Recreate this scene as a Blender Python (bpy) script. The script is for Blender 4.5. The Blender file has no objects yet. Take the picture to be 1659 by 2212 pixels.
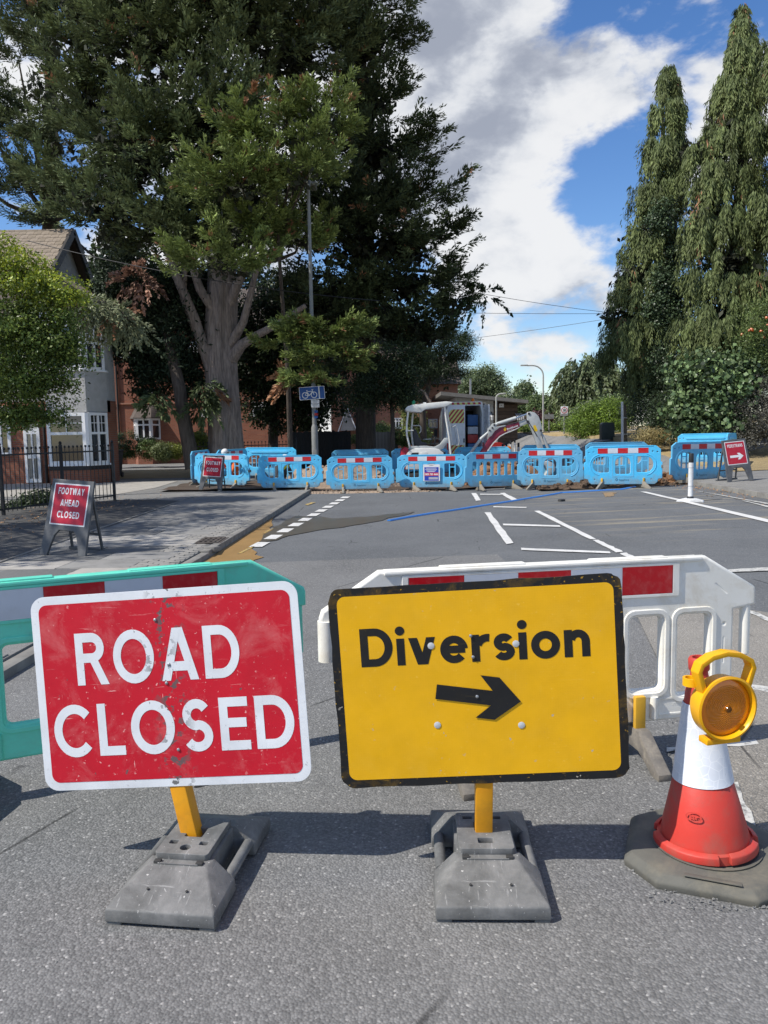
import bpy, bmesh, math, random
import numpy as np
from mathutils import Vector, Matrix, Quaternion

sc = bpy.context.scene
col = sc.collection
PI = math.pi
rad = math.radians

# ------------------------------------------------------------------ camera
EYE, PITCH, ROLL, FOC = 1.65, rad(5.88), rad(1.0), 1661.0
cam_data = bpy.data.cameras.new('camera')
cam_data.sensor_fit = 'HORIZONTAL'
cam_data.sensor_width = 36.0
cam_data.lens = 36.0 * FOC / 1659.0
cam_data.clip_start = 0.05
cam_data.clip_end = 3000
cam = bpy.data.objects.new('camera', cam_data)
col.objects.link(cam)
_r, _u, _f = Vector((1, 0, 0)), Vector((0, math.sin(PITCH), math.cos(PITCH))), Vector((0, math.cos(PITCH), -math.sin(PITCH)))
_rr, _uu = _r * math.cos(ROLL) - _u * math.sin(ROLL), _r * math.sin(ROLL) + _u * math.cos(ROLL)
_m = Matrix.Identity(4)
for i in range(3):
    _m[i][0], _m[i][1], _m[i][2] = _rr[i], _uu[i], -_f[i]
_m[2][3] = EYE
cam.matrix_world = _m
sc.camera = cam

def ray(x, y):
    u, v = (x - 829.5) / FOC, -(y - 1106.0) / FOC
    return (_rr * u + _uu * v + _f)

def at(x, y, Y):
    """world point on the sight line of a survey point, at distance Y down the road"""
    d = ray(x, y)
    t = Y / d.y
    return Vector((d.x * t, Y, EYE + d.z * t))

def zr(x):
    """cross fall: the carriageway climbs gently towards the right kerb"""
    return 0.028 * max(0.0, x - 2.0)

def gnd(x, y, dz=0.0):
    d = ray(x, y)
    z = dz
    for _ in range(12):
        t = (z - EYE) / d.z
        z = zr(d.x * t) + dz
    return Vector((d.x * t, d.y * t, z))

# ------------------------------------------------------------------ sun, sky, exposure
SUN = Vector((-0.78, -0.30, 1.0)).normalized()
sl = bpy.data.lights.new('sun', 'SUN')
sl.energy = 5.0
sl.angle = rad(0.53)
sl.color = (1.0, 0.955, 0.88)
so = bpy.data.objects.new('sun', sl)
so.rotation_mode = 'QUATERNION'
so.rotation_quaternion = SUN.to_track_quat('Z', 'Y')
so.location = (-30, -15, 40)
col.objects.link(so)

sc.view_settings.view_transform = 'Standard'
sc.view_settings.look = 'None'
sc.view_settings.exposure = 0.10
sc.view_settings.gamma = 1.0
sc.view_settings.use_curve_mapping = False
sc.cycles.use_denoising = True
sc.cycles.max_bounces = 6
sc.cycles.diffuse_bounces = 3
sc.cycles.transparent_max_bounces = 6
sc.cycles.sample_clamp_indirect = 4.0

world = bpy.data.worlds.new('World')
sc.world = world
world.use_nodes = True
world.cycles.sampling_method = 'MANUAL'
world.cycles.sample_map_resolution = 512
wn, wl = world.node_tree.nodes, world.node_tree.links
wn.clear()

def wmath(op, a, b=None, clamp=False):
    n = wn.new('ShaderNodeMath'); n.operation = op; n.use_clamp = clamp
    for i, s in enumerate((a, b)):
        if s is None: continue
        if isinstance(s, (int, float)): n.inputs[i].default_value = s
        else: wl.new(s, n.inputs[i])
    return n.outputs[0]

def build_sky():
    sky = wn.new('ShaderNodeTexSky'); sky.sky_type = 'NISHITA'; sky.sun_disc = False
    sky.sun_elevation = math.asin(SUN.z); sky.sun_rotation = math.atan2(SUN.x, SUN.y)
    sky.air_density = 1.0; sky.dust_density = 0.15; sky.ozone_density = 3.0
    tc = wn.new('ShaderNodeTexCoord')
    gv = tc.outputs['Generated']
    # cumulus: noise in direction space, flattened towards the horizon
    mp = wn.new('ShaderNodeMapping'); mp.inputs['Scale'].default_value = (1.0, 1.0, 1.7)
    mp.inputs['Location'].default_value = (3.1, 0.4, 1.2)
    wl.new(gv, mp.inputs['Vector'])
    def noise(scale, detail, rough, vec, dist=0.0):
        n = wn.new('ShaderNodeTexNoise'); n.inputs['Scale'].default_value = scale
        n.inputs['Detail'].default_value = detail; n.inputs['Roughness'].default_value = rough
        n.inputs['Distortion'].default_value = dist
        wl.new(vec, n.inputs['Vector']); return n.outputs['Fac']
    n1 = noise(3.6, 10, 0.53, mp.outputs[0], 0.2)
    n2 = noise(10.0, 9, 0.56, mp.outputs[0], 0.2)
    dens = wmath('ADD', wmath('MULTIPLY', n1, 0.9), wmath('MULTIPLY', n2, 0.68))
    base_dens = dens
    # cloud banks (+) and blue openings (-): direction, angular size, weight
    banks = [((960, 60), 0.24, 0.20), ((1030, 300), 0.15, 0.22), ((1190, 230), 0.13, 0.15), ((1340, 180), 0.075, 0.24), ((1270, 270), 0.05, 0.10),
             ((1540, 180), 0.08, 0.20), ((1100, 560), 0.12, 0.03), ((1160, 740), 0.14, 0.02), ((1030, 640), 0.08, -0.06), ((1240, 620), 0.07, -0.08),
             ((1440, 40), 0.15, -0.22), ((1270, 20), 0.06, -0.12), ((1310, 345), 0.075, -0.30), ((1230, 400), 0.06, -0.14), ((1010, 428), 0.05, -0.12), ((1120, 415), 0.05, -0.06),
             ((60, 60), 0.2, -0.08), ((1340, 470), 0.05, -0.10)]
    for (px, py), size, w in banks:
        d = ray(px, py).normalized()
        dp = wn.new('ShaderNodeVectorMath'); dp.operation = 'DISTANCE'
        dp.inputs[1].default_value = d
        nm = wn.new('ShaderNodeVectorMath'); nm.operation = 'NORMALIZE'
        wl.new(gv, nm.inputs[0]); wl.new(nm.outputs[0], dp.inputs[0])
        q = wmath('DIVIDE', dp.outputs['Value'], size)
        e = wmath('EXPONENT', wmath('MULTIPLY', wmath('MULTIPLY', q, q), -1.0), None)
        dens = wmath('ADD', dens, wmath('MULTIPLY', e, w))
    mr = wn.new('ShaderNodeMapRange'); mr.interpolation_type = 'SMOOTHSTEP'
    mr.inputs['From Min'].default_value = 0.785; mr.inputs['From Max'].default_value = 0.92
    wl.new(dens, mr.inputs['Value'])
    cover = mr.outputs[0]
    # relief: compare the density with the density a little way towards the sun
    mps = wn.new('ShaderNodeVectorMath'); mps.operation = 'ADD'; mps.inputs[1].default_value = (SUN.x * .07, SUN.y * .07, SUN.z * .12)
    wl.new(mp.outputs[0], mps.inputs[0])
    m1 = noise(3.6, 8, 0.53, mps.outputs[0], 0.2); m2 = noise(10.0, 7, 0.56, mps.outputs[0], 0.2)
    dsun = wmath('ADD', wmath('MULTIPLY', m1, 0.9), wmath('MULTIPLY', m2, 0.68))
    relief = wmath('SUBTRACT', dsun, base_dens)
    core = wn.new('ShaderNodeMapRange'); core.interpolation_type = 'SMOOTHSTEP'
    core.inputs['From Min'].default_value = 0.76; core.inputs['From Max'].default_value = 1.36
    wl.new(wmath('ADD', dens, wmath('MULTIPLY', relief, 1.9)), core.inputs['Value'])
    ramp = wn.new('ShaderNodeValToRGB')
    ramp.color_ramp.elements[0].position = 0.0; ramp.color_ramp.elements[0].color = (0.97, 0.975, 0.985, 1)
    ramp.color_ramp.elements[1].position = 1.0; ramp.color_ramp.elements[1].color = (0.40, 0.435, 0.52, 1)
    e = ramp.color_ramp.elements.new(0.40); e.color = (0.80, 0.825, 0.87, 1)
    e = ramp.color_ramp.elements.new(0.70); e.color = (0.57, 0.605, 0.68, 1)
    wl.new(core.outputs[0], ramp.inputs[0])
    bg1 = wn.new('ShaderNodeBackground'); bg1.inputs['Strength'].default_value = 0.145
    hs = wn.new('ShaderNodeHueSaturation'); hs.inputs['Saturation'].default_value = 1.22; hs.inputs['Hue'].default_value = .508
    wl.new(sky.outputs[0], hs.inputs['Color']); wl.new(hs.outputs[0], bg1.inputs['Color'])
    bg2 = wn.new('ShaderNodeBackground'); bg2.inputs['Strength'].default_value = 0.86
    wl.new(ramp.outputs[0], bg2.inputs['Color'])
    mx = wn.new('ShaderNodeMixShader')
    wl.new(wmath('MULTIPLY', cover, 0.96), mx.inputs[0]); wl.new(bg1.outputs[0], mx.inputs[1]); wl.new(bg2.outputs[0], mx.inputs[2])
    out = wn.new('ShaderNodeOutputWorld')
    wl.new(mx.outputs[0], out.inputs['Surface'])
build_sky()

# ------------------------------------------------------------------ materials
MATS = {}
def nodes_of(name):
    m = bpy.data.materials.new(name); m.use_nodes = True
    nt = m.node_tree
    return m, nt, nt.nodes['Principled BSDF']

def c4(c): return (c[0], c[1], c[2], 1.0)

class NT:
    """small node-writing helper"""
    def __init__(s, nt): s.n, s.l = nt.nodes, nt.links
    def put(s, inp, v):
        if v is None: return
        if hasattr(v, 'links'): s.l.new(v, inp)
        else: inp.default_value = v
    def coord(s, kind='Object', scale=(1, 1, 1), rot=(0, 0, 0), loc=(0, 0, 0)):
        t = s.n.new('ShaderNodeTexCoord'); m = s.n.new('ShaderNodeMapping')
        m.inputs['Scale'].default_value = scale; m.inputs['Rotation'].default_value = rot; m.inputs['Location'].default_value = loc
        s.l.new(t.outputs[kind], m.inputs['Vector']); return m.outputs[0]
    def noise(s, vec, scale=5, detail=5, rough=0.55, dist=0.0):
        n = s.n.new('ShaderNodeTexNoise'); s.put(n.inputs['Vector'], vec)
        n.inputs['Scale'].default_value = scale; n.inputs['Detail'].default_value = detail
        n.inputs['Roughness'].default_value = rough; n.inputs['Distortion'].default_value = dist
        return n.outputs['Fac']
    def voro(s, vec, scale, out='Distance', feat='F1', rnd=1.0):
        n = s.n.new('ShaderNodeTexVoronoi'); n.feature = feat; s.put(n.inputs['Vector'], vec)
        n.inputs['Scale'].default_value = scale; n.inputs['Randomness'].default_value = rnd
        return n.outputs[out]
    def ramp(s, fac, stops):
        r = s.n.new('ShaderNodeValToRGB'); e = r.color_ramp.elements
        while len(e) < len(stops): e.new(0.5)
        for i, (p, c) in enumerate(stops):
            e[i].position = p; e[i].color = c4(c) if not isinstance(c, (int, float)) else (c, c, c, 1)
        s.put(r.inputs[0], fac); return r.outputs[0]
    def step(s, v, a, b):
        m = s.n.new('ShaderNodeMapRange'); s.put(m.inputs['Value'], v)
        m.inputs['From Min'].default_value = a; m.inputs['From Max'].default_value = b; return m.outputs[0]
    def mix(s, fac, a, b, mode='MIX'):
        m = s.n.new('ShaderNodeMix'); m.data_type = 'RGBA'; m.blend_type = mode
        s.put(m.inputs[0], fac)
        s.put(m.inputs[6], c4(a) if isinstance(a, tuple) and len(a) == 3 else a)
        s.put(m.inputs[7], c4(b) if isinstance(b, tuple) and len(b) == 3 else b)
        return m.outputs[2]
    def math(s, op, a, b=0.0, clamp=False):
        m = s.n.new('ShaderNodeMath'); m.operation = op; m.use_clamp = clamp
        s.put(m.inputs[0], a); s.put(m.inputs[1], b); return m.outputs[0]
    def sep(s, vec):
        m = s.n.new('ShaderNodeSeparateXYZ'); s.put(m.inputs[0], vec); return m.outputs
    def bump(s, h, strength, dist, bsdf):
        b = s.n.new('ShaderNodeBump'); s.put(b.inputs['Height'], h)
        b.inputs['Strength'].default_value = strength; b.inputs['Distance'].default_value = dist
        s.l.new(b.outputs[0], bsdf.inputs['Normal'])

def mat(name, c1, c2=None, scale=6.0, rough=0.6, bump=0.0, bscale=40.0, bdist=0.004, metal=0.0, spec=0.4, dirt=None, dscale=3.0, damt=0.5, alpha=None, emit=None, coat=0.0):
    if name in MATS: return MATS[name]
    m, nt, b = nodes_of(name)
    k = NT(nt); v = k.coord()
    c2 = c2 or tuple(x * 0.82 for x in c1)
    c = k.mix(k.step(k.noise(v, scale, 6, 0.6), 0.3, 0.7), c1, c2)
    if dirt:
        c = k.mix(k.math('MULTIPLY', k.step(k.noise(v, dscale, 9, 0.7, 0.4), 0.48, 0.72), damt), c, dirt)
    nt.links.new(c, b.inputs['Base Color'])
    k.put(b.inputs['Roughness'], k.ramp(k.noise(v, scale * 2.3, 4), [(0.3, max(0.02, rough - 0.08)), (0.7, min(1, rough + 0.08))]))
    b.inputs['Metallic'].default_value = metal
    b.inputs['Specular IOR Level'].default_value = spec
    if coat: b.inputs['Coat Weight'].default_value = coat
    if bump: k.bump(k.noise(v, bscale, 6, 0.65), bump, bdist, b)
    MATS[name] = m
    return m

# ------------------------------------------------------------------ mesh helpers
def tag(o, label=None, cat=None, group=None, kind=None):
    if label: o['label'] = label
    if cat: o['category'] = cat
    if group: o['group'] = group
    if kind: o['kind'] = kind
    return o

def thing(name, label, cat, loc=(0, 0, 0), rz=0.0, group=None):
    o = bpy.data.objects.new(name, None); col.objects.link(o)
    o.location = loc; o.rotation_euler = (0, 0, rz); o.empty_display_size = 0.1
    return tag(o, label, cat, group)

def link(name, me, parent=None, m=None):
    o = bpy.data.objects.new(name, me); col.objects.link(o)
    if parent: o.parent = parent
    if m is not None and not me.materials: me.materials.append(m)
    return o

def copy_tree(o, parent=None):
    c = o.copy(); col.objects.link(c); c.parent = parent
    for ch in list(o.children): copy_tree(ch, c)
    return c

class MB:
    """collects geometry; build() links it as one mesh object"""
    def __init__(s): s.v, s.f = [], []
    def add(s, vs, fs):
        n = len(s.v); s.v += [tuple(p) for p in vs]; s.f += [[i + n for i in f] for f in fs]; return s
    def box(s, c, d, rz=0.0, M=None):
        x, y, z = d[0] / 2, d[1] / 2, d[2] / 2
        R = Matrix.Rotation(rz, 3, 'Z') if M is None else M
        vs = [R @ Vector((a * x, b_ * y, e * z)) + Vector(c) for e in (-1, 1) for b_ in (-1, 1) for a in (-1, 1)]
        return s.add(vs, [[0, 2, 3, 1], [4, 5, 7, 6], [0, 1, 5, 4], [2, 6, 7, 3], [0, 4, 6, 2], [1, 3, 7, 5]])
    def bar(s, p0, p1, w, h, up=(0, 0, 1)):
        p0, p1 = Vector(p0), Vector(p1); d = p1 - p0
        y = d.normalized(); x = y.cross(Vector(up))
        if x.length < 1e-4: x = y.cross(Vector((1, 0, 0)))
        x.normalize(); z = x.cross(y)
        M = Matrix((x, y, z)).transposed()
        return s.box((p0 + p1) / 2, (w, d.length, h), M=M)
    def ring(s, c, ax, r, n, ph=0.0):
        ax = Vector(ax).normalized(); a = ax.orthogonal().normalized(); b_ = ax.cross(a)
        return [Vector(c) + (a * math.cos(ph + 2 * PI * i / n) + b_ * math.sin(ph + 2 * PI * i / n)) * r for i in range(n)]
    def tube(s, pts, rs, n=10, cap=True):
        pts = [Vector(p) for p in pts]
        if not isinstance(rs, (list, tuple)): rs = [rs] * len(pts)
        base = len(s.v); a = None
        for i, p in enumerate(pts):
            t = (pts[min(i + 1, len(pts) - 1)] - pts[max(i - 1, 0)]).normalized()
            if a is None: a = t.orthogonal().normalized()
            else: a = (a - t * a.dot(t)).normalized()
            b_ = t.cross(a)
            s.v += [tuple(p + (a * math.cos(2 * PI * k / n) + b_ * math.sin(2 * PI * k / n)) * rs[i]) for k in range(n)]
        for i in range(len(pts) - 1):
            for k in range(n):
                s.f.append([base + i * n + k, base + i * n + (k + 1) % n, base + (i + 1) * n + (k + 1) % n, base + (i + 1) * n + k])
        if cap:
            s.f.append([base + k for k in range(n)][::-1]); s.f.append([base + (len(pts) - 1) * n + k for k in range(n)])
        return s
    def lathe(s, prof, n=24, c=(0, 0, 0), M=None, cap=True):
        base = len(s.v); R = M or Matrix.Identity(3)
        for r, z in prof:
            s.v += [tuple(R @ Vector((r * math.cos(2 * PI * k / n), r * math.sin(2 * PI * k / n), z)) + Vector(c)) for k in range(n)]
        for i in range(len(prof) - 1):
            for k in range(n):
                s.f.append([base + i * n + k, base + i * n + (k + 1) % n, base + (i + 1) * n + (k + 1) % n, base + (i + 1) * n + k])
        if cap:
            s.f.append([base + k for k in range(n)][::-1]); s.f.append([base + (len(prof) - 1) * n + k for k in range(n)])
        return s
    def prism(s, poly, a, b_, plane='xz'):
        """extrude a 2-D outline from a to b along the remaining axis"""
        def P(p, t):
            return {'xz': (p[0], t, p[1]), 'xy': (p[0], p[1], t), 'yz': (t, p[0], p[1])}[plane]
        n = len(poly)
        vs = [P(p, a) for p in poly] + [P(p, b_) for p in poly]
        fs = [list(range(n)), list(range(n, 2 * n))[::-1]] + [[i, i + n, (i + 1) % n + n, (i + 1) % n] for i in range(n)]
        return s.add(vs, fs)
    def loft(s, rings, cap=True):
        base = len(s.v); n = len(rings[0])
        for r in rings: s.v += [tuple(p) for p in r]
        for i in range(len(rings) - 1):
            for k in range(n):
                s.f.append([base + i * n + k, base + i * n + (k + 1) % n, base + (i + 1) * n + (k + 1) % n, base + (i + 1) * n + k])
        if cap:
            s.f.append([base + k for k in range(n)][::-1]); s.f.append([base + (len(rings) - 1) * n + k for k in range(n)])
        return s
    def mesh(s, name, bevel=0.0, seg=2, smooth=True, angle=38):
        me = bpy.data.meshes.new(name); me.from_pydata(s.v, [], s.f)
        bm = bmesh.new(); bm.from_mesh(me)
        bmesh.ops.recalc_face_normals(bm, faces=bm.faces)
        if bevel:
            es = [e for e in bm.edges if len(e.link_faces) == 2 and e.calc_face_angle(0) > rad(25)]
            bmesh.ops.bevel(bm, geom=es, offset=bevel, segments=seg, affect='EDGES', profile=0.6, clamp_overlap=True)
        bm.to_mesh(me); bm.free()
        if smooth:
            me.polygons.foreach_set('use_smooth', [True] * len(me.polygons))
            me.set_sharp_from_angle(angle=rad(angle))
        return me
    def build(s, name, m, parent=None, bevel=0.0, seg=2, smooth=True, angle=38):
        return link(name, s.mesh(name, bevel, seg, smooth, angle), parent, m)

def rrect(x0, z0, x1, z1, r, n=5):
    """rounded rectangle outline, r a number or four radii (bl, br, tr, tl)"""
    rs = r if isinstance(r, (list, tuple)) else [r] * 4
    out = []
    for (cx, cz, a0), q in zip(((x0, z0, PI), (x1, z0, 1.5 * PI), (x1, z1, 0), (x0, z1, 0.5 * PI)), rs):
        sx = cx + (q if cx == x0 else -q); sz = cz + (q if cz == z0 else -q)
        for i in range(n + 1):
            a = a0 + i / n * PI / 2
            out.append((sx + q * math.cos(a), sz + q * math.sin(a)))
    return out

def circ(cx, cz, r, n=14, sx=1.0):
    return [(cx + sx * r * math.cos(2 * PI * i / n), cz + r * math.sin(2 * PI * i / n)) for i in range(n)]

def sheet_mesh(name, outer, holes=(), depth=0.0, bevel=0.0, upright=True, res=2):
    """outline with holes -> mesh of thickness 2*(depth+bevel) about y=0 (or z=0 when not upright)"""
    cu = bpy.data.curves.new(name, 'CURVE'); cu.dimensions = '2D'; cu.fill_mode = 'BOTH'
    cu.extrude = depth; cu.bevel_depth = bevel; cu.bevel_resolution = res
    for loop in [outer] + list(holes):
        sp = cu.splines.new('POLY'); sp.points.add(len(loop) - 1); sp.use_cyclic_u = True
        for p, q in zip(sp.points, loop): p.co = (q[0], q[1], 0, 1)
    ob = bpy.data.objects.new(name, cu)
    me = bpy.data.meshes.new_from_object(ob)
    bpy.data.objects.remove(ob); bpy.data.curves.remove(cu)
    if upright: me.transform(Matrix.Rotation(PI / 2, 4, 'X'))
    me.name = name; me.materials.clear()
    me.polygons.foreach_set('use_smooth', [True] * len(me.polygons)); me.set_sharp_from_angle(angle=rad(40))
    return me

def text_mesh(body, height, width=None, bold=0.0, spacing=1.0, depth=0.0, upright=True):
    """lettering: cap height `height`, squeezed to `width`, centred on the origin"""
    cu = bpy.data.curves.new('lettering', 'FONT'); cu.body = body; cu.size = 1.0
    cu.offset = bold; cu.space_character = spacing; cu.extrude = depth; cu.resolution_u = 6; cu.fill_mode = 'FRONT' if depth == 0 else 'BOTH'
    ob = bpy.data.objects.new('lettering', cu)
    me = bpy.data.meshes.new_from_object(ob)
    bpy.data.objects.remove(ob); bpy.data.curves.remove(cu)
    co = np.empty(len(me.vertices) * 3); me.vertices.foreach_get('co', co); co = co.reshape(-1, 3)
    x0, x1 = co[:, 0].min(), co[:, 0].max()
    cap = 0.729 + 2 * bold
    sy = height / cap; sx = sy if width is None else width / (x1 - x0)
    co[:, 0] = (co[:, 0] - (x0 + x1) / 2) * sx; co[:, 1] = (co[:, 1] + bold) * sy - height / 2
    me.vertices.foreach_set('co', co.ravel()); me.update()
    if upright: me.transform(Matrix.Rotation(PI / 2, 4, 'X'))
    me.materials.clear(); return me
# ------------------------------------------------------------------ road-sign alphabet (drawn stroke by stroke)
def arc(cx, cy, rx, ry, a0, a1, n=14):
    return [(cx + rx * math.cos(rad(a0 + (a1 - a0) * i / n)), cy + ry * math.sin(rad(a0 + (a1 - a0) * i / n))) for i in range(n + 1)]

def glyph(ch, w):
    """strokes of one letter: ('p', path) a pen path, ('q', quad) a cut slant, ('o', ring) ; and its advance width"""
    h = w / 2; k = w * 1.1; xh = 0.70; S = []
    def stem(x, y0=0.0, y1=1.0): S.append(('q', [(x, y0), (x + w, y0), (x + w, y1), (x, y1)]))
    def barh(x0, x1, y): S.append(('q', [(x0, y - h), (x1, y - h), (x1, y + h), (x0, y + h)]))
    def slant(x0, y0, x1, y1, kk=None):
        kk = kk or k
        S.append(('q', [(x0, y0), (x0 + kk, y0), (x1 + kk, y1), (x1, y1)]))
    def path(p): S.append(('p', p))
    def ring(cx, cy, rx, ry): S.append(('o', (cx, cy, rx, ry)))
    W = 0.7
    if ch == 'A': W = 0.84; slant(0, 0, W / 2 - k / 2 - 0.02, 1); slant(W - k, 0, W / 2 - k / 2 + 0.02, 1); barh(0.2, W - 0.2, 0.27)
    elif ch == 'C': W = 0.82; path(arc(0.46, 0.5, 0.46 - h, 0.51 - h, 42, 318, 26))
    elif ch == 'D': W = 0.80; stem(0); path([(w * 0.9, 1 - h)] + arc(0.36, 0.5, 0.44 - h, 0.5 - h, 90, -90, 18) + [(w * 0.9, h)])
    elif ch in 'EF':
        W = 0.60; stem(0); barh(w * 0.9, W, 1 - h); barh(w * 0.9, W - 0.04, 0.52)
        if ch == 'E': barh(w * 0.9, W + 0.02, h)
        else: W = 0.56
    elif ch == 'H': W = 0.76; stem(0); stem(W - w); barh(w * 0.9, W - w * 0.9, 0.52)
    elif ch == 'I': W = w; stem(0)
    elif ch == 'L': W = 0.56; stem(0); barh(w * 0.9, W, h)
    elif ch == 'N': W = 0.78; stem(0); stem(W - w); slant(W - k - 0.01, 0, 0.01, 1)
    elif ch == 'O': W = 0.94; ring(0.47, 0.5, 0.47 - h, 0.515 - h)
    elif ch == 'P': W = 0.64; stem(0); path([(w * 0.9, 1 - h)] + arc(0.36, 0.71, 0.28 - h, 0.29 - h, 90, -90) + [(w * 0.9, 0.42 + h)])
    elif ch == 'R':
        W = 0.72; stem(0); path([(w * 0.9, 1 - h)] + arc(0.38, 0.715, 0.29 - h, 0.285 - h, 90, -90) + [(w * 0.9, 0.43 + h)])
        slant(W - k + 0.02, 0, 0.30, 0.5)
    elif ch == 'S':
        W = 0.66; ry = (0.5 - h) / 2 + 0.005
        path(arc(0.33, 1 - h - ry, 0.30 - h, ry, 30, 262, 16) + arc(0.33, h + ry, 0.32 - h, ry, 82, -150, 16))
    elif ch == 'T': W = 0.66; stem(W / 2 - h, 0, 1 - w * 0.9); barh(0, W, 1 - h)
    elif ch == 'W':
        W = 1.16
        for a, b in ((0.25, 0.0), (0.25, 0.5 - 0.01), (0.78, 0.5 + 0.01), (0.78, W - k)): slant(a - 0.01, 0, b, 1, k * 0.95)
    elif ch == 'Y': W = 0.78; stem(W / 2 - h, 0, 0.46); slant(W / 2 - k / 2, 0.42, 0, 1); slant(W / 2 - k / 2, 0.42, W - k, 1)
    elif ch == 'i': W = w; stem(0, 0, xh); S.append(('d', (h, 0.90, w * 0.60)))
    elif ch == 'v': W = 0.66; slant(W / 2 - k / 2 - 0.02, 0, 0, xh); slant(W / 2 - k / 2 + 0.02, 0, W - k, xh)
    elif ch == 'o': W = 0.70; ring(0.35, xh / 2, 0.35 - h, xh / 2 + 0.01 - h)
    elif ch == 'e': W = 0.68; path(arc(0.35, xh / 2, 0.34 - h, xh / 2 + 0.01 - h, 2, 318, 24)); barh(w * 0.8, W - h * 0.6, xh / 2 - 0.0)
    elif ch == 'n': W = 0.62; stem(0, 0, xh); path(arc(0.34, xh - 0.31, 0.28 - h, 0.31 - h, 165, 0, 12) + [(0.62 - h, 0)])
    elif ch == 'r': W = 0.43; stem(0, 0, xh); path(arc(0.40, xh - 0.36, 0.36 - h, 0.37 - h, 160, 80, 8))
    elif ch == 's':
        W = 0.52; ry = (xh / 2 - h) / 2 + 0.004
        path(arc(0.26, xh - h - ry, 0.245 - h, ry, 25, 262, 14) + arc(0.26, h + ry, 0.26 - h, ry, 82, -155, 14))
    elif ch == '3': W = 0.6; path(arc(0.28, 0.755 - h * 0.45, 0.29 - h, 0.25 - h * 0.55, 150, -80, 14)); path(arc(0.28, 0.27 + h * 0.3, 0.31 - h, 0.28 - h * 0.7, 85, -150, 14))
    elif ch == '0': W = 0.64; ring(0.32, 0.5, 0.32 - h, 0.515 - h)
    elif ch == ' ': W = 0.36
    return S, W

def sign_text(body, height, width=None, w=0.19, gap=0.16):
    """upright lettering facing -y, centred on the origin; strokes lie 0.15 mm apart so none share a plane"""
    mb = MB(); x = 0.0; lay = 0; tris = []
    for ch in body:
        S, W = glyph(ch, w)
        for kind, g in S:
            y = -0.00005 * (lay % 5); lay += 1
            if kind == 'q': mb.add([(x + p[0], y, p[1]) for p in g], [[0, 1, 2, 3]])
            elif kind == 'd': mb.add([(x + p[0], y, p[1]) for p in circ(g[0], g[1], g[2], 18)], [list(range(18))])
            else:
                closed = kind == 'o'
                pts = arc(g[0], g[1], g[2], g[3], 0, 360, 32)[:-1] if closed else g
                n = len(pts); A, B = [], []
                for i, p in enumerate(pts):
                    q0 = pts[(i - 1) % n] if closed or i > 0 else p
                    q1 = pts[(i + 1) % n] if closed or i < n - 1 else p
                    d = Vector((q1[0] - q0[0], q1[1] - q0[1])).normalized()
                    A.append((x + p[0] - d.y * w / 2, y, p[1] + d.x * w / 2)); B.append((x + p[0] + d.y * w / 2, y, p[1] - d.x * w / 2))
                mb.add(A + B, [[i, i + n, (i + 1) % n + n, (i + 1) % n] for i in range(n if closed else n - 1)])
        x += W + gap
    tot = x - gap
    sz = height; sx = sz if width is None else width / tot
    mb.v = [((v[0] - tot / 2) * sx, v[1], (v[2] - 0.5) * sz) for v in mb.v]
    me = bpy.data.meshes.new('lettering'); me.from_pydata(mb.v, [], mb.f)
    bm = bmesh.new(); bm.from_mesh(me)
    for f in bm.faces:
        if f.normal.y > 0: f.normal_flip()
    bm.to_mesh(me); bm.free(); return me

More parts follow.
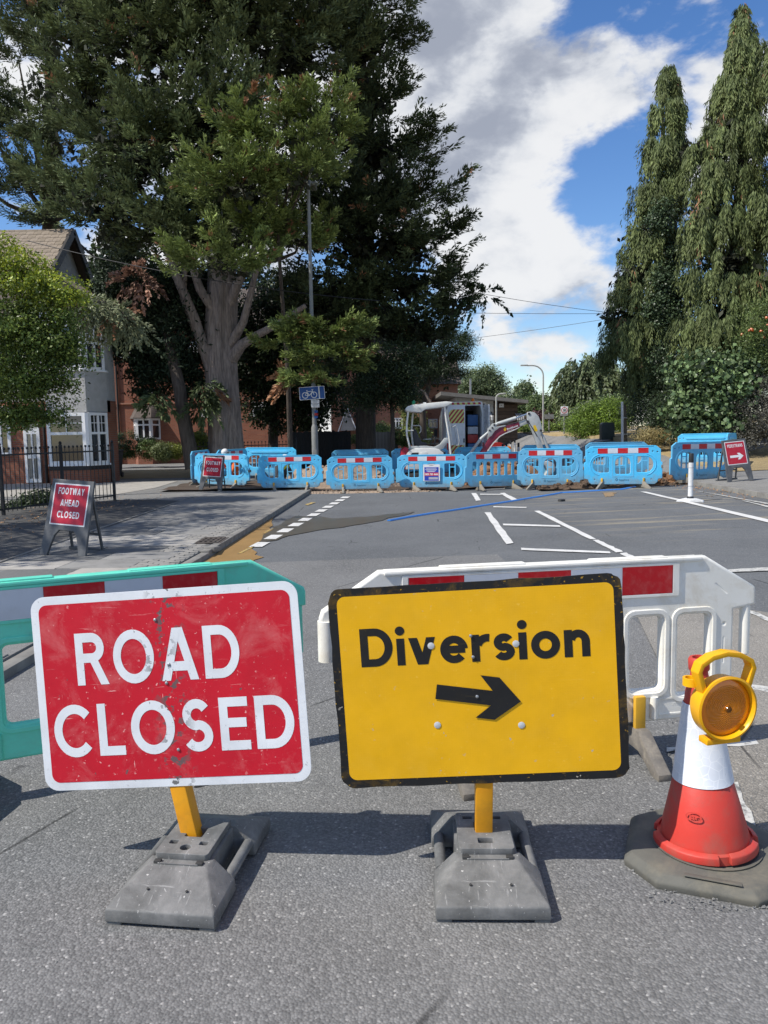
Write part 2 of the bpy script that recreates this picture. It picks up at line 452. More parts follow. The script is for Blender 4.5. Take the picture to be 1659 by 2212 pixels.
# ------------------------------------------------------------------ worn sign faces
def worn(name, base, under, chip=(0.10, 0.10, 0.10), rough=0.42, seed=0.0, amount=1.0, hexa=False, centre=True, spec=0.4):
    m, nt, b = nodes_of(name); k = NT(nt)
    v = k.coord('Object', loc=(seed, 0, seed * 0.7))
    n0 = k.noise(v, 5, 6, 0.6)
    c = k.mix(k.step(n0, 0.3, 0.75), base, tuple(min(1, x * 0.82) for x in base))
    if hexa:
        hx = k.voro(k.coord('Object', scale=(1, 1, 1)), 110, 'Distance', 'DISTANCE_TO_EDGE', 0.05)
        c = k.mix(k.math('MULTIPLY', k.step(hx, 0.14, 0.04), 0.10), c, tuple(min(1, x * 1.25 + 0.02) for x in base))
    # pale rub marks, long thin scratches in three directions
    s1 = k.step(k.noise(k.coord('Object', scale=(3.0, 1, 34.0), rot=(0, rad(4), 0), loc=(seed, 0, 0)), 2.6, 8, 0.68, 0.5), 0.635, 0.69)
    s2 = k.step(k.noise(k.coord('Object', scale=(50.0, 1, 4.0), rot=(0, rad(52), 0), loc=(0, 0, seed)), 1.3, 6, 0.66, 0.6), 0.67, 0.71)
    s3 = k.step(k.noise(k.coord('Object', scale=(40.0, 1, 4.0), rot=(0, rad(-66), 0), loc=(seed, 0, 1)), 1.6, 6, 0.66, 0.6), 0.685, 0.72)
    sp = k.step(k.noise(v, 60, 3, 0.5), 0.655, 0.69)
    gate = k.step(k.noise(v, 4.2, 4, 0.6), 0.36, 0.60)
    fac = k.math('MAXIMUM', k.math('MAXIMUM', s1, s2), k.math('MAXIMUM', s3, sp))
    fac = k.math('MULTIPLY', k.math('MULTIPLY', fac, gate), 0.8 * amount, True)
    c = k.mix(fac, c, under)
    haze_ = k.step(k.noise(v, 5, 9, 0.74, .5), 0.52, 0.82)
    c = k.mix(k.math('MULTIPLY', haze_, 0.34 * amount), c, under)
    # chips down to dark metal, thickest where the clips rub behind the middle
    ch = k.step(k.noise(v, 34, 4, 0.62), 0.655, 0.675)
    if centre:
        xs = k.sep(k.coord('Object'))[0]
        band = k.step(k.math('ABSOLUTE', k.math('ADD', xs, -0.01)), 0.085, 0.02)
        ch2 = k.step(k.noise(v, 26, 4, 0.62), 0.545, 0.565)
        ch = k.math('MAXIMUM', k.math('MULTIPLY', ch, k.step(k.noise(v, 6, 2), 0.58, 0.64)), k.math('MULTIPLY', ch2, band))
    else: ch = k.math('MULTIPLY', ch, k.step(k.noise(v, 6, 2), 0.52, 0.6))
    c = k.mix(k.math('MULTIPLY', ch, 0.9), c, chip)
    nt.links.new(c, b.inputs['Base Color'])
    k.put(b.inputs['Roughness'], k.ramp(k.noise(v, 12, 5), [(0.3, rough - 0.1), (0.7, rough + 0.15)]))
    b.inputs['Specular IOR Level'].default_value = spec
    k.bump(k.noise(v, 2.6, 3, 0.5), 0.25, 0.02, b)
    return m

SIGN_RED = worn('sign_red', (0.58, 0.012, 0.028), (0.85, 0.45, 0.42), seed=1.3, spec=0.3)
SIGN_WHITE = worn('sign_white', (0.80, 0.82, 0.84), (0.42, 0.42, 0.42), seed=2.1, amount=1.0)
SIGN_YELLOW = worn('sign_yellow', (0.90, 0.47, 0.004), (0.95, 0.62, 0.10), chip=(0.45, 0.4, 0.3), seed=5.2, amount=0.45, hexa=True, centre=False)
SIGN_BLACK = worn('sign_black', (0.012, 0.012, 0.013), (0.50, 0.28, 0.02), chip=(0.55, 0.5, 0.42), seed=3.7, amount=1.3, centre=False)
LETTER_BLACK = worn('letter_black', (0.013, 0.013, 0.014), (0.12, 0.09, 0.03), chip=(0.3, 0.2, 0.05), seed=7.7, amount=0.5, centre=False)
POST_YELLOW = mat('post_yellow', (0.80, 0.36, 0.012), (0.70, 0.28, 0.01), 5, 0.45, dirt=(0.25, 0.14, 0.03), dscale=9, damt=0.35)
GALV = mat('galvanised', (0.45, 0.46, 0.47), (0.34, 0.35, 0.36), 12, 0.4, metal=0.7)
def recycled():
    m, nt, b = nodes_of('recycled_plastic'); k = NT(nt); v = k.coord()
    c = k.ramp(k.noise(v, 6, 9, .68, .3), [(.3, (.085, .085, .082)), (.5, (.15, .15, .145)), (.72, (.25, .245, .235))])
    sc1 = k.step(k.noise(k.coord(scale=(60, 5, 20), rot=(0, 0, .5)), 1.3, 6, .65), .62, .68)
    sc2 = k.step(k.noise(k.coord(scale=(5, 50, 12), rot=(0, 0, -.3)), 1.5, 6, .65), .64, .70)
    c = k.mix(k.math('MULTIPLY', k.math('MAXIMUM', sc1, sc2), .55), c, (.36, .355, .345))
    sp = k.step(k.noise(v, 70, 2), .70, .72); c = k.mix(sp, c, (.45, .44, .42))
    nt.links.new(c, b.inputs['Base Color']); b.inputs['Roughness'].default_value = .62; b.inputs['Specular IOR Level'].default_value = .35
    k.bump(k.noise(v, 38, 8, .7), .45, .005, b); return m
BASE_GREY = recycled()
BLACK_RUB = mat('black_rubber', (0.028, 0.028, 0.028), (0.05, 0.05, 0.048), 9, 0.7, bump=0.3, bscale=60)

# ------------------------------------------------------------------ sign stands of the closure
def sign_base(parent, sockets):
    body = MB()
    for s in (-1, 1):       # the two wedge ends
        o, i = 0.340 * s, 0.115 * s
        def ringz(pts): return [(x, y, z) for x, y, z in pts]
        r0 = [(-.195, o, .016), (.195, o, .016), (.195, i, .016), (-.195, i, .016)]
        r1 = [(-.192, o * .99, .060), (.192, o * .99, .060), (.192, i, .060), (-.192, i, .060)]
        r2 = [(-.105, s * .165, .132), (.105, s * .165, .132), (.118, i, .132), (-.118, i, .132)]
        body.loft([r0, r1, r2])
        for sx in (-1, 1): body.box((sx * .165, s * .30, .0075), (.055, .07, .0148))
    body.box((0, 0, .070), (.222, .2296, .116))
    b = body.build('base', BASE_GREY, parent, bevel=0.006, seg=2)
    slot = MB().box((0, 0, 0), (.026, .020, .018)).mesh('slot_dark', bevel=.003)  # black block added for the dark of an open slot
    for sx in (-1, 1):
        link('slot_dark', slot, b, BLACK_RUB).location = (sx * .078, -.158, .1315)
        q = MB().lathe([(.0045, 0), (.0045, .004)], 8).mesh('hole_spot'); o = link('hole_spot', q, b, BLACK_RUB); o.location = (sx * .07, -.262, .094); o.rotation_euler.x = rad(22)  # black disc added for the dark inside a small hole
    lip = MB().box((0, -.166, .1335), (.15, .008, .006)).build('moulded_rib', BASE_GREY, b, bevel=.002)
    for sx in (-1, 1):
        link('carry_bar', MB().tube([(sx * .166, -.12, .062), (sx * .166, .12, .062)], .021, 12).mesh('carry_bar'), b, BASE_GREY)
    outer = rrect(-.098, -.135, .098, .125, .012)
    deck = link('deck_plate', sheet_mesh('deck_plate', outer, sockets, .011, .002, upright=False), b, BASE_GREY)
    deck.location.z = .1425
    return b

def closure_sign(name, label, root_xy, rz, pose, kind):
    t = thing(name, label, 'road sign', (root_xy[0], root_xy[1], 0), rz)
    inv = Matrix.Translation(t.location) @ Matrix.Rotation(rz, 4, 'Z'); inv = inv.inverted()
    x, y, z, ya, pi_, ro = pose
    pm = Matrix.Translation((x, y, z)) @ Matrix.Rotation(ya, 4, 'Z') @ Matrix.Rotation(pi_, 4, 'X') @ Matrix.Rotation(ro, 4, 'Y')
    W, Hh = .525, .375
    if kind == 'road':
        plate = link('plate', sheet_mesh('plate', rrect(-W, -Hh, W, Hh, .055, 7), (), .001, .0006), t, SIGN_WHITE)
        face = link('sign_face', sheet_mesh('sign_face', rrect(-W + .031, -Hh + .031, W - .031, Hh - .031, .032, 6)), plate, SIGN_RED); face.location.y = -.0026
        for body, wd, cx, cz in (('ROAD', .645, -.035, .128), ('CLOSED', .945, .003, -.146)):
            l = link('lettering', sign_text(body, .200, wd, w=.178, gap=.15), plate, SIGN_WHITE); l.location = (cx, -.0034, cz)
        for cx, cz in ((-.03, .262), (-.005, .02), (.02, -.235), (.01, .09)):
            bl = link('bolt', MB().lathe([(.006, 0), (.006, .003), (.003, .005)], 12, M=Matrix.Rotation(PI / 2, 3, 'X')).mesh('bolt'), plate, GALV); bl.location = (cx, -.003, cz)
    else:
        rng = random.Random(4)
        edge = [(px + rng.uniform(-.0022, .0022), pz + rng.uniform(-.0022, .0022)) for px, pz in sum([[(a[0] + (b_[0] - a[0]) * q / 12, a[1] + (b_[1] - a[1]) * q / 12) for q in range(12)] if math.hypot(b_[0] - a[0], b_[1] - a[1]) > .1 else [a] for a, b_ in (lambda L: list(zip(L, L[1:] + L[:1])))(rrect(-W, -Hh, W, Hh, .05, 6))], [])]
        plate = link('plate', sheet_mesh('plate', edge, (), .001, .0006), t, SIGN_BLACK)
        face = link('sign_face', sheet_mesh('sign_face', rrect(-W + .03, -Hh + .03, W - .03, Hh - .03, .03, 6)), plate, SIGN_YELLOW); face.location.y = -.0026
        l = link('lettering', sign_text('Diversion', .142, .825, w=.198, gap=.10), plate, LETTER_BLACK); l.location = (-.008, -.0034, .152)
        ar = [(-.155, -.027), (.048, -.027), (-.002, -.079), (.066, -.079), (.152, 0), (.066, .079), (-.002, .079), (.048, .027), (-.155, .027)]
        a = link('arrow', sheet_mesh('arrow', ar, (), .0006, .0002), plate, LETTER_BLACK); a.location = (-.002, -.0052, -.048); a.rotation_euler = (0, rad(9.5), 0)
        hole_disc = MB().lathe([(.0125, 0), (.0125, .0010), (.0112, .0015)], 16, M=Matrix.Rotation(PI / 2, 3, 'X')).mesh('hole_disc')  # pale disc added for the brightness seen through an open hole
        rivet = MB().lathe([(.006, 0), (.006, .002), (.003, .0042)], 10, M=Matrix.Rotation(PI / 2, 3, 'X')).mesh('rivet')
        for cx, cz in ((-.163, .148), (.142, .140), (-.158, -.148), (.146, -.162)):
            link('hole_disc', hole_disc, plate, MATS.get('hole_pale') or mat('hole_pale', (.62, .64, .65), (.45, .46, .47), 60, .4)).location = (cx, -.0036, cz)
        for cx, cz in ((-.018, .178), (-.014, .10), (-.008, -.047)):
            link('rivet', rivet, plate, GALV).location = (cx, -.0066, cz)
    plate.rotation_mode = 'YXZ'
    loc, q, _ = (inv @ pm).decompose()
    plate.location = loc; plate.rotation_euler = q.to_euler('YXZ')
    lm = inv @ pm
    # post: stands in the base, follows the plate's lean behind it
    foot = Vector((0, 0.02, .05)); top = lm @ Vector((0.0, .034, .30))
    low = lm @ Vector((0.0, .034, -.37))
    mb = MB(); hw = .032
    rings = []
    for p in (foot, low, top):
        rings.append([(p.x - hw, p.y - hw, p.z), (p.x + hw, p.y - hw, p.z), (p.x + hw, p.y + hw, p.z), (p.x - hw, p.y + hw, p.z)])
    mb.loft(rings).build('post', POST_YELLOW, t, bevel=.006)
    for cz in (.2, -.24):
        c = MB().box((0, .016, cz), (.5, .026, .03)).build('clip_rail', GALV, plate)
    if kind == 'road': sock = [rrect(-.036, -.02, .036, .052, .006, 2), rrect(-.075, -.074, -.04, -.044, .006, 2), rrect(.04, -.074, .075, -.044, .006, 2), circ(0, -.092, .022)]
    else: sock = [rrect(-.036, -.014, .036, .058, .006, 2), rrect(-.03, -.1, .03, -.06, .006, 2), rrect(-.075, .075, -.035, .1, .004, 2), rrect(.035, .075, .075, .1, .004, 2)]
    sign_base(t, sock)
    return t

closure_sign('road_closed_sign', 'scratched red ROAD CLOSED sign on a yellow post in a grey block', (-.735, 2.765), rad(-7.7),
             (-.828, 2.833, .702, rad(-6.2), rad(-4.6), rad(-4.0)), 'road')
closure_sign('diversion_sign', 'yellow Diversion sign with black arrow and worn black border', (.355, 2.765), rad(-2.0),
             (.332, 2.712, .740, rad(-3.7), rad(-.8), rad(-3.0)), 'div')
# ------------------------------------------------------------------ traffic cone with hazard lamp
CONE_RED = mat('cone_red', (0.60, 0.045, 0.030), (0.50, 0.05, 0.035), 6, 0.52, dirt=(0.30, 0.11, 0.08), dscale=7, damt=0.7, bump=.2, bscale=30)
MAT_RUB = mat('cone_mat_rubber', (0.13, 0.125, 0.105), (0.085, 0.085, 0.075), 6, 0.75, dirt=(0.24, 0.21, 0.15), dscale=4, damt=0.7, bump=.4, bscale=60)
def sleeve_mat():
    m, nt, b = nodes_of('reflective_sleeve'); k = NT(nt); v = k.coord()
    hx = k.voro(v, 30, 'Distance', 'DISTANCE_TO_EDGE', .75)
    c = k.mix(k.step(hx, .05, .02), k.mix(k.step(k.noise(v, 9, 4), .35, .7), (.70, .73, .78), (.60, .63, .68)), (.74, .76, .79))
    st = k.step(k.noise(k.coord(scale=(30, 30, 4)), 1.2, 6, .65), .58, .75)
    c = k.mix(k.math('MULTIPLY', st, .75), c, (.36, .32, .29))
    nt.links.new(c, b.inputs['Base Color']); b.inputs['Roughness'].default_value = .35
    k.bump(k.noise(v, 14, 3), .25, .004, b); return m
SLEEVE = sleeve_mat()

def traffic_cone():
    t = thing('traffic_cone', 'tall red and white traffic cone standing on an octagonal rubber mat', 'traffic cone', (1.215, 2.81, 0), rad(-22))
    def octo(a, ch, z): return [(a - ch, -a, z), (a, -a + ch, z), (a, a - ch, z), (a - ch, a, z), (-a + ch, a, z), (-a, a - ch, z), (-a, -a + ch, z), (-a + ch, -a, z)]
    mb = MB().loft([octo(.285, .12, 0), octo(.288, .12, .028), octo(.262, .11, .052), octo(.20, .09, .060)])
    m_ = mb.build('mat', MAT_RUB, t, bevel=.007)
    MB().lathe([(.196, .058), (.200, .066), (.185, .066), (.182, .058)], 40, cap=False).build('socket_rim', MAT_RUB, m_)
    MB().box((.02, -.245, .0565), (.19, .038, .004), M=Matrix.Rotation(rad(-12), 3, 'X')).build('moulded_panel', MAT_RUB, m_, bevel=.0015)
    prof = [(.172, .062), (.172, .095), (.160, .100), (.150, .15), (.106, .325), (.100, .330), (.052, .66), (.034, .715), (.031, .735), (.038, .745), (.038, .782), (.033, .79), (.023, .79), (.021, .73)]
    b = MB().lathe(prof, 44, cap=False).build('cone_body', CONE_RED, t); b.rotation_euler = (0, rad(-3), 0)
    for a0, a1 in ((-170, -75), (-62, -8), (5, 80), (95, 170)):   # locking tabs round the foot
        mb = MB(); n = 8; rings = []
        for i in range(n + 1):
            a = rad(a0 + (a1 - a0) * i / n); c, s = math.cos(a), math.sin(a)
            rings.append([(.168 * c, .168 * s, .070), (.190 * c, .190 * s, .070), (.188 * c, .188 * s, .098), (.168 * c, .168 * s, .108)])
        mb.loft(rings).build('locking_tab', CONE_RED, b, bevel=.004)
    MB().lathe([(.1105, .322), (.1095, .324), (.0645, .615), (.061, .618)], 44, cap=False).build('sleeve', SLEEVE, b)
    oval = sheet_mesh('badge', circ(0, 0, .017, 20, 1.7), [circ(0, 0, .0145, 20, 1.75)], .0008, .0004)
    bd = link('badge', oval, b, CONE_RED); bd.location = (-.035, -.1365, .225); bd.rotation_euler = (rad(-14.1), 0, rad(-14.4))
    tx = link('badge_lettering', text_mesh('JSP', .016, .036, bold=.02, depth=.0008), bd, CONE_RED); tx.location = (0, -.0006, 0)
    # lamp hooked on the cone
    L = thing('hazard_lamp', 'round amber hazard lamp with yellow handle hung on the cone', 'hazard lamp', (1.18, 2.62, .672), rad(13))
    Y = mat('lamp_yellow', (.86, .44, .005), (.80, .38, .004), 5, .38, dirt=(.5, .25, .02), dscale=8, damt=.3)
    RX = Matrix.Rotation(PI / 2, 3, 'X')       # lathe axis z -> -y (towards the viewer)
    case = MB().lathe([(.030, -.060), (.095, -.052), (.108, -.030), (.113, .018), (.116, .030), (.108, .033), (.103, .026), (.102, .008)], 48, M=RX, cap=False).build('case', Y, L)
    # handle: square-section arch
    pts = [(-.086, .062), (-.108, .135), (-.098, .160), (-.055, .184), (0, .193), (.055, .184), (.098, .160), (.108, .135), (.086, .062)]
    mb = MB()
    rings = []
    for i, p in enumerate(pts):
        q0, q1 = pts[max(0, i - 1)], pts[min(len(pts) - 1, i + 1)]
        d = Vector((q1[0] - q0[0], q1[1] - q0[1])).normalized(); n = Vector((-d.y, d.x)) * .009
        rings.append([(p[0] + n.x, -.022, p[1] + n.y), (p[0] + n.x, .022, p[1] + n.y), (p[0] - n.x, .022, p[1] - n.y), (p[0] - n.x, -.022, p[1] - n.y)])
    mb.loft(rings).build('handle', Y, L, bevel=.003)
    MB().box((0, .012, -.122), (.135, .05, .022)).build('bracket', Y, L, bevel=.004)
    MB().lathe([(.028, -.014), (.028, .014), (.020, .014), (.020, -.014)], 18, c=(-.098, .045, .085), cap=False).build('hook', Y, L)
    m, nt, b_ = nodes_of('amber_lens'); k = NT(nt)
    sx, sy, sz = k.sep(k.coord())
    rr = k.math('SQRT', k.math('ADD', k.math('MULTIPLY', sx, sx), k.math('MULTIPLY', sz, sz)))
    w = k.math('SINE', k.math('MULTIPLY', rr, 900.0)); w2 = k.math('SINE', k.math('MULTIPLY', sx, 620.0))
    top = k.step(sz, -.005, .005)
    hgt = k.math('ADD', k.math('MULTIPLY', w, top), k.math('MULTIPLY', k.math('MULTIPLY', w, w2), k.math('SUBTRACT', 1.0, top)))
    inner = k.step(rr, .082, .078)
    k.bump(k.math('MULTIPLY', hgt, inner), .8, .003, b_)
    b_.inputs['Base Color'].default_value = (.95, .27, .004, 1); b_.inputs['Roughness'].default_value = .16
    b_.inputs['Transmission Weight'].default_value = .12; b_.inputs['Coat Weight'].default_value = .5
    lens = MB().lathe([(.104, .006), (.100, .012), (.082, .017), (.06, .021), (.03, .024), (.0004, .025)], 56, M=RX, cap=False).build('lens', m, L)
    MB().lathe([(.100, -.02), (.06, -.04), (.0004, -.046)], 30, M=RX, cap=False).build('reflector', mat('reflector', (.75, .42, .08), None, 8, .25, metal=.6), L)
    MB().lathe([(.010, .0), (.012, .006), (.010, .010), (.0004, .011)], 16, c=(0, -.026, 0), M=RX, cap=False).build('bulb', mat('bulb_dark', (.16, .06, .01), None, 30, .2), lens)
traffic_cone()

# ------------------------------------------------------------------ plastic pedestrian barriers in the foreground
RED_FILM = mat('red_film', (.52, .008, .016), (.45, .008, .015), 4, .34, dirt=(.6, .25, .22), dscale=14, damt=.25)
WHITE_FILM = mat('white_film', (.60, .64, .70), (.54, .57, .62), 4, .34, dirt=(.42, .42, .42), dscale=6, damt=.4)
WHITE_PL = mat('white_plastic', (.90, .88, .81), (.83, .80, .71), 4, .42, dirt=(.56, .47, .33), dscale=7, damt=.5, bump=.08, bscale=16)
GREEN_PL = mat('green_plastic', (.16, .74, .55), (.13, .66, .48), 3, .38, dirt=(.18, .48, .36), dscale=8, damt=.5, bump=.08, bscale=16)
FOOT_RUB = mat('barrier_foot_rubber', (.20, .18, .155), (.12, .11, .10), 9, .75, dirt=(.33, .29, .23), dscale=14, damt=.7, bump=.5, bscale=40)
FOOT_YEL = mat('foot_yellow', (.70, .40, .03), (.62, .34, .03), 9, .5, dirt=(.4, .27, .08), dscale=10, damt=.5)

def chapter_barrier(name, label, loc, rz, main, half=.97, slope=.33):
    """moulded barrier 1 m high: chamfered ends, reflective board, tall windows, hinge lugs, two swivelling feet"""
    t = thing(name, label, 'barrier', loc, rz)
    hx = half
    out = [(-hx - .12, .80), (-hx - .12, .76), (-hx, .74), (-hx, .40), (-hx + .03, .24), (-hx + .08, .20), (hx - .08, .20), (hx - .03, .24), (hx, .40), (hx, .745), (hx + .12, .765), (hx + .12, .825), (hx + .115, .84), (hx - slope + .18, 1.0), (-hx + slope - .18, 1.0), (-hx - .11, .83)]
    holes = []
    WX = [-.765 + .255 * i for i in range(7)] if main is WHITE_PL else (-.60, -.20, .20, .60)
    ww = .098 if main is WHITE_PL else .155
    for cx in WX:
        holes.append(rrect(cx - ww, .335 if abs(cx) < .7 else .30, cx + ww, .735, .04, 4))
    holes += [circ(-hx + .16, .895, .030, 14, 1.3)]
    for sx in (-1, 1):
        holes.append(rrect(sx * (hx - .040) - .007, .46, sx * (hx - .040) + .007, .60, .006, 3))
        holes.append(circ(sx * (hx - .040), .665, .014)); holes.append(circ(sx * (hx - .040), .385, .013))
    if main is WHITE_PL: holes.append([(hx - .10, .872), (hx - .09, .878), (hx - .02, .822), (hx - .028, .814)])
    p = link('panel', sheet_mesh('panel', out, holes, .014, .014, res=2), t, main)
    mb = MB().box((0, 0, 1.002), (2 * hx - .34, .078, .022)); mb.box((-.32, 0, 1.012), (.42, .06, .020)); mb.box((.42, 0, 1.011), (.40, .06, .018))
    mb.build('top_rail', main, p, bevel=.009)
    fr = []
    for cx in WX:    # raised lip round every window
        zb = .335 if abs(cx) < .7 else .30
        o_, i_ = rrect(cx - ww - .020, zb - .020, cx + ww + .020, .756, .055, 4), rrect(cx - ww - .004, zb - .004, cx + ww + .004, .739, .044, 4)
        lip = link('window_lip', sheet_mesh('window_lip', o_, [i_], .031, .004, res=1), p, main)
    n = 5; bw = 1.325 / n
    for i in range(n):
        q = link('reflective_panel', MB().box((0, 0, 0), (bw - .001, .003, .138)).mesh('reflective_panel'), t, RED_FILM if i % 2 == 0 else WHITE_FILM)
        q.location = (-.685 + bw * (i + .5), -.0345, .908)
    link('board_frame', sheet_mesh('board_frame', rrect(-.715, .825, .675, .988, .006, 2), [rrect(-.690, .836, .645, .980, .003, 2)], .033, .003, res=1), p, main)
    for sx in (-1, 1):          # hinge pin and socket
        if sx > 0: MB().tube([(hx + .092, 0, .80), (hx + .092, 0, .50), (hx + .092, 0, .485)], [.026, .026, .012], 12).build('hinge_pin', main, t)
        else: MB().lathe([(.042, .60), (.042, .79), (.028, .79), (.028, .60)], 16, c=(-hx - .10, 0, 0), cap=False).build('hinge_socket', main, t)
        fx = sx * .47
        MB().box((fx, -.047, .245), (.056, .03, .17)).build('foot_peg', FOOT_YEL, t, bevel=.008)
        for g in (-.085, .085):
            MB().tube([(fx + g, -.030, .205), (fx + g, -.030, .315)], .021, 10).build('moulded_rib', main, p)
        mb = MB()
        mb.prism([(-.30, 0), (-.24, 0), (-.10, .07), (.10, .07), (.24, 0), (.30, 0), (.30, .035), (.10, .17), (-.10, .17), (-.30, .035)], fx - .034, fx + .034, 'yz')
        f = mb.build('foot', FOOT_RUB, t, bevel=.01)
    pl = link('makers_plate', sheet_mesh('makers_plate', rrect(.58, .215, .80, .305, .012, 3), [rrect(.588, .223, .792, .297, .008, 3)], .029, .002, res=1), p, main)
    tx = link('moulded_lettering', text_mesh('melba', .024, .10, depth=.001), pl, main); tx.location = (.71, -.0275, .272)
    return t
_a, _b = Vector((-.11, 3.52)), Vector((1.63, 3.81))
_c = (_a + _b) / 2
wb = chapter_barrier('white_barrier', 'white plastic barrier with red and white reflective board behind the diversion sign', (_c.x + .02, _c.y, 0), math.atan2(.29, 1.74), WHITE_PL)
_d = Vector((1.07, .48)).normalized()
gc = Vector((-.67, 3.9)) - _d * .84
gb = chapter_barrier('green_barrier', 'turquoise green plastic barrier behind the road closed sign', (gc.x, gc.y, 0), math.atan2(.48, 1.07), GREEN_PL)
# ------------------------------------------------------------------ ground, road, pavements
def asphalt(name, dark, light, stone, scale=150.0, patch=0.35, stain=None, bump=0.55):
    m, nt, b = nodes_of(name); k = NT(nt); v = k.coord()
    cell = k.voro(v, scale, 'Color'); cs = k.sep(cell)[0]
    c = k.ramp(cs, [(0.0, dark), (0.55, tuple((a + d) / 2 for a, d in zip(dark, light))), (0.86, light), (0.965, light), (1.0, stone)])
    ed = k.step(k.voro(v, scale, 'Distance'), .25, .75)
    c = k.mix(k.math('MULTIPLY', ed, .45), c, dark)
    big = k.step(k.noise(v, .55, 7, .62, .3), .34, .68)
    c = k.mix(k.math('MULTIPLY', big, patch), c, tuple(x * 1.45 for x in light))
    mid = k.step(k.noise(v, 7, 5, .6), .55, .75)
    c = k.mix(k.math('MULTIPLY', mid, .30), c, tuple(x * .8 for x in dark))
    cr = k.step(k.voro(k.coord(scale=(.6, .35, 1)), 1.0, 'Distance', 'DISTANCE_TO_EDGE'), .006, .002)
    cr = k.math('MULTIPLY', cr, k.step(k.noise(v, .8, 3), .55, .6))
    c = k.mix(k.math('MULTIPLY', cr, .7), c, (.02, .02, .02))
    st = k.step(k.noise(k.coord(scale=(1.6, .35, 1)), 1.1, 6, .6, .3), .56, .74)      # tyre-polished bands
    c = k.mix(k.math('MULTIPLY', st, .22), c, tuple(x * .75 for x in dark))
    oil = k.step(k.noise(v, 2.3, 3, .5), .715, .76); c = k.mix(k.math('MULTIPLY', oil, .5), c, (.035, .035, .036))
    if stain:                       # dried mud dragged by wheels
        s = k.step(k.noise(k.coord(scale=(.30, 2.6, 1), rot=(0, 0, rad(16))), 1.3, 7, .68, .5), .52, .66)
        xs, ys, zs = k.sep(v)
        g = k.math('MULTIPLY', k.step(xs, 2.6, 4.2), k.math('MULTIPLY', k.step(ys, 10.5, 12.5), k.step(ys, 21.5, 20)))
        c = k.mix(k.math('MULTIPLY', k.math('MULTIPLY', s, g), .75), c, stain)
    nt.links.new(c, b.inputs['Base Color'])
    b.inputs['Roughness'].default_value = .88; b.inputs['Specular IOR Level'].default_value = .25
    k.bump(k.math('SUBTRACT', 1.0, k.voro(v, scale, 'Distance')), bump, .006, b)
    return m

ROAD_OLD = asphalt('asphalt_road', (.082, .086, .090), (.150, .155, .158), (.30, .30, .29), 105, .30, stain=(.34, .29, .20))
ROAD_NEW = asphalt('asphalt_patch', (.098, .098, .096), (.212, .210, .204), (.42, .41, .39), 110, .28)
ROAD_GRIT = asphalt('asphalt_gritty', (.135, .128, .115), (.27, .25, .22), (.46, .44, .40), 110, .40, bump=.8)
FOOT_TAR = asphalt('footway_tarmac', (.13, .127, .121), (.23, .225, .213), (.36, .35, .33), 150, .35)
DARK_TAR = asphalt('footway_dark_tarmac', (.060, .058, .055), (.105, .102, .096), (.2, .19, .18), 150, .35)

def dry_grass(name='dry_grass'):
    m, nt, b = nodes_of(name); k = NT(nt); v = k.coord()
    n = k.noise(v, 1.2, 8, .65, .4)
    c = k.ramp(n, [(.25, (.20, .15, .075)), (.45, (.36, .27, .13)), (.62, (.44, .34, .18)), (.78, (.17, .17, .06))])
    c = k.mix(k.step(k.noise(v, 60, 4), .4, .75), c, (.22, .16, .08))
    nt.links.new(c, b.inputs['Base Color']); b.inputs['Roughness'].default_value = .95
    k.bump(k.noise(v, 70, 5, .7), .9, .03, b); return m
DRY = dry_grass()
EARTH = mat('earth', (.13, .10, .07), (.20, .15, .10), 1.5, .95, bump=.7, bscale=12, bdist=.04)

def struct(name, me, m):
    o = link(name, me, None, m); o['kind'] = 'structure'; return o

def grid(name, xs, ys, zf, m):
    nx, ny = len(xs), len(ys)
    vs = [(x, y, zf(x, y)) for y in ys for x in xs]
    fs = [[j * nx + i, j * nx + i + 1, (j + 1) * nx + i + 1, (j + 1) * nx + i] for j in range(ny - 1) for i in range(nx - 1)]
    me = bpy.data.meshes.new(name); me.from_pydata(vs, [], fs); me.update()
    return struct(name, me, m)

def lin(a, b, n): return [a + (b - a) * i / (n - 1) for i in range(n)]

grid('ground', lin(-700, 700, 3), lin(-100, 1500, 3), lambda x, y: -.10, DRY)
grid('road', lin(-16, 2, 7) + lin(3, 30, 10), lin(-6, 22, 8) + lin(40, 230, 6), lambda x, y: zr(x) - .0, ROAD_OLD)

def smooth(t): t = max(0.0, min(1.0, t)); return t * t * (3 - 2 * t)

def flat_poly(name, pts, m, dz, zf=zr):
    me = bpy.data.meshes.new(name); bm = bmesh.new()
    vs = [bm.verts.new((p[0], p[1], (zf(p[0]) if zf else 0) + dz)) for p in pts]
    f = bm.faces.new(vs); bmesh.ops.recalc_face_normals(bm, faces=[f])
    if f.normal.z < 0: f.normal_flip()
    bmesh.ops.triangulate(bm, faces=bm.faces)
    bm.to_mesh(me); bm.free(); return me

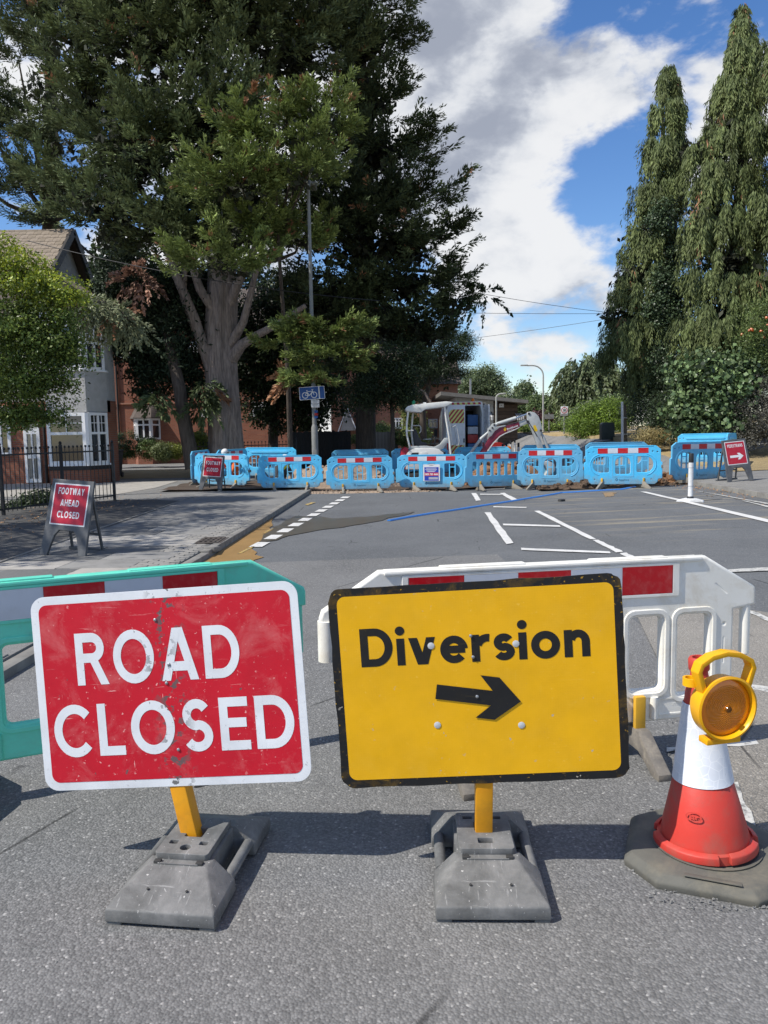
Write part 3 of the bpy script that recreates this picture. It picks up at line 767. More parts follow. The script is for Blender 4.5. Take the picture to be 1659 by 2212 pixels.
# relaid strip of carriageway in front of the closure, its far edge cut straight
e0, e1, e2 = gnd(400, 1222), gnd(830, 1206), gnd(1075, 1198)
flat = flat_poly('road_patch', [(-2.6, 3.0), (-2.62, 5.2), (-2.5, 8.2), (e0.x, e0.y), (e1.x, e1.y), (e2.x, e2.y), gnd(1110, 1230)[:2], gnd(1360, 1290)[:2], gnd(1480, 1560)[:2], gnd(1620, 1790)[:2], gnd(1700, 1990)[:2], (2.2, -4), (-6, -4), (-6, 2.2)], ROAD_NEW, .004, None)
struct('road_patch', flat, ROAD_NEW)
struct('gritty_road_edge', flat_poly('gritty_road_edge', [gnd(1362, 1302)[:2], gnd(1470, 1300)[:2], gnd(1700, 1330)[:2], (4.5, 6.0), (5.0, 3.0), (4.6, 1.8), gnd(1690, 1960)[:2], gnd(1612, 1770)[:2], gnd(1490, 1570)[:2]], ROAD_GRIT, .009), ROAD_GRIT)

# -------- left footway: kerb stones, slabs, block paving, tarmac
def kx(y): return -2.62 + (y - 5.3) * (.25 / 5.4) if y < 10.7 else -2.37 + (y - 10.7) * (.27 / 9.3)
outl = [(kx(y) - .125, y) for y in (-1, 2, 5, 8, 10.4, 14, 18, 22, 27, 40)]
mb = MB(); poly = outl + [(-3.0, 75), (-45, 75), (-45, -1)]
mb.prism(poly, -.05, .086, 'xy')
pave = struct('pavement', mb.mesh('pavement'), FOOT_TAR)
tar = struct('dark_footway', flat_poly('dark_footway', [gnd(-60, 1226, .1)[:2], gnd(205, 1147, .1)[:2], gnd(394, 1081, .1)[:2], gnd(330, 1078, .1)[:2], gnd(248, 1079, .1)[:2], gnd(130, 1091, .1)[:2], gnd(-300, 1120, .1)[:2], gnd(-420, 1260, .1)[:2]], DARK_TAR, .091, None), DARK_TAR)
SLABS = [mat('slab_pale', (.40, .375, .335), (.33, .31, .275), 3, .85, bump=.35, bscale=60, dirt=(.15, .14, .125), dscale=5, damt=.5),
         mat('slab_grey', (.26, .25, .235), (.215, .21, .195), 3, .85, bump=.35, bscale=60, dirt=(.12, .115, .105), dscale=5, damt=.5),
         mat('slab_tarmac', (.15, .148, .142), (.12, .12, .115), 30, .9, bump=.5, bscale=120)]
KERB = mat('kerb_concrete', (.25, .24, .215), (.19, .18, .165), 4, .85, bump=.4, bscale=50, dirt=(.11, .10, .085), dscale=6, damt=.6)
BLOCK = [mat('block_grey', (.29, .275, .25), (.22, .21, .19), 5, .88, bump=.4, bscale=60, dirt=(.12, .11, .1), dscale=6, damt=.5),
         mat('block_buff', (.25, .225, .19), (.20, .18, .15), 5, .88, bump=.4, bscale=60, dirt=(.12, .11, .1), dscale=6, damt=.5)]
rng = random.Random(11)
def drop(y):          # dropped crossing near the gully
    return .03 * smooth((10.9 - y) / .8)
# kerb stones
y = 3.1; j = 0
stone = {}
while y < 26:
    L = .905; x = kx(y + L / 2) - .0625; d = drop(y + L / 2)
    key = round(d, 3)
    if key not in stone:
        stone[key] = MB().box((0, 0, -.05 - d / 2), (.125, .898, .30 - d)).mesh('kerb_stone', bevel=.014)
    o = link('kerb_stone', stone[key], pave, KERB); o.location = (x, y + L / 2, 0.0 + rng.uniform(-.004, .004)); o.rotation_euler.z = -math.atan2(kx(y + 1) - kx(y), 1) + rng.uniform(-.006, .006)
    y += L
slab_me = [MB().box((0, 0, 0), (.584, .884, .04)).mesh('paving_slab', bevel=.006) for _ in range(3)]
ex0, ex1 = gnd(100, 1180, .1), gnd(394, 1081, .1)
def edge_x(y): return ex0.x + (y - ex0.y) * (ex1.x - ex0.x) / (ex1.y - ex0.y)
for row in range(-6, 12):
    yy = 7.0 + row * .602
    n = 0
    while True:
        x = edge_x(yy) + .5 + n * .9
        if x > kx(yy) - (.55 if yy < 8.4 or yy > 14.6 else 1.0): break
        if yy > 1.8:
            pale = rng.random() < (.62 if yy < 8.6 else .30)
            mi = 0 if pale else (1 if rng.random() < .45 else 2)
            o = link('paving_slab', slab_me[mi], pave, SLABS[mi]); o.rotation_euler = (rng.uniform(-.004, .004), rng.uniform(-.004, .004), PI / 2 + rng.uniform(-.01, .01) - .03)
            o.location = (x + (row % 2) * .3, yy, .078 + rng.uniform(-.002, .004) )
        n += 1
blk = MB().box((0, 0, 0), (.093, .192, .05)).mesh('paving_block', bevel=.004, seg=1)
for r in range(0, 62):
    yy = 8.5 + r * .101
    for cI in range(0, 6):
        x = kx(yy) - .23 - cI * .202 + (.1 if r % 2 else 0)
        if x > kx(yy) - .22 or (yy > 13.4 and cI > 3): continue
        o = link('paving_block', blk, pave, BLOCK[0]); o.rotation_euler = (rng.uniform(-.012, .012), rng.uniform(-.012, .012), PI / 2 + rng.uniform(-.02, .02))
        o.location = (x, yy, .0705 + rng.uniform(-.003, .004))
# edging kerb of the slabbed strip
ed = MB().box((0, 0, 0), (.05, .91, .06)).mesh('edging_stone', bevel=.006)
y = 6.0
while y < 19.5:
    o = link('edging_stone', ed, pave, KERB); o.location = (edge_x(y + .45) - .02, y + .45, .071); o.rotation_euler.z = -math.atan2(ex1.x - ex0.x, ex1.y - ex0.y)
    y += .92
# road gully cut into the kerb
G = thing('gully', 'cast iron side-entry road gully set into the left kerb', 'drain', (kx(11.4) - .2, 11.35, .09))
IRON = mat('cast_iron', (.075, .065, .058), (.12, .10, .085), 12, .7, metal=.3, bump=.3, bscale=60)
g = sheet_mesh('cover', rrect(-.20, -.30, .13, .30, .02, 2), [rrect(-.16 + .075 * i, -.25 + .17 * j_, -.115 + .075 * i, -.12 + .17 * j_, .008, 1) for i in range(4) for j_ in range(3)], .008, .002, upright=False)
link('cover', g, G, IRON).location.z = .014
MB().box((.155, 0, -.02), (.05, .62, .07)).build('throat', IRON, G, bevel=.008)
MB().box((.13, -.62, -.03), (.16, .5, .08), M=Matrix.Rotation(rad(-7), 3, 'X')).build('end_stone', KERB, G, bevel=.03)

# -------- right-hand footway and verge
k0, k1 = gnd(1510, 1049, .02), gnd(1659, 1076, .02)
kd = (k0 - k1); kd.z = 0; kd.normalize()
ka, kb = k1 - kd * 9, k0 + kd * 60
def zright(x, y):
    return zr(x) + .11 + smooth((y - 23) / 15) * 1.05 * smooth((x - 8.2) / 3.2) + .05 * math.sin(x * 1.3 + y * .7) * smooth((y - 24) / 4)
mb = MB()
n = 40
def kline(y): return ka.x + (kb.x - ka.x) * (y - ka.y) / (kb.y - ka.y)
def rverge(name, off0, off1, y0, y1, m, dz, nx=9, ny=34):
    vs, fs = [], []
    for j in range(ny):
        y = y0 + (y1 - y0) * j / (ny - 1)
        for i in range(nx):
            x = kline(y) + off0 + (off1 - off0) * (max(0, i - 1) / (nx - 2)) ** 1.6
            vs.append((x, y, zright(x, y) + dz - (.35 if i == 0 else 0)))
    for j in range(ny - 1):
        for i in range(nx - 1):
            fs.append([j * nx + i, j * nx + i + 1, (j + 1) * nx + i + 1, (j + 1) * nx + i])
    me = bpy.data.meshes.new(name); me.from_pydata(vs, [], fs); me.polygons.foreach_set('use_smooth', [True] * len(fs)); me.update()
    return struct(name, me, m)
rp = rverge('pavement_right', .13, 40, 6, 80, FOOT_TAR, -.01)
y = 8.0; j = 0
rk = MB().box((0, 0, 0), (.125, .90, .26)).mesh('kerb_stone', bevel=.014)
while y < 30:
    o = link('kerb_stone', rk, rp, KERB); x = kline(y + .45) + .065
    o.location = (x, y + .45, zr(x) - .02); o.rotation_euler.z = -math.atan2(kd.x, kd.y); y += .907
v0 = gnd(1659, 1003, .2)
rverge('grass_verge', 2.3, 45, 22.5, 85, DRY, .012, 14, 44)
# leaf litter in the right gutter
def litter(name, cx, cy, sx, sy, n, m, zf, size=(.02, .05), seed=1):
    r = np.random.default_rng(seed)
    P = np.stack([r.normal(cx, sx, n), r.normal(cy, sy, n), np.zeros(n)], 1)
    mb = MB()
    for p in P:
        a = r.uniform(0, 6.28); s_ = r.uniform(*size); z = zf(p[0], p[1]) + r.uniform(.004, .02)
        dx, dy = math.cos(a) * s_, math.sin(a) * s_
        t1, t2 = r.uniform(-.012, .012, 2)
        mb.add([(p[0] - dx, p[1] - dy, z + t1), (p[0] + dy * .5, p[1] - dx * .5, z), (p[0] + dx, p[1] + dy, z - t1 + .004), (p[0] - dy * .5, p[1] + dx * .5, z + t2 + .004)], [[0, 1, 2], [0, 2, 3]])
    o = mb.build(name, m, None, smooth=False); o['kind'] = 'stuff'; return o
LEAFY = mat('dry_leaf', (.30, .15, .07), (.42, .25, .11), 3, .8)
lm = gnd(1575, 1058)
tag(litter('leaf_litter', lm.x + .3, lm.y, .55, 1.5, 900, LEAFY, lambda x, y: zr(x) + .004, (.015, .04), 2), 'brown dry leaves lying along the right kerb', 'leaf litter')
tag(litter('fallen_leaves', -6.6, 15.6, .5, 2.2, 500, LEAFY, lambda x, y: .095, (.015, .035), 5), 'scattered dry leaves on the dark footway under the iron railings', 'leaf litter')

# loose grit and stones on the unswept strip by the cone
def chips(name, pts, m, smin, smax, seed):
    r = random.Random(seed); mb = MB()
    for (x, y, z) in pts:
        s_ = r.uniform(smin, smax); a = r.uniform(0, 6.28)
        base = [(math.cos(a + q * 2.09) * s_ * r.uniform(.7, 1.3), math.sin(a + q * 2.09) * s_ * r.uniform(.6, 1.1)) for q in range(3)]
        mb.add([(x + p[0], y + p[1], z) for p in base] + [(x + r.uniform(-.3, .3) * s_, y + r.uniform(-.3, .3) * s_, z + s_ * r.uniform(.5, .9))], [[0, 1, 3], [1, 2, 3], [2, 0, 3]])
    o = mb.build(name, m, None, smooth=False); o['kind'] = 'stuff'; return o
STONE = mat('grit_stone', (.26, .25, .23), (.10, .105, .11), 40, .85)
r = random.Random(3)
pts = []
for _ in range(1500):
    p = gnd(r.triangular(1360, 1720, 1650), 1290 + 680 * r.random() ** .8); pts.append((p.x, p.y, p.z + .009))
tag(chips('loose_grit', pts, STONE, .003, .010, 8), 'loose grey grit and stones on the worn road edge beside the cone', 'gravel')
pts = [(r.uniform(-3, 2), r.uniform(1.6, 9.5), .004) for _ in range(420)]
tag(chips('stray_grit', pts, STONE, .002, .006, 9), 'tiny pale stones strewn over the smooth dark tarmac', 'gravel')

# -------- road markings
PAINT = None
def paint(name, c, wear=.55):
    m, nt, b = nodes_of(name); k = NT(nt); v = k.coord()
    f = k.step(k.noise(v, 16, 8, .75), wear, wear + .12)
    cc = k.mix(k.step(k.noise(v, 3, 5), .3, .7), c, tuple(x * .8 for x in c))
    nt.links.new(k.mix(f, cc, (.13, .13, .128)), b.inputs['Base Color']); b.inputs['Roughness'].default_value = .75
    k.bump(k.noise(v, 90, 3), .3, .004, b); return m
LINE_W = paint('line_paint_white', (.66, .65, .62), .58)
LINE_WORN = paint('line_paint_worn', (.56, .55, .51), .50)
LINE_Y = paint('line_paint_yellow', (.52, .36, .10), .47)
def c6(p): return ((1500 + p[0] / 1.0886) / 1.8227, (1900 + p[1] / 1.0886) / 1.8227)
def c7(p): return ((2124 + p[0] / 1.8433) / 1.8227, (1500 + p[1] / 1.8433) / 1.8227)
def c5(p): return ((700 + p[0] / 1.8433) / 1.8227, (1500 + p[1] / 1.8433) / 1.8227)
def c4_(p): return ((p[0] / 1.659) / 1.8227, (1600 + p[1] / 1.659) / 1.8227)
def marking(quad, m=None, dz=.013, sub=10):
    a, b, c, d = [gnd(*q) for q in quad]
    mb = MB(); r = random.Random(int(a.x * 1000) + int(a.y * 77))
    vs = []
    for i in range(sub + 1):
        t = i / sub
        L, R = a.lerp(d, t), b.lerp(c, t)
        w = (R - L); ln = w.length
        j1, j2 = r.uniform(-.012, .012), r.uniform(-.012, .012)
        L = L + w.normalized() * j1; R = R + w.normalized() * j2
        vs += [(L.x, L.y, zr(L.x) + dz), (R.x, R.y, zr(R.x) + dz)]
    mb.add(vs, [[2 * i, 2 * i + 1, 2 * i + 3, 2 * i + 2] for i in range(sub)])
    o = mb.build('road_marking', m or LINE_W, None, smooth=False); o['kind'] = 'structure'
    return o
for q in ([(443, 130), (468, 130), (570, 262), (537, 267)], [(388, 47), (408, 47), (428, 78), (407, 80)],
          [(655, 124), (680, 123), (925, 246), (895, 246)], [(905, 249), (932, 249), (1040, 300), (1010, 303)], [(1020, 306), (1050, 304), (1200, 375), (1160, 378)],
          [(508, 47), (530, 46), (585, 75), (560, 77)],
          [(482, 108), (482, 104), (625, 107), (622, 111)], [(525, 186), (522, 179), (765, 186), (770, 193)], [(602, 292), (600, 283), (980, 299), (985, 307)],
          [(425, 54), (425, 50), (520, 51), (520, 54)]):
    marking([c6(p) for p in q])
marking([c6(p) for p in [(1112, 41), (1135, 41), (1790, 190), (1790, 206)]])
marking([c6(p) for p in [(1490, 388), (1485, 377), (1800, 360), (1800, 378)]], LINE_WORN)
marking([c6(p) for p in [(1040, 516), (1035, 500), (1480, 538), (1480, 556)]], LINE_WORN, .016)
marking([c6(p) for p in [(1552, 552), (1575, 550), (1750, 620), (1750, 645)]], LINE_WORN, .016)
marking([(1440, 1630), (1440, 1620), (1700, 1596), (1700, 1608)], LINE_WORN, .016)
marking([(1560, 1484), (1560, 1474), (1700, 1494), (1700, 1506)], LINE_WORN, .016)
marking([(1574, 1700), (1592, 1696), (1650, 1836), (1628, 1842)], LINE_WORN, .016)
marking([c7(p) for p in [(1148, 803), (1160, 803), (1760, 908), (1760, 918)]], LINE_WORN)
marking([c7(p) for p in [(1470, 872), (1490, 872), (1760, 935), (1740, 942)]], LINE_WORN)
# short edge dashes along the left kerb, yellow line remnants in the gutter
d0, d1 = gnd(*c5((595, 1192))), gnd(*c5((1215, 848)))
nd = 11
for i in range(nd):
    p = d0.lerp(d1, i / (nd - 1)); dy = (d1 - d0).normalized(); dx = Vector((dy.y, -dy.x, 0))
    a, b_ = p - dy * .25, p + dy * .25
    mb = MB().add([tuple(a - dx * .1 + Vector((0, 0, .013))), tuple(a + dx * .1 + Vector((0, 0, .013))), tuple(b_ + dx * .1 + Vector((0, 0, .013))), tuple(b_ - dx * .1 + Vector((0, 0, .013)))], [[0, 1, 2, 3]])
    mb.build('road_marking', LINE_W, None, smooth=False)['kind'] = 'structure'
for q in ([(600, 1120), (640, 1105), (700, 1075), (672, 1080)], [(920, 900), (945, 905), (1000, 885), (975, 883)], [(430, 1262), (470, 1252), (560, 1205), (530, 1208)]):
    marking([c5(p) for p in q], LINE_Y, .013, 5)

# -------- standing water on the left
def water_mat(name, c, rough):
    m, nt, b = nodes_of(name); k = NT(nt); v = k.coord()
    nt.links.new(k.mix(k.noise(v, 3, 5), c, tuple(x * .6 for x in c)), b.inputs['Base Color'])
    b.inputs['Roughness'].default_value = rough; b.inputs['Specular IOR Level'].default_value = .4
    k.bump(k.noise(v, 9, 3), .04, .01, b); return m
MUDW = water_mat('muddy_water', (.36, .22, .085), .48)
WETM = water_mat('wet_mud', (.12, .103, .078), .34)
def puddle(name, label, pts, m, dz):
    g_ = [gnd(*p) for p in pts]; n = len(g_); out = []
    r = random.Random(len(pts))
    for i in range(n):
        a, b_ = g_[i], g_[(i + 1) % n]
        for q in range(5):
            p = a.lerp(b_, q / 5); out.append((p.x + r.uniform(-.05, .05), p.y + r.uniform(-.09, .09)))
    o = link(name, flat_poly(name, out, m, dz), None, m); o['kind'] = 'structure'; o['label'] = label; return o
wr = random.Random(6); inner, outer = [], []
for i in range(34):
    y_ = 8.3 + i * .22
    w_p = .10 + .55 * math.exp(-((y_ - 10.1) / .75) ** 2) + .34 * math.exp(-((y_ - 12.2) / 1.6) ** 2)
    w_p *= smooth((15.6 - y_) / 1.5) * smooth((y_ - 8.1) / .6)
    inner.append((kx(y_) + .012, y_)); outer.append((kx(y_) + .02 + w_p * wr.uniform(.82, 1.12), y_))
o = link('brown_puddle', flat_poly('brown_puddle', inner + outer[::-1], MUDW, .0085), None, MUDW); o['kind'] = 'structure'; o['label'] = 'brown muddy puddle along the gutter by the gully'
puddle('wet_streak', 'wet muddy streak across the lane', [(590, 1140), (640, 1115), (720, 1120), (790, 1118), (850, 1110), (900, 1106), (800, 1130), (720, 1142), (640, 1155), (560, 1178), (545, 1182)], WETM, .0105)
puddle('hose_puddle', 'small brown puddle under the hose', [c7((450, 810)), c7((560, 812)), c7((520, 840)), c7((470, 842))], MUDW, .0085)
# ------------------------------------------------------------------ blue interlocking barriers round the excavation
def barrier_blue(name, c, fade, mud):
    m, nt, b = nodes_of(name); k = NT(nt); v = k.coord(); z = k.sep(v)[2]
    r = k.n.new('ShaderNodeObjectInfo').outputs['Random']
    cc = k.mix(k.step(k.noise(v, 2.5, 6, .6), .3, .75), c, tuple(x * .82 for x in c))
    cc = k.mix(k.math('MULTIPLY', k.step(k.noise(v, 6, 8, .7, .4), .5, .8), fade), cc, (.36, .56, .66))
    splash = k.math('MULTIPLY', k.step(k.math('ADD', z, k.math('MULTIPLY', k.noise(v, 7, 8, .75), .7)), .72, .46), mud)
    cc = k.mix(splash, cc, (.24, .19, .13))
    hs = k.n.new('ShaderNodeHueSaturation'); k.put(hs.inputs['Color'], cc)
    k.put(hs.inputs['Value'], k.math('ADD', .84, k.math('MULTIPLY', r, .26))); k.put(hs.inputs['Saturation'], k.math('ADD', .92, k.math('MULTIPLY', r, .14)))
    nt.links.new(hs.outputs[0], b.inputs['Base Color']); b.inputs['Roughness'].default_value = .42; b.inputs['Specular IOR Level'].default_value = .35
    k.bump(k.noise(v, 12, 4), .08, .006, b); return m
BLUE = barrier_blue('barrier_blue', (.115, .52, .83), .22, .6)
BLUE2 = barrier_blue('barrier_blue_faded', (.16, .50, .74), .5, .7)
FOOT_GREY = mat('foot_concrete_grey', (.30, .27, .215), (.20, .18, .15), 6, .8, dirt=(.14, .11, .08), dscale=8, damt=.5, bump=.3, bscale=40)
CLIP_GREY = mat('clip_grey', (.22, .21, .19), None, 6, .6)
def blue_proto(kind, blue):
    parts = []
    out = [(-.78, .12), (.78, .12), (.84, .17), (.86, .25), (.955, .27), (.955, .66), (.915, .68), (.915, .99), (.80, 1.08), (-.80, 1.08), (-.915, .99), (-.915, .68), (-.955, .66), (-.955, .27), (-.86, .25), (-.84, .17)]
    holes = []
    if kind == 'A':
        holes += [rrect(-.76, .40, -.33, .83, (.20, .05, .05, .20), 5), rrect(-.20, .36, .20, .83, (.06, .06, .17, .17), 5), rrect(.33, .40, .76, .83, (.05, .20, .20, .05), 5)]
        holes += [circ(sx * .845, .93, .028, 10, 1.2) for sx in (-1, 1)] + [circ(sx * .73, .945, .03, 10) for sx in (-1, 1)] + [circ(sx * .70, .235, .032, 10, .7) for sx in (-1, 1)]
        holes += [rrect(sx * .835 - .010, .46, sx * .835 + .010, .74, .009, 2) for sx in (-1, 1)]
    else:
        for i in range(7): holes.append(rrect(-.74 + .215 * i, .42, -.74 + .215 * i + .15, .84, (.03, .03, .07, .07), 4))
        holes += [circ(sx * .85, .93, .026, 10, 1.2) for sx in (-1, 1)]
    parts.append(('panel', sheet_mesh('panel', out, holes, .012, .013, res=1), blue, (0, 0, 0)))
    if kind == 'A':
        for cx, z0, z1 in ((-.545, .40, .83), (0, .36, .83), (.545, .40, .83)):
            mb = MB()
            for sx in (-1, 1): mb.box((cx + sx * .075, 0, (z0 + z1) / 2), (.026, .028, z1 - z0 + .01))
            mb.box((cx, 0, (z0 + z1) / 2 + (.10 if cx else .0)), (.125, .0274, .026))
            parts.append(('window_bars', mb.mesh('window_bars'), blue, (0, 0, 0)))
        fr = rrect(-.27, .30, .27, .875, .02, 2); inn = rrect(-.245, .32, .245, .855, .02, 2)
        parts.append(('rib_frame', sheet_mesh('rib_frame', fr, [inn], .026, .003, res=1), blue, (0, 0, 0)))
        for sx in (-1, 1):
            mb = MB(); a = [(sx * (.545 + .27 * math.cos(rad(q))), -.024, .615 + .27 * math.sin(rad(q))) for q in range(-80, 81, 16)]
            mb.tube(a, .012, 6)
            parts.append(('curved_rib', mb.mesh('curved_rib'), blue, (0, 0, 0)))
    mb = MB().box((0, 0, 1.083), (1.50, .066, .026)); parts.append(('top_rail', mb.mesh('top_rail', bevel=.008), blue, (0, 0, 0)))
    mb = MB().prism([(-.62, .90), (.62, .90), (.66, .94), (.62, .98), (-.62, .98), (-.66, .94)], .024, .045); parts.append(('back_rail', mb.mesh('back_rail', bevel=.006), blue, (0, 0, 0)))
    tile = MB().box((0, 0, 0), (.2495, .003, .132)).mesh('reflective_panel')
    tile2 = tile.copy()
    for i in range(5): parts.append(('reflective_panel', tile if i % 2 == 0 else tile2, RED_FILM if i % 2 == 0 else WHITE_FILM, (-.5 + .25 * i, -.028, .972)))
    txt = text_mesh('Sapphire', .05, .25, bold=.01); parts.append(('lettering', txt, mat('barrier_print', (.05, .16, .26), None, 30, .6), (.03, -.0275, .225)))
    dia = sheet_mesh('logo', [(-.04, 0), (0, -.045), (.04, 0), (0, .045)], [[(-.018, 0), (0, .02), (.018, 0), (0, -.02)]]); parts.append(('logo', dia, MATS['barrier_print'], (-.15, -.0272, .228)))
    foot = MB().prism([(-.34, 0), (-.30, 0), (.0, .03), (.22, 0), (.27, 0), (.27, .02), (.035, .19), (-.035, .19), (-.34, .028)], -.03, .03, 'yz').mesh('foot', bevel=.008)
    peg = MB().box((0, 0, 0), (.05, .028, .13)).mesh('foot_peg', bevel=.006)
    clip = MB().box((0, 0, 0), (.05, .085, .08)).mesh('coupling', bevel=.006)
    return parts, foot, peg, clip
PROTO = {('A', 0): blue_proto('A', BLUE), ('A', 1): blue_proto('A', BLUE2), ('B', 0): blue_proto('B', BLUE)}
brng = random.Random(21)
def blue_barrier(L, R, label, kind='A', tone=0, flip=False, base=None, vs=1.0, group='blue barriers round the trench'):
    L, R = Vector(L), Vector(R); c = (L + R) / 2
    d = R - L; d.z = 0; ang = math.atan2(d.y, d.x)
    if flip: ang += PI
    t = thing('blue_barrier', label, 'barrier', (c.x, c.y, c.z if base is None else base), ang, group)
    s = max(.9, min(1.12, d.length / 1.93)); t.scale = (s, 1, vs)
    parts, foot, peg, clip = PROTO[(kind, tone)]
    panel = None
    for n, me, m, loc in parts:
        o = link(n, me, t if panel is None or n == 'reflective_panel' else panel, m); o.location = loc
        if n == 'panel': panel = o
    for sx in (-1, 1):
        f = link('foot', foot, t, FOOT_GREY); f.location = (sx * .50, 0, 0); f.rotation_euler.z = brng.uniform(-.75, .75)
        p = link('foot_peg', peg, f, FOOT_YEL if brng.random() < .75 else CLIP_GREY); p.location = (0, -.042, .205)
    link('coupling', clip, t, CLIP_GREY).location = (.962, 0, .56)
    t.rotation_euler.x = brng.uniform(-.03, .03); t.rotation_euler.y = brng.uniform(-.012, .012)
    return t
FL = 'blue plastic barrier with red and white board at the trench'
P1 = .10
def pv(x, y): v = gnd(x, y, P1); return v
blue_barrier(pv(410, 1052), pv(553, 1056), 'blue plastic barrier behind the small footway closed sign', 'A', 0, vs=.93)
blue_barrier(pv(557, 1058), gnd(699, 1064), 'blue plastic barrier at the end of the left kerb', 'A', 0, vs=.93)
blue_barrier(gnd(706, 1065), gnd(852, 1063), 'blue plastic barrier in front of the gravelly spoil heap', 'A', 0, vs=.93)
F4 = blue_barrier(gnd(856, 1061), gnd(1012, 1060), 'blue plastic barrier carrying the blue and red notice', 'A', 0, vs=.93)
blue_barrier(gnd(1004, 1063), gnd(1138, 1054), 'blue plastic barrier with seven narrow arched windows', 'B', 0, vs=.95)
blue_barrier(gnd(1118, 1059), gnd(1260, 1055), 'blue plastic barrier below the excavator dipper arm', 'A', 0)
blue_barrier(gnd(1262, 1057), gnd(1430, 1053), 'blue plastic barrier standing over the brown clods', 'A', 0)
blue_barrier(gnd(1433, 1051), gnd(1592, 1037), 'blue plastic barrier slanting back beside the pedestrians sign', 'A', 0)
RB = 'blue plastic barrier at the rear of the trench, its plain back turned to us'
def atz(x, Y, z=0.0): p = at(x, 950, Y); return Vector((p.x, Y, zr(p.x) + z))
blue_barrier(atz(1462, 26.5, .1), atz(1588, 25.5, .1), 'back of a blue barrier standing behind the slanting one by the pedestrians sign', 'A', 0, True)
blue_barrier(atz(1572, 23.6, .1), atz(1592, 25.4, .1), 'blue plastic barrier closing the right end of the trench', 'A', 0, True)
blue_barrier(atz(1262, 23.7), atz(1402, 23.7), 'back of a blue barrier behind the one over the brown clods', 'A', 0, True)
blue_barrier(atz(1124, 24.6), atz(1256, 24.2), 'back of a blue barrier just behind the excavator dipper arm', 'A', 0, True)
blue_barrier(atz(980, 25.8), atz(1106, 25.2), 'back of a faded blue barrier between the open van and the boom', 'A', 1, True)
blue_barrier(atz(840, 26.3), atz(972, 27.0), 'back of a faded blue barrier behind the excavator body', 'A', 1, True)
blue_barrier(atz(714, 26.4, .02), atz(842, 26.0), 'back of a faded blue barrier in front of the black fence', 'A', 1, True)
blue_barrier(atz(520, 27.2, .12), atz(644, 26.4, .12), 'blue plastic barrier under the big trunk, its back turned to us', 'A', 0, True)
blue_barrier(atz(455, 24.4, .1), atz(540, 27.0, .1), 'blue plastic barrier running back inside the left end of the works', 'A', 0)
blue_barrier(atz(410, 23.4, .1), atz(452, 25.6, .1), 'blue plastic barrier closing the left end of the works', 'A', 0)

# notice hung on the fourth barrier
NT_W = mat('notice_white', (.78, .78, .78), None, 8, .4)
NT_B = mat('notice_blue', (.03, .06, .42), (.025, .05, .36), 8, .35)
NT_R = mat('notice_red', (.60, .02, .05), None, 8, .35)
nb = thing('notice_board', 'white, blue and red notice with a phone number on the barrier', 'notice', (F4.location.x, F4.location.y, F4.location.z), F4.rotation_euler.z); nb.scale.z = .93
p = link('board', sheet_mesh('board', rrect(-.235, .30, .235, .80, .02, 3), [rrect(-.06, .755, .06, .785, .01, 2)], .004, .001), nb, NT_W); p.location.y = -.058
for nm, m_, z0, z1 in (('blue_field', NT_B, .56, .72), ('red_field', NT_R, .46, .558), ('lower_field', NT_B, .315, .458)):
    link(nm, MB().box((0, 0, (z0 + z1) / 2), (.40, .002, z1 - z0)).mesh(nm), p, m_).location.y = -.0062
tx = link('lettering', text_mesh('0800 783 4444', .062, .37, bold=.03), p, NT_W); tx.location = (0, -.0076, .508)
for i, (w_, z_) in enumerate(((.30, .69), (.33, .65), (.28, .61), (.2, .585))):
    link('print_line', MB().box((0, 0, 0), (w_, .001, .014)).mesh('print_line'), p, NT_W).location = (-.01, -.0079, z_)
link('print_panel', MB().box((.05, 0, .385), (.26, .001, .07)).mesh('print_panel'), p, mat('notice_grey', (.45, .46, .5), None, 30, .5)).location.y = -.0079

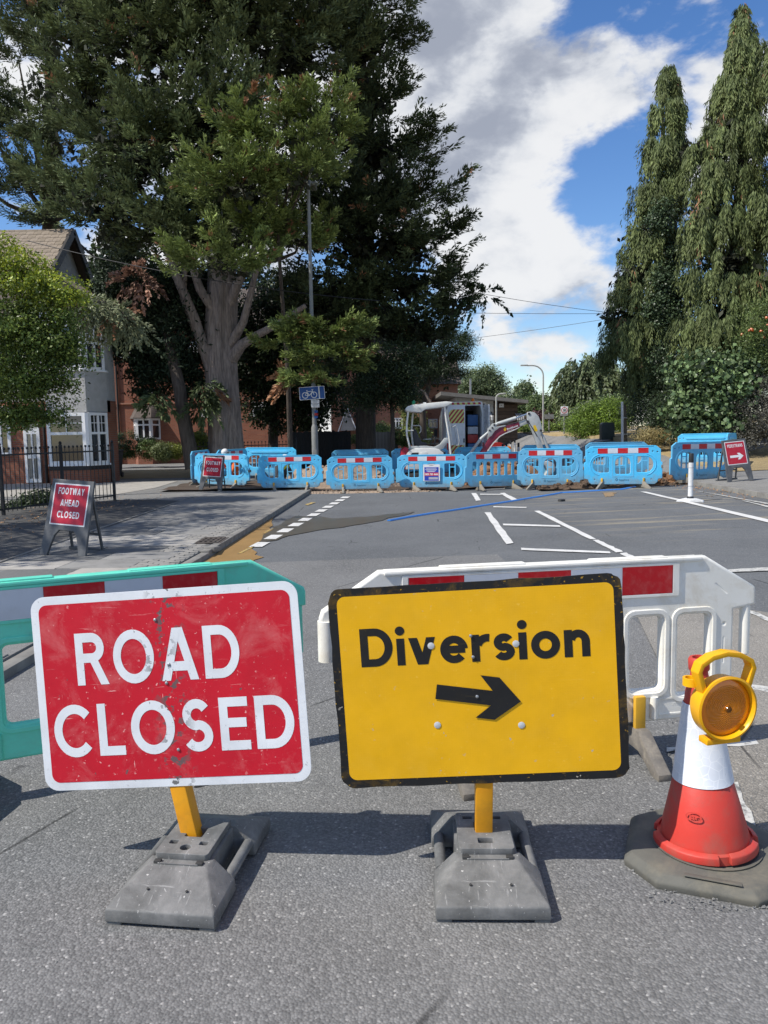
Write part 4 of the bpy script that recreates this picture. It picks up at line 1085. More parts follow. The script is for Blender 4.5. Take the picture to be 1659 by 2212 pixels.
# ------------------------------------------------------------------ A-frame signs
AF = mat('aframe_plastic', (.065, .068, .075), (.10, .105, .11), 6, .55, dirt=(.17, .17, .16), dscale=6, damt=.6, bump=.1, bscale=20)
AF_RED = mat('aframe_red', (.46, .014, .034), (.42, .012, .03), 4, .36, dirt=(.5, .12, .12), dscale=9, damt=.25)
AF_WHITE = mat('aframe_white', (.80, .80, .80), None, 6, .4)
def a_frame(label, loc, rz, lines, arrow=False, k=1.0, lean=14, tip=0):
    t = thing('folding_sign', label, 'sign', loc, rz, 'folding plastic footway signs'); t.scale = (k, k, k); t.rotation_euler.y = rad(tip)
    out = [(-.33, 0), (-.24, 0), (-.21, .13), (-.17, .27), (-.11, .345), (.11, .345), (.17, .27), (.21, .13), (.24, 0), (.33, 0), (.30, 1.0), (-.30, 1.0)]
    fr = link('frame', sheet_mesh('frame', out, (), .012, .008, res=1), t, AF); fr.rotation_euler.x = -rad(lean); fr.location.y = -.02
    face = link('sign_face', sheet_mesh('sign_face', rrect(-.262, .405, .262, .955, .008, 2)), fr, AF_WHITE); face.location.y = -.0215
    red = link('red_field', sheet_mesh('red_field', rrect(-.245, .422, .245, .938, .006, 2)), fr, AF_RED); red.location.y = -.0228
    for body, h, w_, z in lines:
        link('lettering', sign_text(body, h, w_, w=.2, gap=.16), fr, AF_WHITE).location = (0, -.0236, z)
    if arrow:
        ar = [(-.17, -.028), (.06, -.028), (.02, -.078), (.085, -.078), (.18, 0), (.085, .078), (.02, .078), (.06, .028), (-.17, .028)]
        link('arrow', sheet_mesh('arrow', ar), fr, AF_WHITE).location = (0, -.0236, .60)
    mb = MB()
    top = Vector((0, .24, .96))
    for sx in (-1, 1):
        mb.bar((sx * .20, .26, .95), (sx * .235, .50, .012), .03, .03)
    mb.bar((-.225, .44, .25), (.225, .44, .25), .03, .03); mb.bar((-.2, .27, .93), (.2, .27, .93), .03, .03)
    mb.box((0, .505, .02), (.56, .05, .04))
    mb.build('rear_stand', AF, t, bevel=.004)
    s = MB().bar((0, .05, .26), (0, .44, .25), .03, .006); s.build('strap', AF, t)
    return t
l_, r_ = gnd(97, 1200, .1), gnd(180, 1200, .1)
c_ = (l_ + r_) / 2
a_frame('red FOOTWAY AHEAD CLOSED folding sign on the shaded pavement', (c_.x, c_.y, .09), rad(-14), [('FOOTWAY', .088, .385, .855), ('AHEAD', .088, .275, .70), ('CLOSED', .088, .33, .545)], False, 1.02, 13, 4)
l_, r_ = gnd(434, 1059, .1), gnd(476, 1061, .1); c_ = (l_ + r_) / 2
a_frame('red FOOTWAY CLOSED folding sign leaning against a blue barrier', (c_.x, c_.y, .09), rad(-10), [('FOOTWAY', .105, .41, .79), ('CLOSED', .105, .34, .60)], False, 1.02, 13, 4)
l_, r_ = gnd(1575, 1041, .1), gnd(1622, 1039, .1); c_ = (l_ + r_) / 2
a_frame('red PEDESTRIANS folding sign with white arrow on the right pavement', (c_.x, c_.y, zr(c_.x) + .1), rad(11), [('PEDESTRIANS', .075, .40, .855)], True, 1.06, 13, -4)

# ------------------------------------------------------------------ flexible lane delineators
DW = mat('delineator_white', (.74, .74, .74), (.66, .66, .65), 6, .45, dirt=(.4, .38, .34), dscale=8, damt=.5)
DB = mat('delineator_black', (.03, .03, .032), None, 9, .5)
def delineator(label, loc, rz=0.0, group=None):
    t = thing('lane_delineator', label, 'bollard', loc, rz, group)
    MB().prism([(-.27, 0), (.27, 0), (.25, .035), (.10, .075), (-.10, .075), (-.25, .035)], -.09, .09).build('base', DW, t, bevel=.01)
    p = MB().lathe([(.055, .07), (.05, .11), (.05, .80), (.05, .81)], 18).build('post', DW, t)
    MB().lathe([(.047, .81), (.049, .815), (.049, .98), (.043, 1.0)], 18).build('cap', DB, t)
    MB().lathe([(.068, .072), (.066, .10), (.056, .115)], 18).build('collar', DB, p)
    for z in (.32, .70): MB().lathe([(.0512, z), (.0512, z + .012)], 18, cap=False).build('reflective_band', mat('band_grey', (.45, .46, .48), None, 9, .3), p)
    return t
d_ = gnd(1491, 1084); delineator('white lane post with black cap standing alone on the lane line', d_, rad(-28))
for i, (x, Y) in enumerate(((1086, 33), (1094, 36), (1103, 40), (1112, 44), (1120, 34))):
    p = atz(x, Y); delineator('white lane post in the line beyond the excavator arm', p, 0, 'lane posts beyond the works')
p = at(1358, 1000, 22.6); p = Vector((p.x, 22.3, zr(p.x))); delineator('white lane post inside the trench barriers', p)

# ------------------------------------------------------------------ hose, block, spoil
HOSE = mat('hose_blue', (.045, .16, .46), (.05, .20, .52), 9, .5)
hp = [gnd(*p) for p in [(840, 1126), (880, 1119), (930, 1110), (980, 1103), (1040, 1094), (1100, 1084), (1150, 1076), (1195, 1069), (1212, 1065), (1240, 1064), (1290, 1061), (1340, 1058), (1385, 1050)]]
mb = MB(); rg = []
for i, p in enumerate(hp):
    q = (hp[min(i + 1, len(hp) - 1)] - hp[max(i - 1, 0)]).normalized(); s_ = Vector((-q.y, q.x, 0)).normalized() * .045
    wob = Vector((0, .04 * math.sin(i * 2.1), 0))
    rg.append([p + wob - s_ + Vector((0, 0, .006)), p + wob + s_ + Vector((0, 0, .006)), p + wob + s_ * .6 + Vector((0, 0, .03)), p + wob - s_ * .6 + Vector((0, 0, .03))])
tag(mb.loft(rg).build('lay_flat_hose', HOSE, None), 'blue lay-flat hose snaking across the lane from the trench', 'hose')
b_ = gnd(1213, 1083); o = MB().box((b_.x, b_.y, .055), (.13, .11, .10), .5).build('tarmac_lump', mat('tar_lump', (.03, .03, .03), (.05, .05, .05), 20, .9, bump=.6, bscale=30), None, bevel=.015); tag(o, 'small black lump of tarmac lying alone on the road', 'debris')

SOIL = [mat('soil_brown', (.20, .105, .055), (.30, .17, .09), 7, .95, bump=.8, bscale=20, bdist=.02), mat('soil_dark', (.085, .058, .04), (.14, .09, .055), 7, .95, bump=.8, bscale=20, bdist=.02), mat('soil_gravel', (.36, .28, .21), (.28, .20, .14), 12, .95, bump=.8, bscale=25, bdist=.02)]
def clod_mesh(seed, m):
    r = random.Random(seed); bm = bmesh.new(); bmesh.ops.create_icosphere(bm, subdivisions=1, radius=1)
    for v in bm.verts: v.co *= r.uniform(.65, 1.2); v.co.z *= .75
    me = bpy.data.meshes.new('clod'); bm.to_mesh(me); bm.free(); me.materials.append(m); return me
CLODS = {i: [clod_mesh(10 * i + j, SOIL[i]) for j in range(4)] for i in range(3)}
def heap(label, c, rx, ry, h, mi, n=60, size=(.03, .11), rz=0.0, big=40):
    r = random.Random(int(abs(c[0] * 97) + abs(c[1] * 13)))
    t = thing('spoil_heap', label, 'spoil heap', c, rz)
    nn = 22; vs = []; fs = []
    def hz(u, v):
        q = max(0.0, 1 - (u * u + v * v)); return h * (q ** .8) * (1 + .25 * math.sin(u * 7 + c[0]) * math.cos(v * 6)) - .02
    for j in range(nn + 1):
        for i in range(nn + 1):
            u, v = -1 + 2 * i / nn, -1 + 2 * j / nn
            vs.append((u * rx, v * ry, hz(u, v) + r.uniform(-.03, .03) * (h > .1)))
    for j in range(nn):
        for i in range(nn): fs.append([j * (nn + 1) + i, j * (nn + 1) + i + 1, (j + 1) * (nn + 1) + i + 1, (j + 1) * (nn + 1) + i])
    q = MB(); q.v, q.f = vs, fs; q.build('mound', SOIL[mi], t, smooth=False)
    for k_ in range(big):
        a = r.uniform(0, 6.28); d = math.sqrt(r.random()) * 1.02; u, v = d * math.cos(a), d * math.sin(a); s = r.uniform(*size) * (1.4 if k_ < 8 else 1)
        o = link('clod', CLODS[mi][k_ % 4], t); o.location = (u * rx, v * ry, max(0, hz(u, v)) + s * .25); o.scale = (s, s * r.uniform(.7, 1.1), s * r.uniform(.6, 1)); o.rotation_euler = (r.uniform(-.5, .5), r.uniform(-.5, .5), r.uniform(0, 6))
    mb = MB()
    for k_ in range(n * 4):
        a = r.uniform(0, 6.28); d = math.sqrt(r.random()) * 1.08; u, v = d * math.cos(a), d * math.sin(a); s = r.uniform(.012, .04); z = max(0, hz(u, v))
        mb.add([(u * rx + r.uniform(-1, 1) * s, v * ry + r.uniform(-1, 1) * s, z + r.uniform(-.2, 1) * s * 1.4) for _ in range(4)], [[0, 1, 2], [0, 1, 3], [1, 2, 3], [0, 2, 3]])
    mb.build('crumbs', SOIL[mi], t, smooth=False)['kind'] = 'stuff'
    return t
def w_(px, Y, z=0.0): p = at(px, 1000, Y); return (p.x, Y, zr(p.x) + z)
heap('gravelly brown spoil heap behind the left front barriers', w_(735, 23.4), 1.9, 1.0, .72, 2, 80, (.03, .09), 0, 70)
heap('small heap of pale rubble beside the crouching workers', w_(668, 24.2), 1.0, .7, .55, 2, 50, (.03, .08), 0, 40)
heap('brown clay heap under the excavator arm', w_(1085, 23.3), 1.5, .8, .62, 0, 60, (.04, .13), 0, 60)
heap('long low ridge of dark brown clods under the right barriers', w_(1350, 20.3), 2.3, .35, .16, 1, 80, (.04, .11), .0, 110)
heap('reddish brown clods spilling under the slanting barrier', w_(1425, 20.6), .8, .5, .26, 0, 60, (.05, .13), .3, 60)
heap('black broken tarmac lumps beside the pedestrians sign', w_(1505, 22.0), 1.2, .5, .16, 1, 60, (.04, .10), .35, 60)
heap('low strip of gravel spilling under the middle barriers', w_(770, 21.5), 2.6, .35, .07, 2, 120, (.02, .05), 0, 60)
heap('dark crumbled soil on the road under the sixth barrier', w_(1200, 21.5), 1.2, .35, .12, 1, 60, (.03, .08), 0, 50)
TR = mat('trench_soil', (.06, .042, .03), (.10, .07, .05), 4, .95, bump=.8, bscale=14, bdist=.03)
grid('trench_bed', lin(-6.4, 8.5, 24), lin(21.7, 25.4, 10), lambda x, y: (.1 if x < -2.2 else zr(x)) + .012 + .05 * abs(math.sin(x * 3.1 + y * 2.3)), TR)
# ------------------------------------------------------------------ mini excavator
def e(p): return ((1480 + p[0] / 2.37) / 1.8227, (1500 + p[1] / 2.37) / 1.8227)
def excavator():
    YC = 24.35
    loc = Vector((at(*e((470, 900)), YC).x, YC, .02))
    t = thing('mini_excavator', 'white, grey and maroon mini excavator with canopy working inside the barriers', 'excavator', loc)
    def q(p, Y=0.0):
        v = at(*e(p), YC) - loc; return Vector((v.x, Y, v.z))
    def prof(pts, y0, y1, name, m, parent=t, bevel=.02):
        return MB().prism([(q(p).x, q(p).z) for p in pts], y0, y1).build(name, m, parent, bevel=bevel)
    WH = mat('machine_white', (.76, .75, .70), (.70, .69, .64), 3, .4, dirt=(.45, .42, .36), dscale=5, damt=.4)
    GR = mat('machine_grey', (.46, .48, .47), (.40, .42, .41), 3, .42, dirt=(.25, .23, .2), dscale=6, damt=.4)
    RD = mat('machine_red', (.46, .015, .03), (.40, .012, .025), 3, .35)
    MR = mat('boom_maroon', (.22, .018, .045), (.18, .016, .04), 3, .38, dirt=(.3, .12, .12), dscale=9, damt=.3)
    DK = mat('machine_dark', (.03, .03, .033), (.05, .05, .05), 6, .55)
    CH = mat('chrome_rod', (.55, .62, .70), None, 9, .15, metal=.9)
    # undercarriage
    for s in (-1, 1):
        pr = []
        for i in range(24):
            a = 2 * PI * i / 24; ca, sa = math.cos(a), math.sin(a)
            pr.append((.55 * (1 if ca > 0 else -1) * min(1, abs(ca) * 1.4) + .17 * ca, .20 + .19 * sa))
        MB().prism(pr, s * .45 - .115, s * .45 + .115).build('track', DK, t, bevel=.02)
    MB().box((0, 0, .34), (.5, .7, .22)).build('slew_base', GR, t, bevel=.03)
    # upper body
    prof([(228, 820), (226, 690), (232, 640), (268, 614), (300, 624), (300, 820)], -.46, .46, 'counterweight', RD, bevel=.04)
    hood = prof([(275, 820), (275, 690), (300, 650), (345, 630), (400, 622), (520, 622), (575, 634), (622, 668), (626, 820)], -.50, -.02, 'engine_hood', WH, bevel=.03)
    prof([(318, 690), (330, 668), (350, 664), (392, 664), (388, 690)], -.504, -.49, 'hood_vent', DK, hood, 0)
    prof([(405, 690), (408, 660), (468, 655), (484, 690)], -.507, -.49, 'hood_panel', WH, hood, .004)
    prof([(300, 820), (305, 640), (640, 650), (640, 820)], .0, .48, 'floor_frame', GR, bevel=.03)
    prof([(300, 622), (330, 606), (460, 602), (540, 612), (590, 585), (632, 530), (662, 530), (664, 560), (622, 628), (585, 645), (520, 640), (460, 622), (300, 636)], -.46, -.30, 'console', GR, bevel=.02)
    prof([(420, 680), (430, 655), (640, 660), (650, 700)], -.30, .44, 'floor', DK)
    seat = prof([(360, 606), (345, 520), (340, 450), (352, 440), (375, 462), (402, 530), (425, 568), (470, 575), (474, 600)], -.22, .18, 'seat', DK, bevel=.03)
    MB().tube([q((345, 418), -.25), q((400, 416), -.25), q((416, 432), -.25), q((416, 470), -.25), q((400, 488), -.25)], .018, 8).build('armrest', GR, seat)
    for a, b_ in (((505, 600), (530, 520)), ((545, 590), (556, 525)), ((600, 640), (590, 560))):
        mb = MB().tube([q(a, -.1), q(b_, -.1)], .012, 8); mb.lathe([(.022, -.02), (.028, .0), (.02, .03)], 10, c=q(b_, -.1)); mb.build('control_lever', DK, t)
    MB().lathe([(.12, -.015), (.13, 0), (.11, .02)], 16, c=q((480, 545), .1)).build('steering_pod', GR, t)
    # canopy
    roof = prof([(270, 268), (286, 244), (330, 228), (460, 214), (640, 196), (704, 202), (690, 222), (640, 246), (560, 256), (455, 268), (415, 298), (285, 290)], -.52, .52, 'canopy_roof', WH, bevel=.03)
    MB().lathe([(.045, 0), (.05, .05), (.048, .10), (.03, .13), (.004, .14)], 18, c=q((352, 222), 0)).build('beacon', mat('beacon_green', (.01, .22, .09), (.01, .28, .12), 9, .2), roof)
    MB().box(q((452, 208), -.1), (.1, .08, .05)).build('lamp_box', WH, roof, bevel=.01)
    for s in (-1, 1):
        y = s * .44
        r0 = .030
        MB().tube([q((628, 240), y), q((648, 380), y), q((672, 520), y), q((688, 690), y)] if s < 0 else [q((650, 240), y), q((668, 280), y), q((700, 420), y), q((722, 600), y)], r0, 10).build('front_post', WH, t)
        MB().tube([q((298, 285), y), q((284, 400), y), q((284, 500), y), q((312, 618), y)] if s < 0 else [q((352, 285), y), q((340, 420), y), q((338, 490), y), q((352, 612), y)], r0, 10).build('rear_post', WH, t)
        MB().tube([q((706, 428), y), q((730, 418), y), q((745, 440), y), q((766, 560), y), q((756, 598), y), q((736, 600), y)], .012, 8).build('grab_rail', GR, t)
    MB().tube([q((284, 466), -.44), q((284, 466), .44)], .022, 8).build('cross_rail', WH, t)
    MB().tube([q((284, 466), -.44), q((345, 462), -.44)], .018, 8).build('side_rail', WH, t)
    # arm
    boom = prof([(960, 700), (975, 655), (1040, 556), (1095, 470), (1140, 440), (1200, 420), (1330, 382), (1335, 428), (1270, 458), (1200, 484), (1150, 512), (1085, 578), (1035, 650), (1005, 700)], -.085, .085, 'boom', MR, bevel=.012)
    prof([(1330, 380), (1395, 360), (1424, 362), (1430, 395), (1400, 404), (1336, 430)], -.08, .08, 'boom_head', GR, boom, .015)
    for s in (-1, 1):       # edge strips, pivot plates
        prof([(1035, 652), (1085, 580), (1150, 514), (1200, 486), (1270, 460), (1335, 430), (1336, 436), (1272, 467), (1203, 493), (1155, 521), (1092, 587), (1043, 656)], s * .087 - .006, s * .087 + .006, 'edge_strip', WH, boom, 0)
        prof([(1040, 480), (1046, 448), (1092, 396), (1112, 398), (1120, 430), (1165, 420), (1205, 412), (1205, 424), (1150, 436), (1105, 468), (1075, 512), (1045, 530)], s * .10 - .012, s * .10 + .012, 'pivot_plate', GR, boom, .006)
        for c in ((1058, 462), (1082, 438), (1100, 410)): MB().lathe([(.03, -.01), (.03, .01)], 12, c=q(c, s * .115), M=Matrix.Rotation(PI / 2, 3, 'X')).build('pivot_pin', DK, boom)
    lab = prof([(1186, 438), (1332, 394), (1336, 420), (1272, 448), (1200, 474), (1188, 466)], -.0895, -.0885, 'livery_panel', MR, boom, 0)
    ps = q((1270, 432), -.0925); tx = link('livery_lettering', text_mesh('Buckhurst', .060, .36, bold=.03), boom, AF_WHITE); tx.location = ps; tx.rotation_euler.y = rad(-17)
    tx = link('livery_lettering', text_mesh('Plant Hire', .03, .20, bold=.01), boom, AF_WHITE); tx.location = q((1252, 458), -.0925); tx.rotation_euler.y = rad(-20)
    prof([(1190, 436), (1208, 430), (1214, 446), (1208, 466), (1192, 468), (1188, 450)], -.0935, -.0925, 'livery_crest', mat('crest_yellow', (.75, .42, .02), None, 20, .4), boom, 0)
    MB().tube([q((1108, 412)), q((1140, 400)), q((1308, 346))], [.05, .062, .062], 14).build('arm_cylinder', GR, boom)
    MB().tube([q((1300, 348)), q((1412, 308))], .026, 12).build('cylinder_rod', CH, boom)
    MB().tube([q((868, 690), -.02), q((980, 540), -.02), q((1050, 478), -.02)], [.045, .055, .04], 12).build('boom_cylinder', GR, boom)
    arm = prof([(1406, 312), (1412, 294), (1440, 286), (1478, 294), (1514, 328), (1538, 390), (1548, 450), (1546, 480), (1530, 520), (1545, 580), (1566, 650), (1585, 760), (1540, 770), (1516, 650), (1480, 545), (1440, 440), (1410, 385)], -.07, .07, 'dipper_arm', GR, boom, .018)
    prof([(1462, 416), (1484, 411), (1506, 462), (1496, 472), (1476, 470)], -.073, -.0705, 'warning_sticker', mat('sticker_yellow', (.85, .55, .02), None, 20, .4), arm, 0)
    for c in ((1425, 306), (1412, 380), (1536, 462)): MB().lathe([(.04, -.085), (.04, .085)], 14, c=q(c), M=Matrix.Rotation(PI / 2, 3, 'X')).build('pivot_pin', DK, arm)
    MB().tube([q((1538, 470)), q((1570, 545)), q((1616, 650))], [.03, .045, .045], 12).build('bucket_cylinder', GR, arm)
    MB().tube([q((1610, 640)), q((1640, 720))], .022, 10).build('bucket_rod', CH, arm)
    hoses = MB()
    for dy in (-.03, .03): hoses.tube([q((1130, 400), dy - .06), q((1200, 405), dy - .06), q((1300, 390), dy - .06), q((1390, 350), dy - .06), q((1430, 400), dy - .08), q((1500, 520), dy - .08)], .012, 6)
    hoses.build('hydraulic_hose', DK, boom)
    bk = [(1530, 760), (1600, 745), (1650, 770), (1660, 830), (1620, 880), (1560, 890), (1590, 840), (1570, 790)]
    prof(bk, -.22, .22, 'bucket', GR, arm, .01)
excavator()

# ------------------------------------------------------------------ works van with its rear door open
def van():
    Y = 31.0
    x0, x1 = at(*e((655, 300)), Y).x, at(*e((1010, 300)), Y).x
    W = x1 - x0; cx = (x0 + x1) / 2; top = at(*e((840, 196)), Y).z
    t = thing('works_van', 'white high-roof works van, chevrons on its rear and one rear door open', 'van', (cx, Y, zr(cx)))
    z0 = t.location.z
    VW = mat('van_white', (.72, .73, .74), (.66, .67, .69), 3, .3, dirt=(.5, .48, .45), dscale=4, damt=.3, coat=.3)
    DK = MATS['machine_dark']; h = top - z0; w = W / 2
    YEL = mat('chevron_yellow', (.72, .72, .22), None, 9, .35); RED = mat('chevron_red', (.42, .02, .035), None, 9, .35)
    # shell: sides, roof, floor, bulkhead, cab
    body = MB()
    rings = []
    def sect(y, wd, hb, ht): return [(-wd, y, hb), (wd, y, hb), (wd, y, ht * .55), (wd * .96, y, ht * .88), (wd * .86, y, ht), (-wd * .86, y, ht), (-wd * .96, y, ht * .88), (-wd, y, ht * .55)]
    for y, a, b_ in ((0.0, w, h), (3.2, w, h), (4.3, w * .97, h * .92), (5.0, w * .93, h * .55), (5.7, w * .88, h * .45)): rings.append(sect(y, a, .42, b_))
    body.loft(rings, cap=False)
    bo = body.build('body', VW, t, angle=50)
    sm = bo.modifiers.new('shell', 'SOLIDIFY'); sm.thickness = .06; sm.offset = -1
    MB().box((0, 1.6, .55), (W - .14, 3.1, .06)).build('load_floor', DK, t)
    MB().box((0, 3.1, h * .5), (W - .14, .05, h * .8)).build('bulkhead', DK, t)
    link('rear_frame', sheet_mesh('rear_frame', [(-w, .42), (w, .42), (w, h * .55), (w * .96, h * .88), (w * .86, h), (-w * .86, h), (-w * .96, h * .88), (-w, h * .55)], [[(-w + .09, .56), (w - .09, .56), (w - .09, h * .84), (w - .16, h - .14), (-w + .16, h - .14), (-w + .09, h * .84)]], .02, .008), t, VW).location.y = -.03
    MB().box((0, -.12, .48), (W * .98, .16, .16)).build('bumper', DK, t, bevel=.02)
    # left door shut with chevrons, right door swung out
    dw = w - .07; dh0, dh1 = .56, h - .13
    d = link('rear_door', MB().prism([(-w + .07, dh0), (-.01, dh0), (-.01, dh1), (-w + .15, dh1), (-w + .07, h * .84)], -.075, -.035).mesh('rear_door', bevel=.008), t, VW)
    def chev(zb, zt, name):
        n = 5; mb = {0: MB(), 1: MB()}
        xa, xb = -w + .10, -.05; st = (xb - xa) / n * 1.35
        import itertools
        for i in range(-4, n + 3):
            p0 = xa + i * st * .5; poly = [(p0, zb), (p0 + st * .5, zb), (p0 + st * .5 + (zt - zb) * .8, zt), (p0 + (zt - zb) * .8, zt)]
            def clip(poly, s_, lim):
                out = []
                for k_ in range(len(poly)):
                    a, b_ = poly[k_ - 1], poly[k_]
                    ia, ib = s_ * a[0] <= s_ * lim, s_ * b_[0] <= s_ * lim
                    if ia != ib:
                        f = (lim - a[0]) / (b_[0] - a[0]); out.append((lim, a[1] + f * (b_[1] - a[1])))
                    if ib: out.append(b_)
                return out
            poly = clip(clip(poly, 1, xb), -1, xa)
            if len(poly) > 2: o = link('chevron', MB().prism(poly, -.0795, -.0765).mesh('chevron'), d, RED if i % 2 else YEL)
    chev(h * .70, h * .86 + .1, 'a'); chev(.60, .60 + h * .17, 'b')
    MB().box((-.06, -.082, h * .45), (.05, .02, .16)).build('door_handle', DK, d, bevel=.005)
    for i in range(12):
        xx = -w * .84 + i * w * 1.68 / 12
        link('roof_chevron', MB().prism([(xx, h - .105), (xx + w * .14, h - .105), (xx + w * .10, h - .02), (xx - w * .04, h - .02)], -.064, -.060).mesh('roof_chevron'), t, RED if i % 2 else YEL)
    d2 = link('rear_door', MB().box((0, -dw / 2, (dh0 + dh1) / 2), (.045, dw, dh1 - dh0)).mesh('rear_door', bevel=.015), t, VW); d2.location = (w - .01, -.06, 0); d2.rotation_euler.z = rad(9)
    for s in (-1, 1):
        for yy in (.9, 4.6):
            wl_ = link('wheel', MB().lathe([(.20, -.11), (.33, -.10), (.345, -.06), (.345, .06), (.33, .10), (.20, .11)], 22, M=Matrix.Rotation(PI / 2, 3, 'Y')).mesh('wheel'), t, DK); wl_.location = (s * (w - .12), yy, .345)
        MB().box((s * (w - .045), -.055, .95 if s < 0 else .95), (.07, .03, .42)).build('tail_light', mat('tail_red', (.45, .01, .01), None, 20, .2), t, bevel=.008)
    MB().box((-w - .16, 3.9, h * .56), (.14, .10, .32)).build('wing_mirror', DK, t, bevel=.02)
    bc = MB().lathe([(.07, 0), (.07, .05), (.06, .12), (.03, .15)], 14, c=(w * .45, .25, h)).build('beacon', mat('beacon_amber', (.7, .18, .01), None, 9, .2), t)
    # racking with crates in the load bay: they stand inside, things of their own
    colr = [((.04, .13, .32), 'blue'), ((.5, .05, .04), 'red'), ((.6, .62, .64), 'white')]
    for i, (zz, hh, ci) in enumerate(((.62, .50, 0), (1.14, .34, 1), (1.5, .30, 2), (1.84, .44, 0))):
        mb = MB().box((0, 0, hh / 2), (.42, .5, hh)); 
        c_ = link('storage_crate', mb.mesh('storage_crate', bevel=.03), None, mat('crate_' + colr[ci][1], colr[ci][0], None, 5, .45)); c_.location = (cx + w * .45, Y + .55, z0 + zz)
        tag(c_, ['blue crate on the floor inside the open van', 'red crate between the blue and white ones in the van', 'white crate in the open van', 'topmost blue crate in the open van'][i], 'crate', 'crates in the van')
van()
# ------------------------------------------------------------------ buildings
def brick_mat(name, c1, c2, mortar, scale=1.0):
    m, nt, b = nodes_of(name); k = NT(nt)
    t = nt.nodes.new('ShaderNodeTexCoord'); s = k.sep(t.outputs['Object'])
    cb = nt.nodes.new('ShaderNodeCombineXYZ'); k.put(cb.inputs[0], k.math('ADD', s[0], s[1])); k.put(cb.inputs[1], s[2])
    br = nt.nodes.new('ShaderNodeTexBrick'); nt.links.new(cb.outputs[0], br.inputs['Vector'])
    br.inputs['Color1'].default_value = c4(c1); br.inputs['Color2'].default_value = c4(c2); br.inputs['Mortar'].default_value = c4(mortar)
    br.inputs['Scale'].default_value = 1.0 / scale; br.inputs['Brick Width'].default_value = .225; br.inputs['Row Height'].default_value = .075; br.inputs['Mortar Size'].default_value = .008
    c = k.mix(k.math('MULTIPLY', k.step(k.noise(t.outputs['Object'], 1.6, 6), .4, .7), .4), br.outputs[0], tuple(x * .6 for x in c1))
    nt.links.new(c, b.inputs['Base Color']); b.inputs['Roughness'].default_value = .9
    k.bump(br.outputs['Fac'], -.4, .01, b); return m
BRICK = brick_mat('brick_red', (.34, .115, .06), (.27, .085, .048), (.22, .17, .13))
BRICK2 = brick_mat('brick_orange', (.42, .17, .095), (.34, .125, .07), (.30, .24, .19))
DASH = mat('pebbledash', (.50, .49, .47), (.42, .41, .39), 6, .95, bump=.9, bscale=45, bdist=.03, dirt=(.3, .29, .27), dscale=2, damt=.4)
FRAME = mat('window_white', (.80, .80, .80), (.75, .75, .75), 6, .4)
TIMB = mat('black_timber', (.022, .02, .018), (.035, .03, .028), 6, .6)
TILE = [mat('roof_tile_a', (.27, .22, .165), (.21, .17, .13), 5, .9, dirt=(.13, .12, .09), dscale=8, damt=.5), mat('roof_tile_b', (.31, .26, .20), (.24, .19, .15), 5, .9, dirt=(.13, .12, .09), dscale=8, damt=.5)]
SLATE = mat('dark_tile', (.085, .07, .06), (.12, .095, .08), 5, .9)
def glass(name, c=(.02, .024, .026), rough=.04):
    if name in MATS: return MATS[name]
    m, nt, b = nodes_of(name); b.inputs['Base Color'].default_value = c4(c); b.inputs['Roughness'].default_value = rough
    b.inputs['Specular IOR Level'].default_value = .9; b.inputs['Coat Weight'].default_value = .6; b.inputs['Coat Roughness'].default_value = .02
    MATS[name] = m; return m
GLASS = glass('window_glass')
NET = mat('net_curtain', (.30, .31, .31), None, 9, .7)

def window(parent, A, B, z0, z1, cols=2, trans=.35, name='window', proud=.05, sub=None, fw=.06):
    """window in the vertical plane through A-B (x, y), facing the viewer; frame, panes and glazing bars"""
    A, B = Vector((A[0], A[1], 0)), Vector((B[0], B[1], 0)); d = B - A; L = d.length; ang = math.atan2(d.y, d.x)
    f = link(name, sheet_mesh(name, rrect(0, z0, L, z1, .004, 1), [rrect(fw + (L - 2 * fw) * i / cols + (fw * .4 if i else 0), (z0 + fw if j == 0 else z0 + (z1 - z0) * (1 - trans) + fw * .4), fw + (L - 2 * fw) * (i + 1) / cols - (fw * .4 if i < cols - 1 else 0), (z0 + (z1 - z0) * (1 - trans) - fw * .4 if j == 0 else z1 - fw), .004, 1) for i in range(cols) for j in ((0, 1) if trans else (0,))] if trans else [rrect(fw + (L - 2 * fw) * i / cols + (fw * .4 if i else 0), z0 + fw, fw + (L - 2 * fw) * (i + 1) / cols - (fw * .4 if i < cols - 1 else 0), z1 - fw, .004, 1) for i in range(cols)], .03, .004, res=1), parent, FRAME)
    f.location = A; f.rotation_euler.z = ang
    for i in range(cols):
        xa, xb = fw + (L - 2 * fw) * i / cols, fw + (L - 2 * fw) * (i + 1) / cols
        link('pane', MB().box(((xa + xb) / 2, .012, (z0 + z1) / 2), (xb - xa - .01, .006, z1 - z0 - fw)).mesh('pane'), f, GLASS)
    if sub:
        mb = MB(); zt0, zt1 = z0 + (z1 - z0) * (1 - trans), z1
        for i in range(cols):
            xa, xb = fw + (L - 2 * fw) * i / cols, fw + (L - 2 * fw) * (i + 1) / cols
            mb.box(((xa + xb) / 2, -.0, (zt0 + zt1) / 2), (.022, .03, zt1 - zt0 - .02)); mb.box(((xa + xb) / 2, -.001, (zt0 + zt1) / 2), (xb - xa - .02, .026, .022))
        mb.build('glazing_bar', FRAME, f)
    return f

def hc(p): return ((p[0] / 2.011) / 1.8227, (850 + p[1] / 2.011) / 1.8227)
def loc_of(px, Y):
    p = at(px[0], px[1], Y); return p

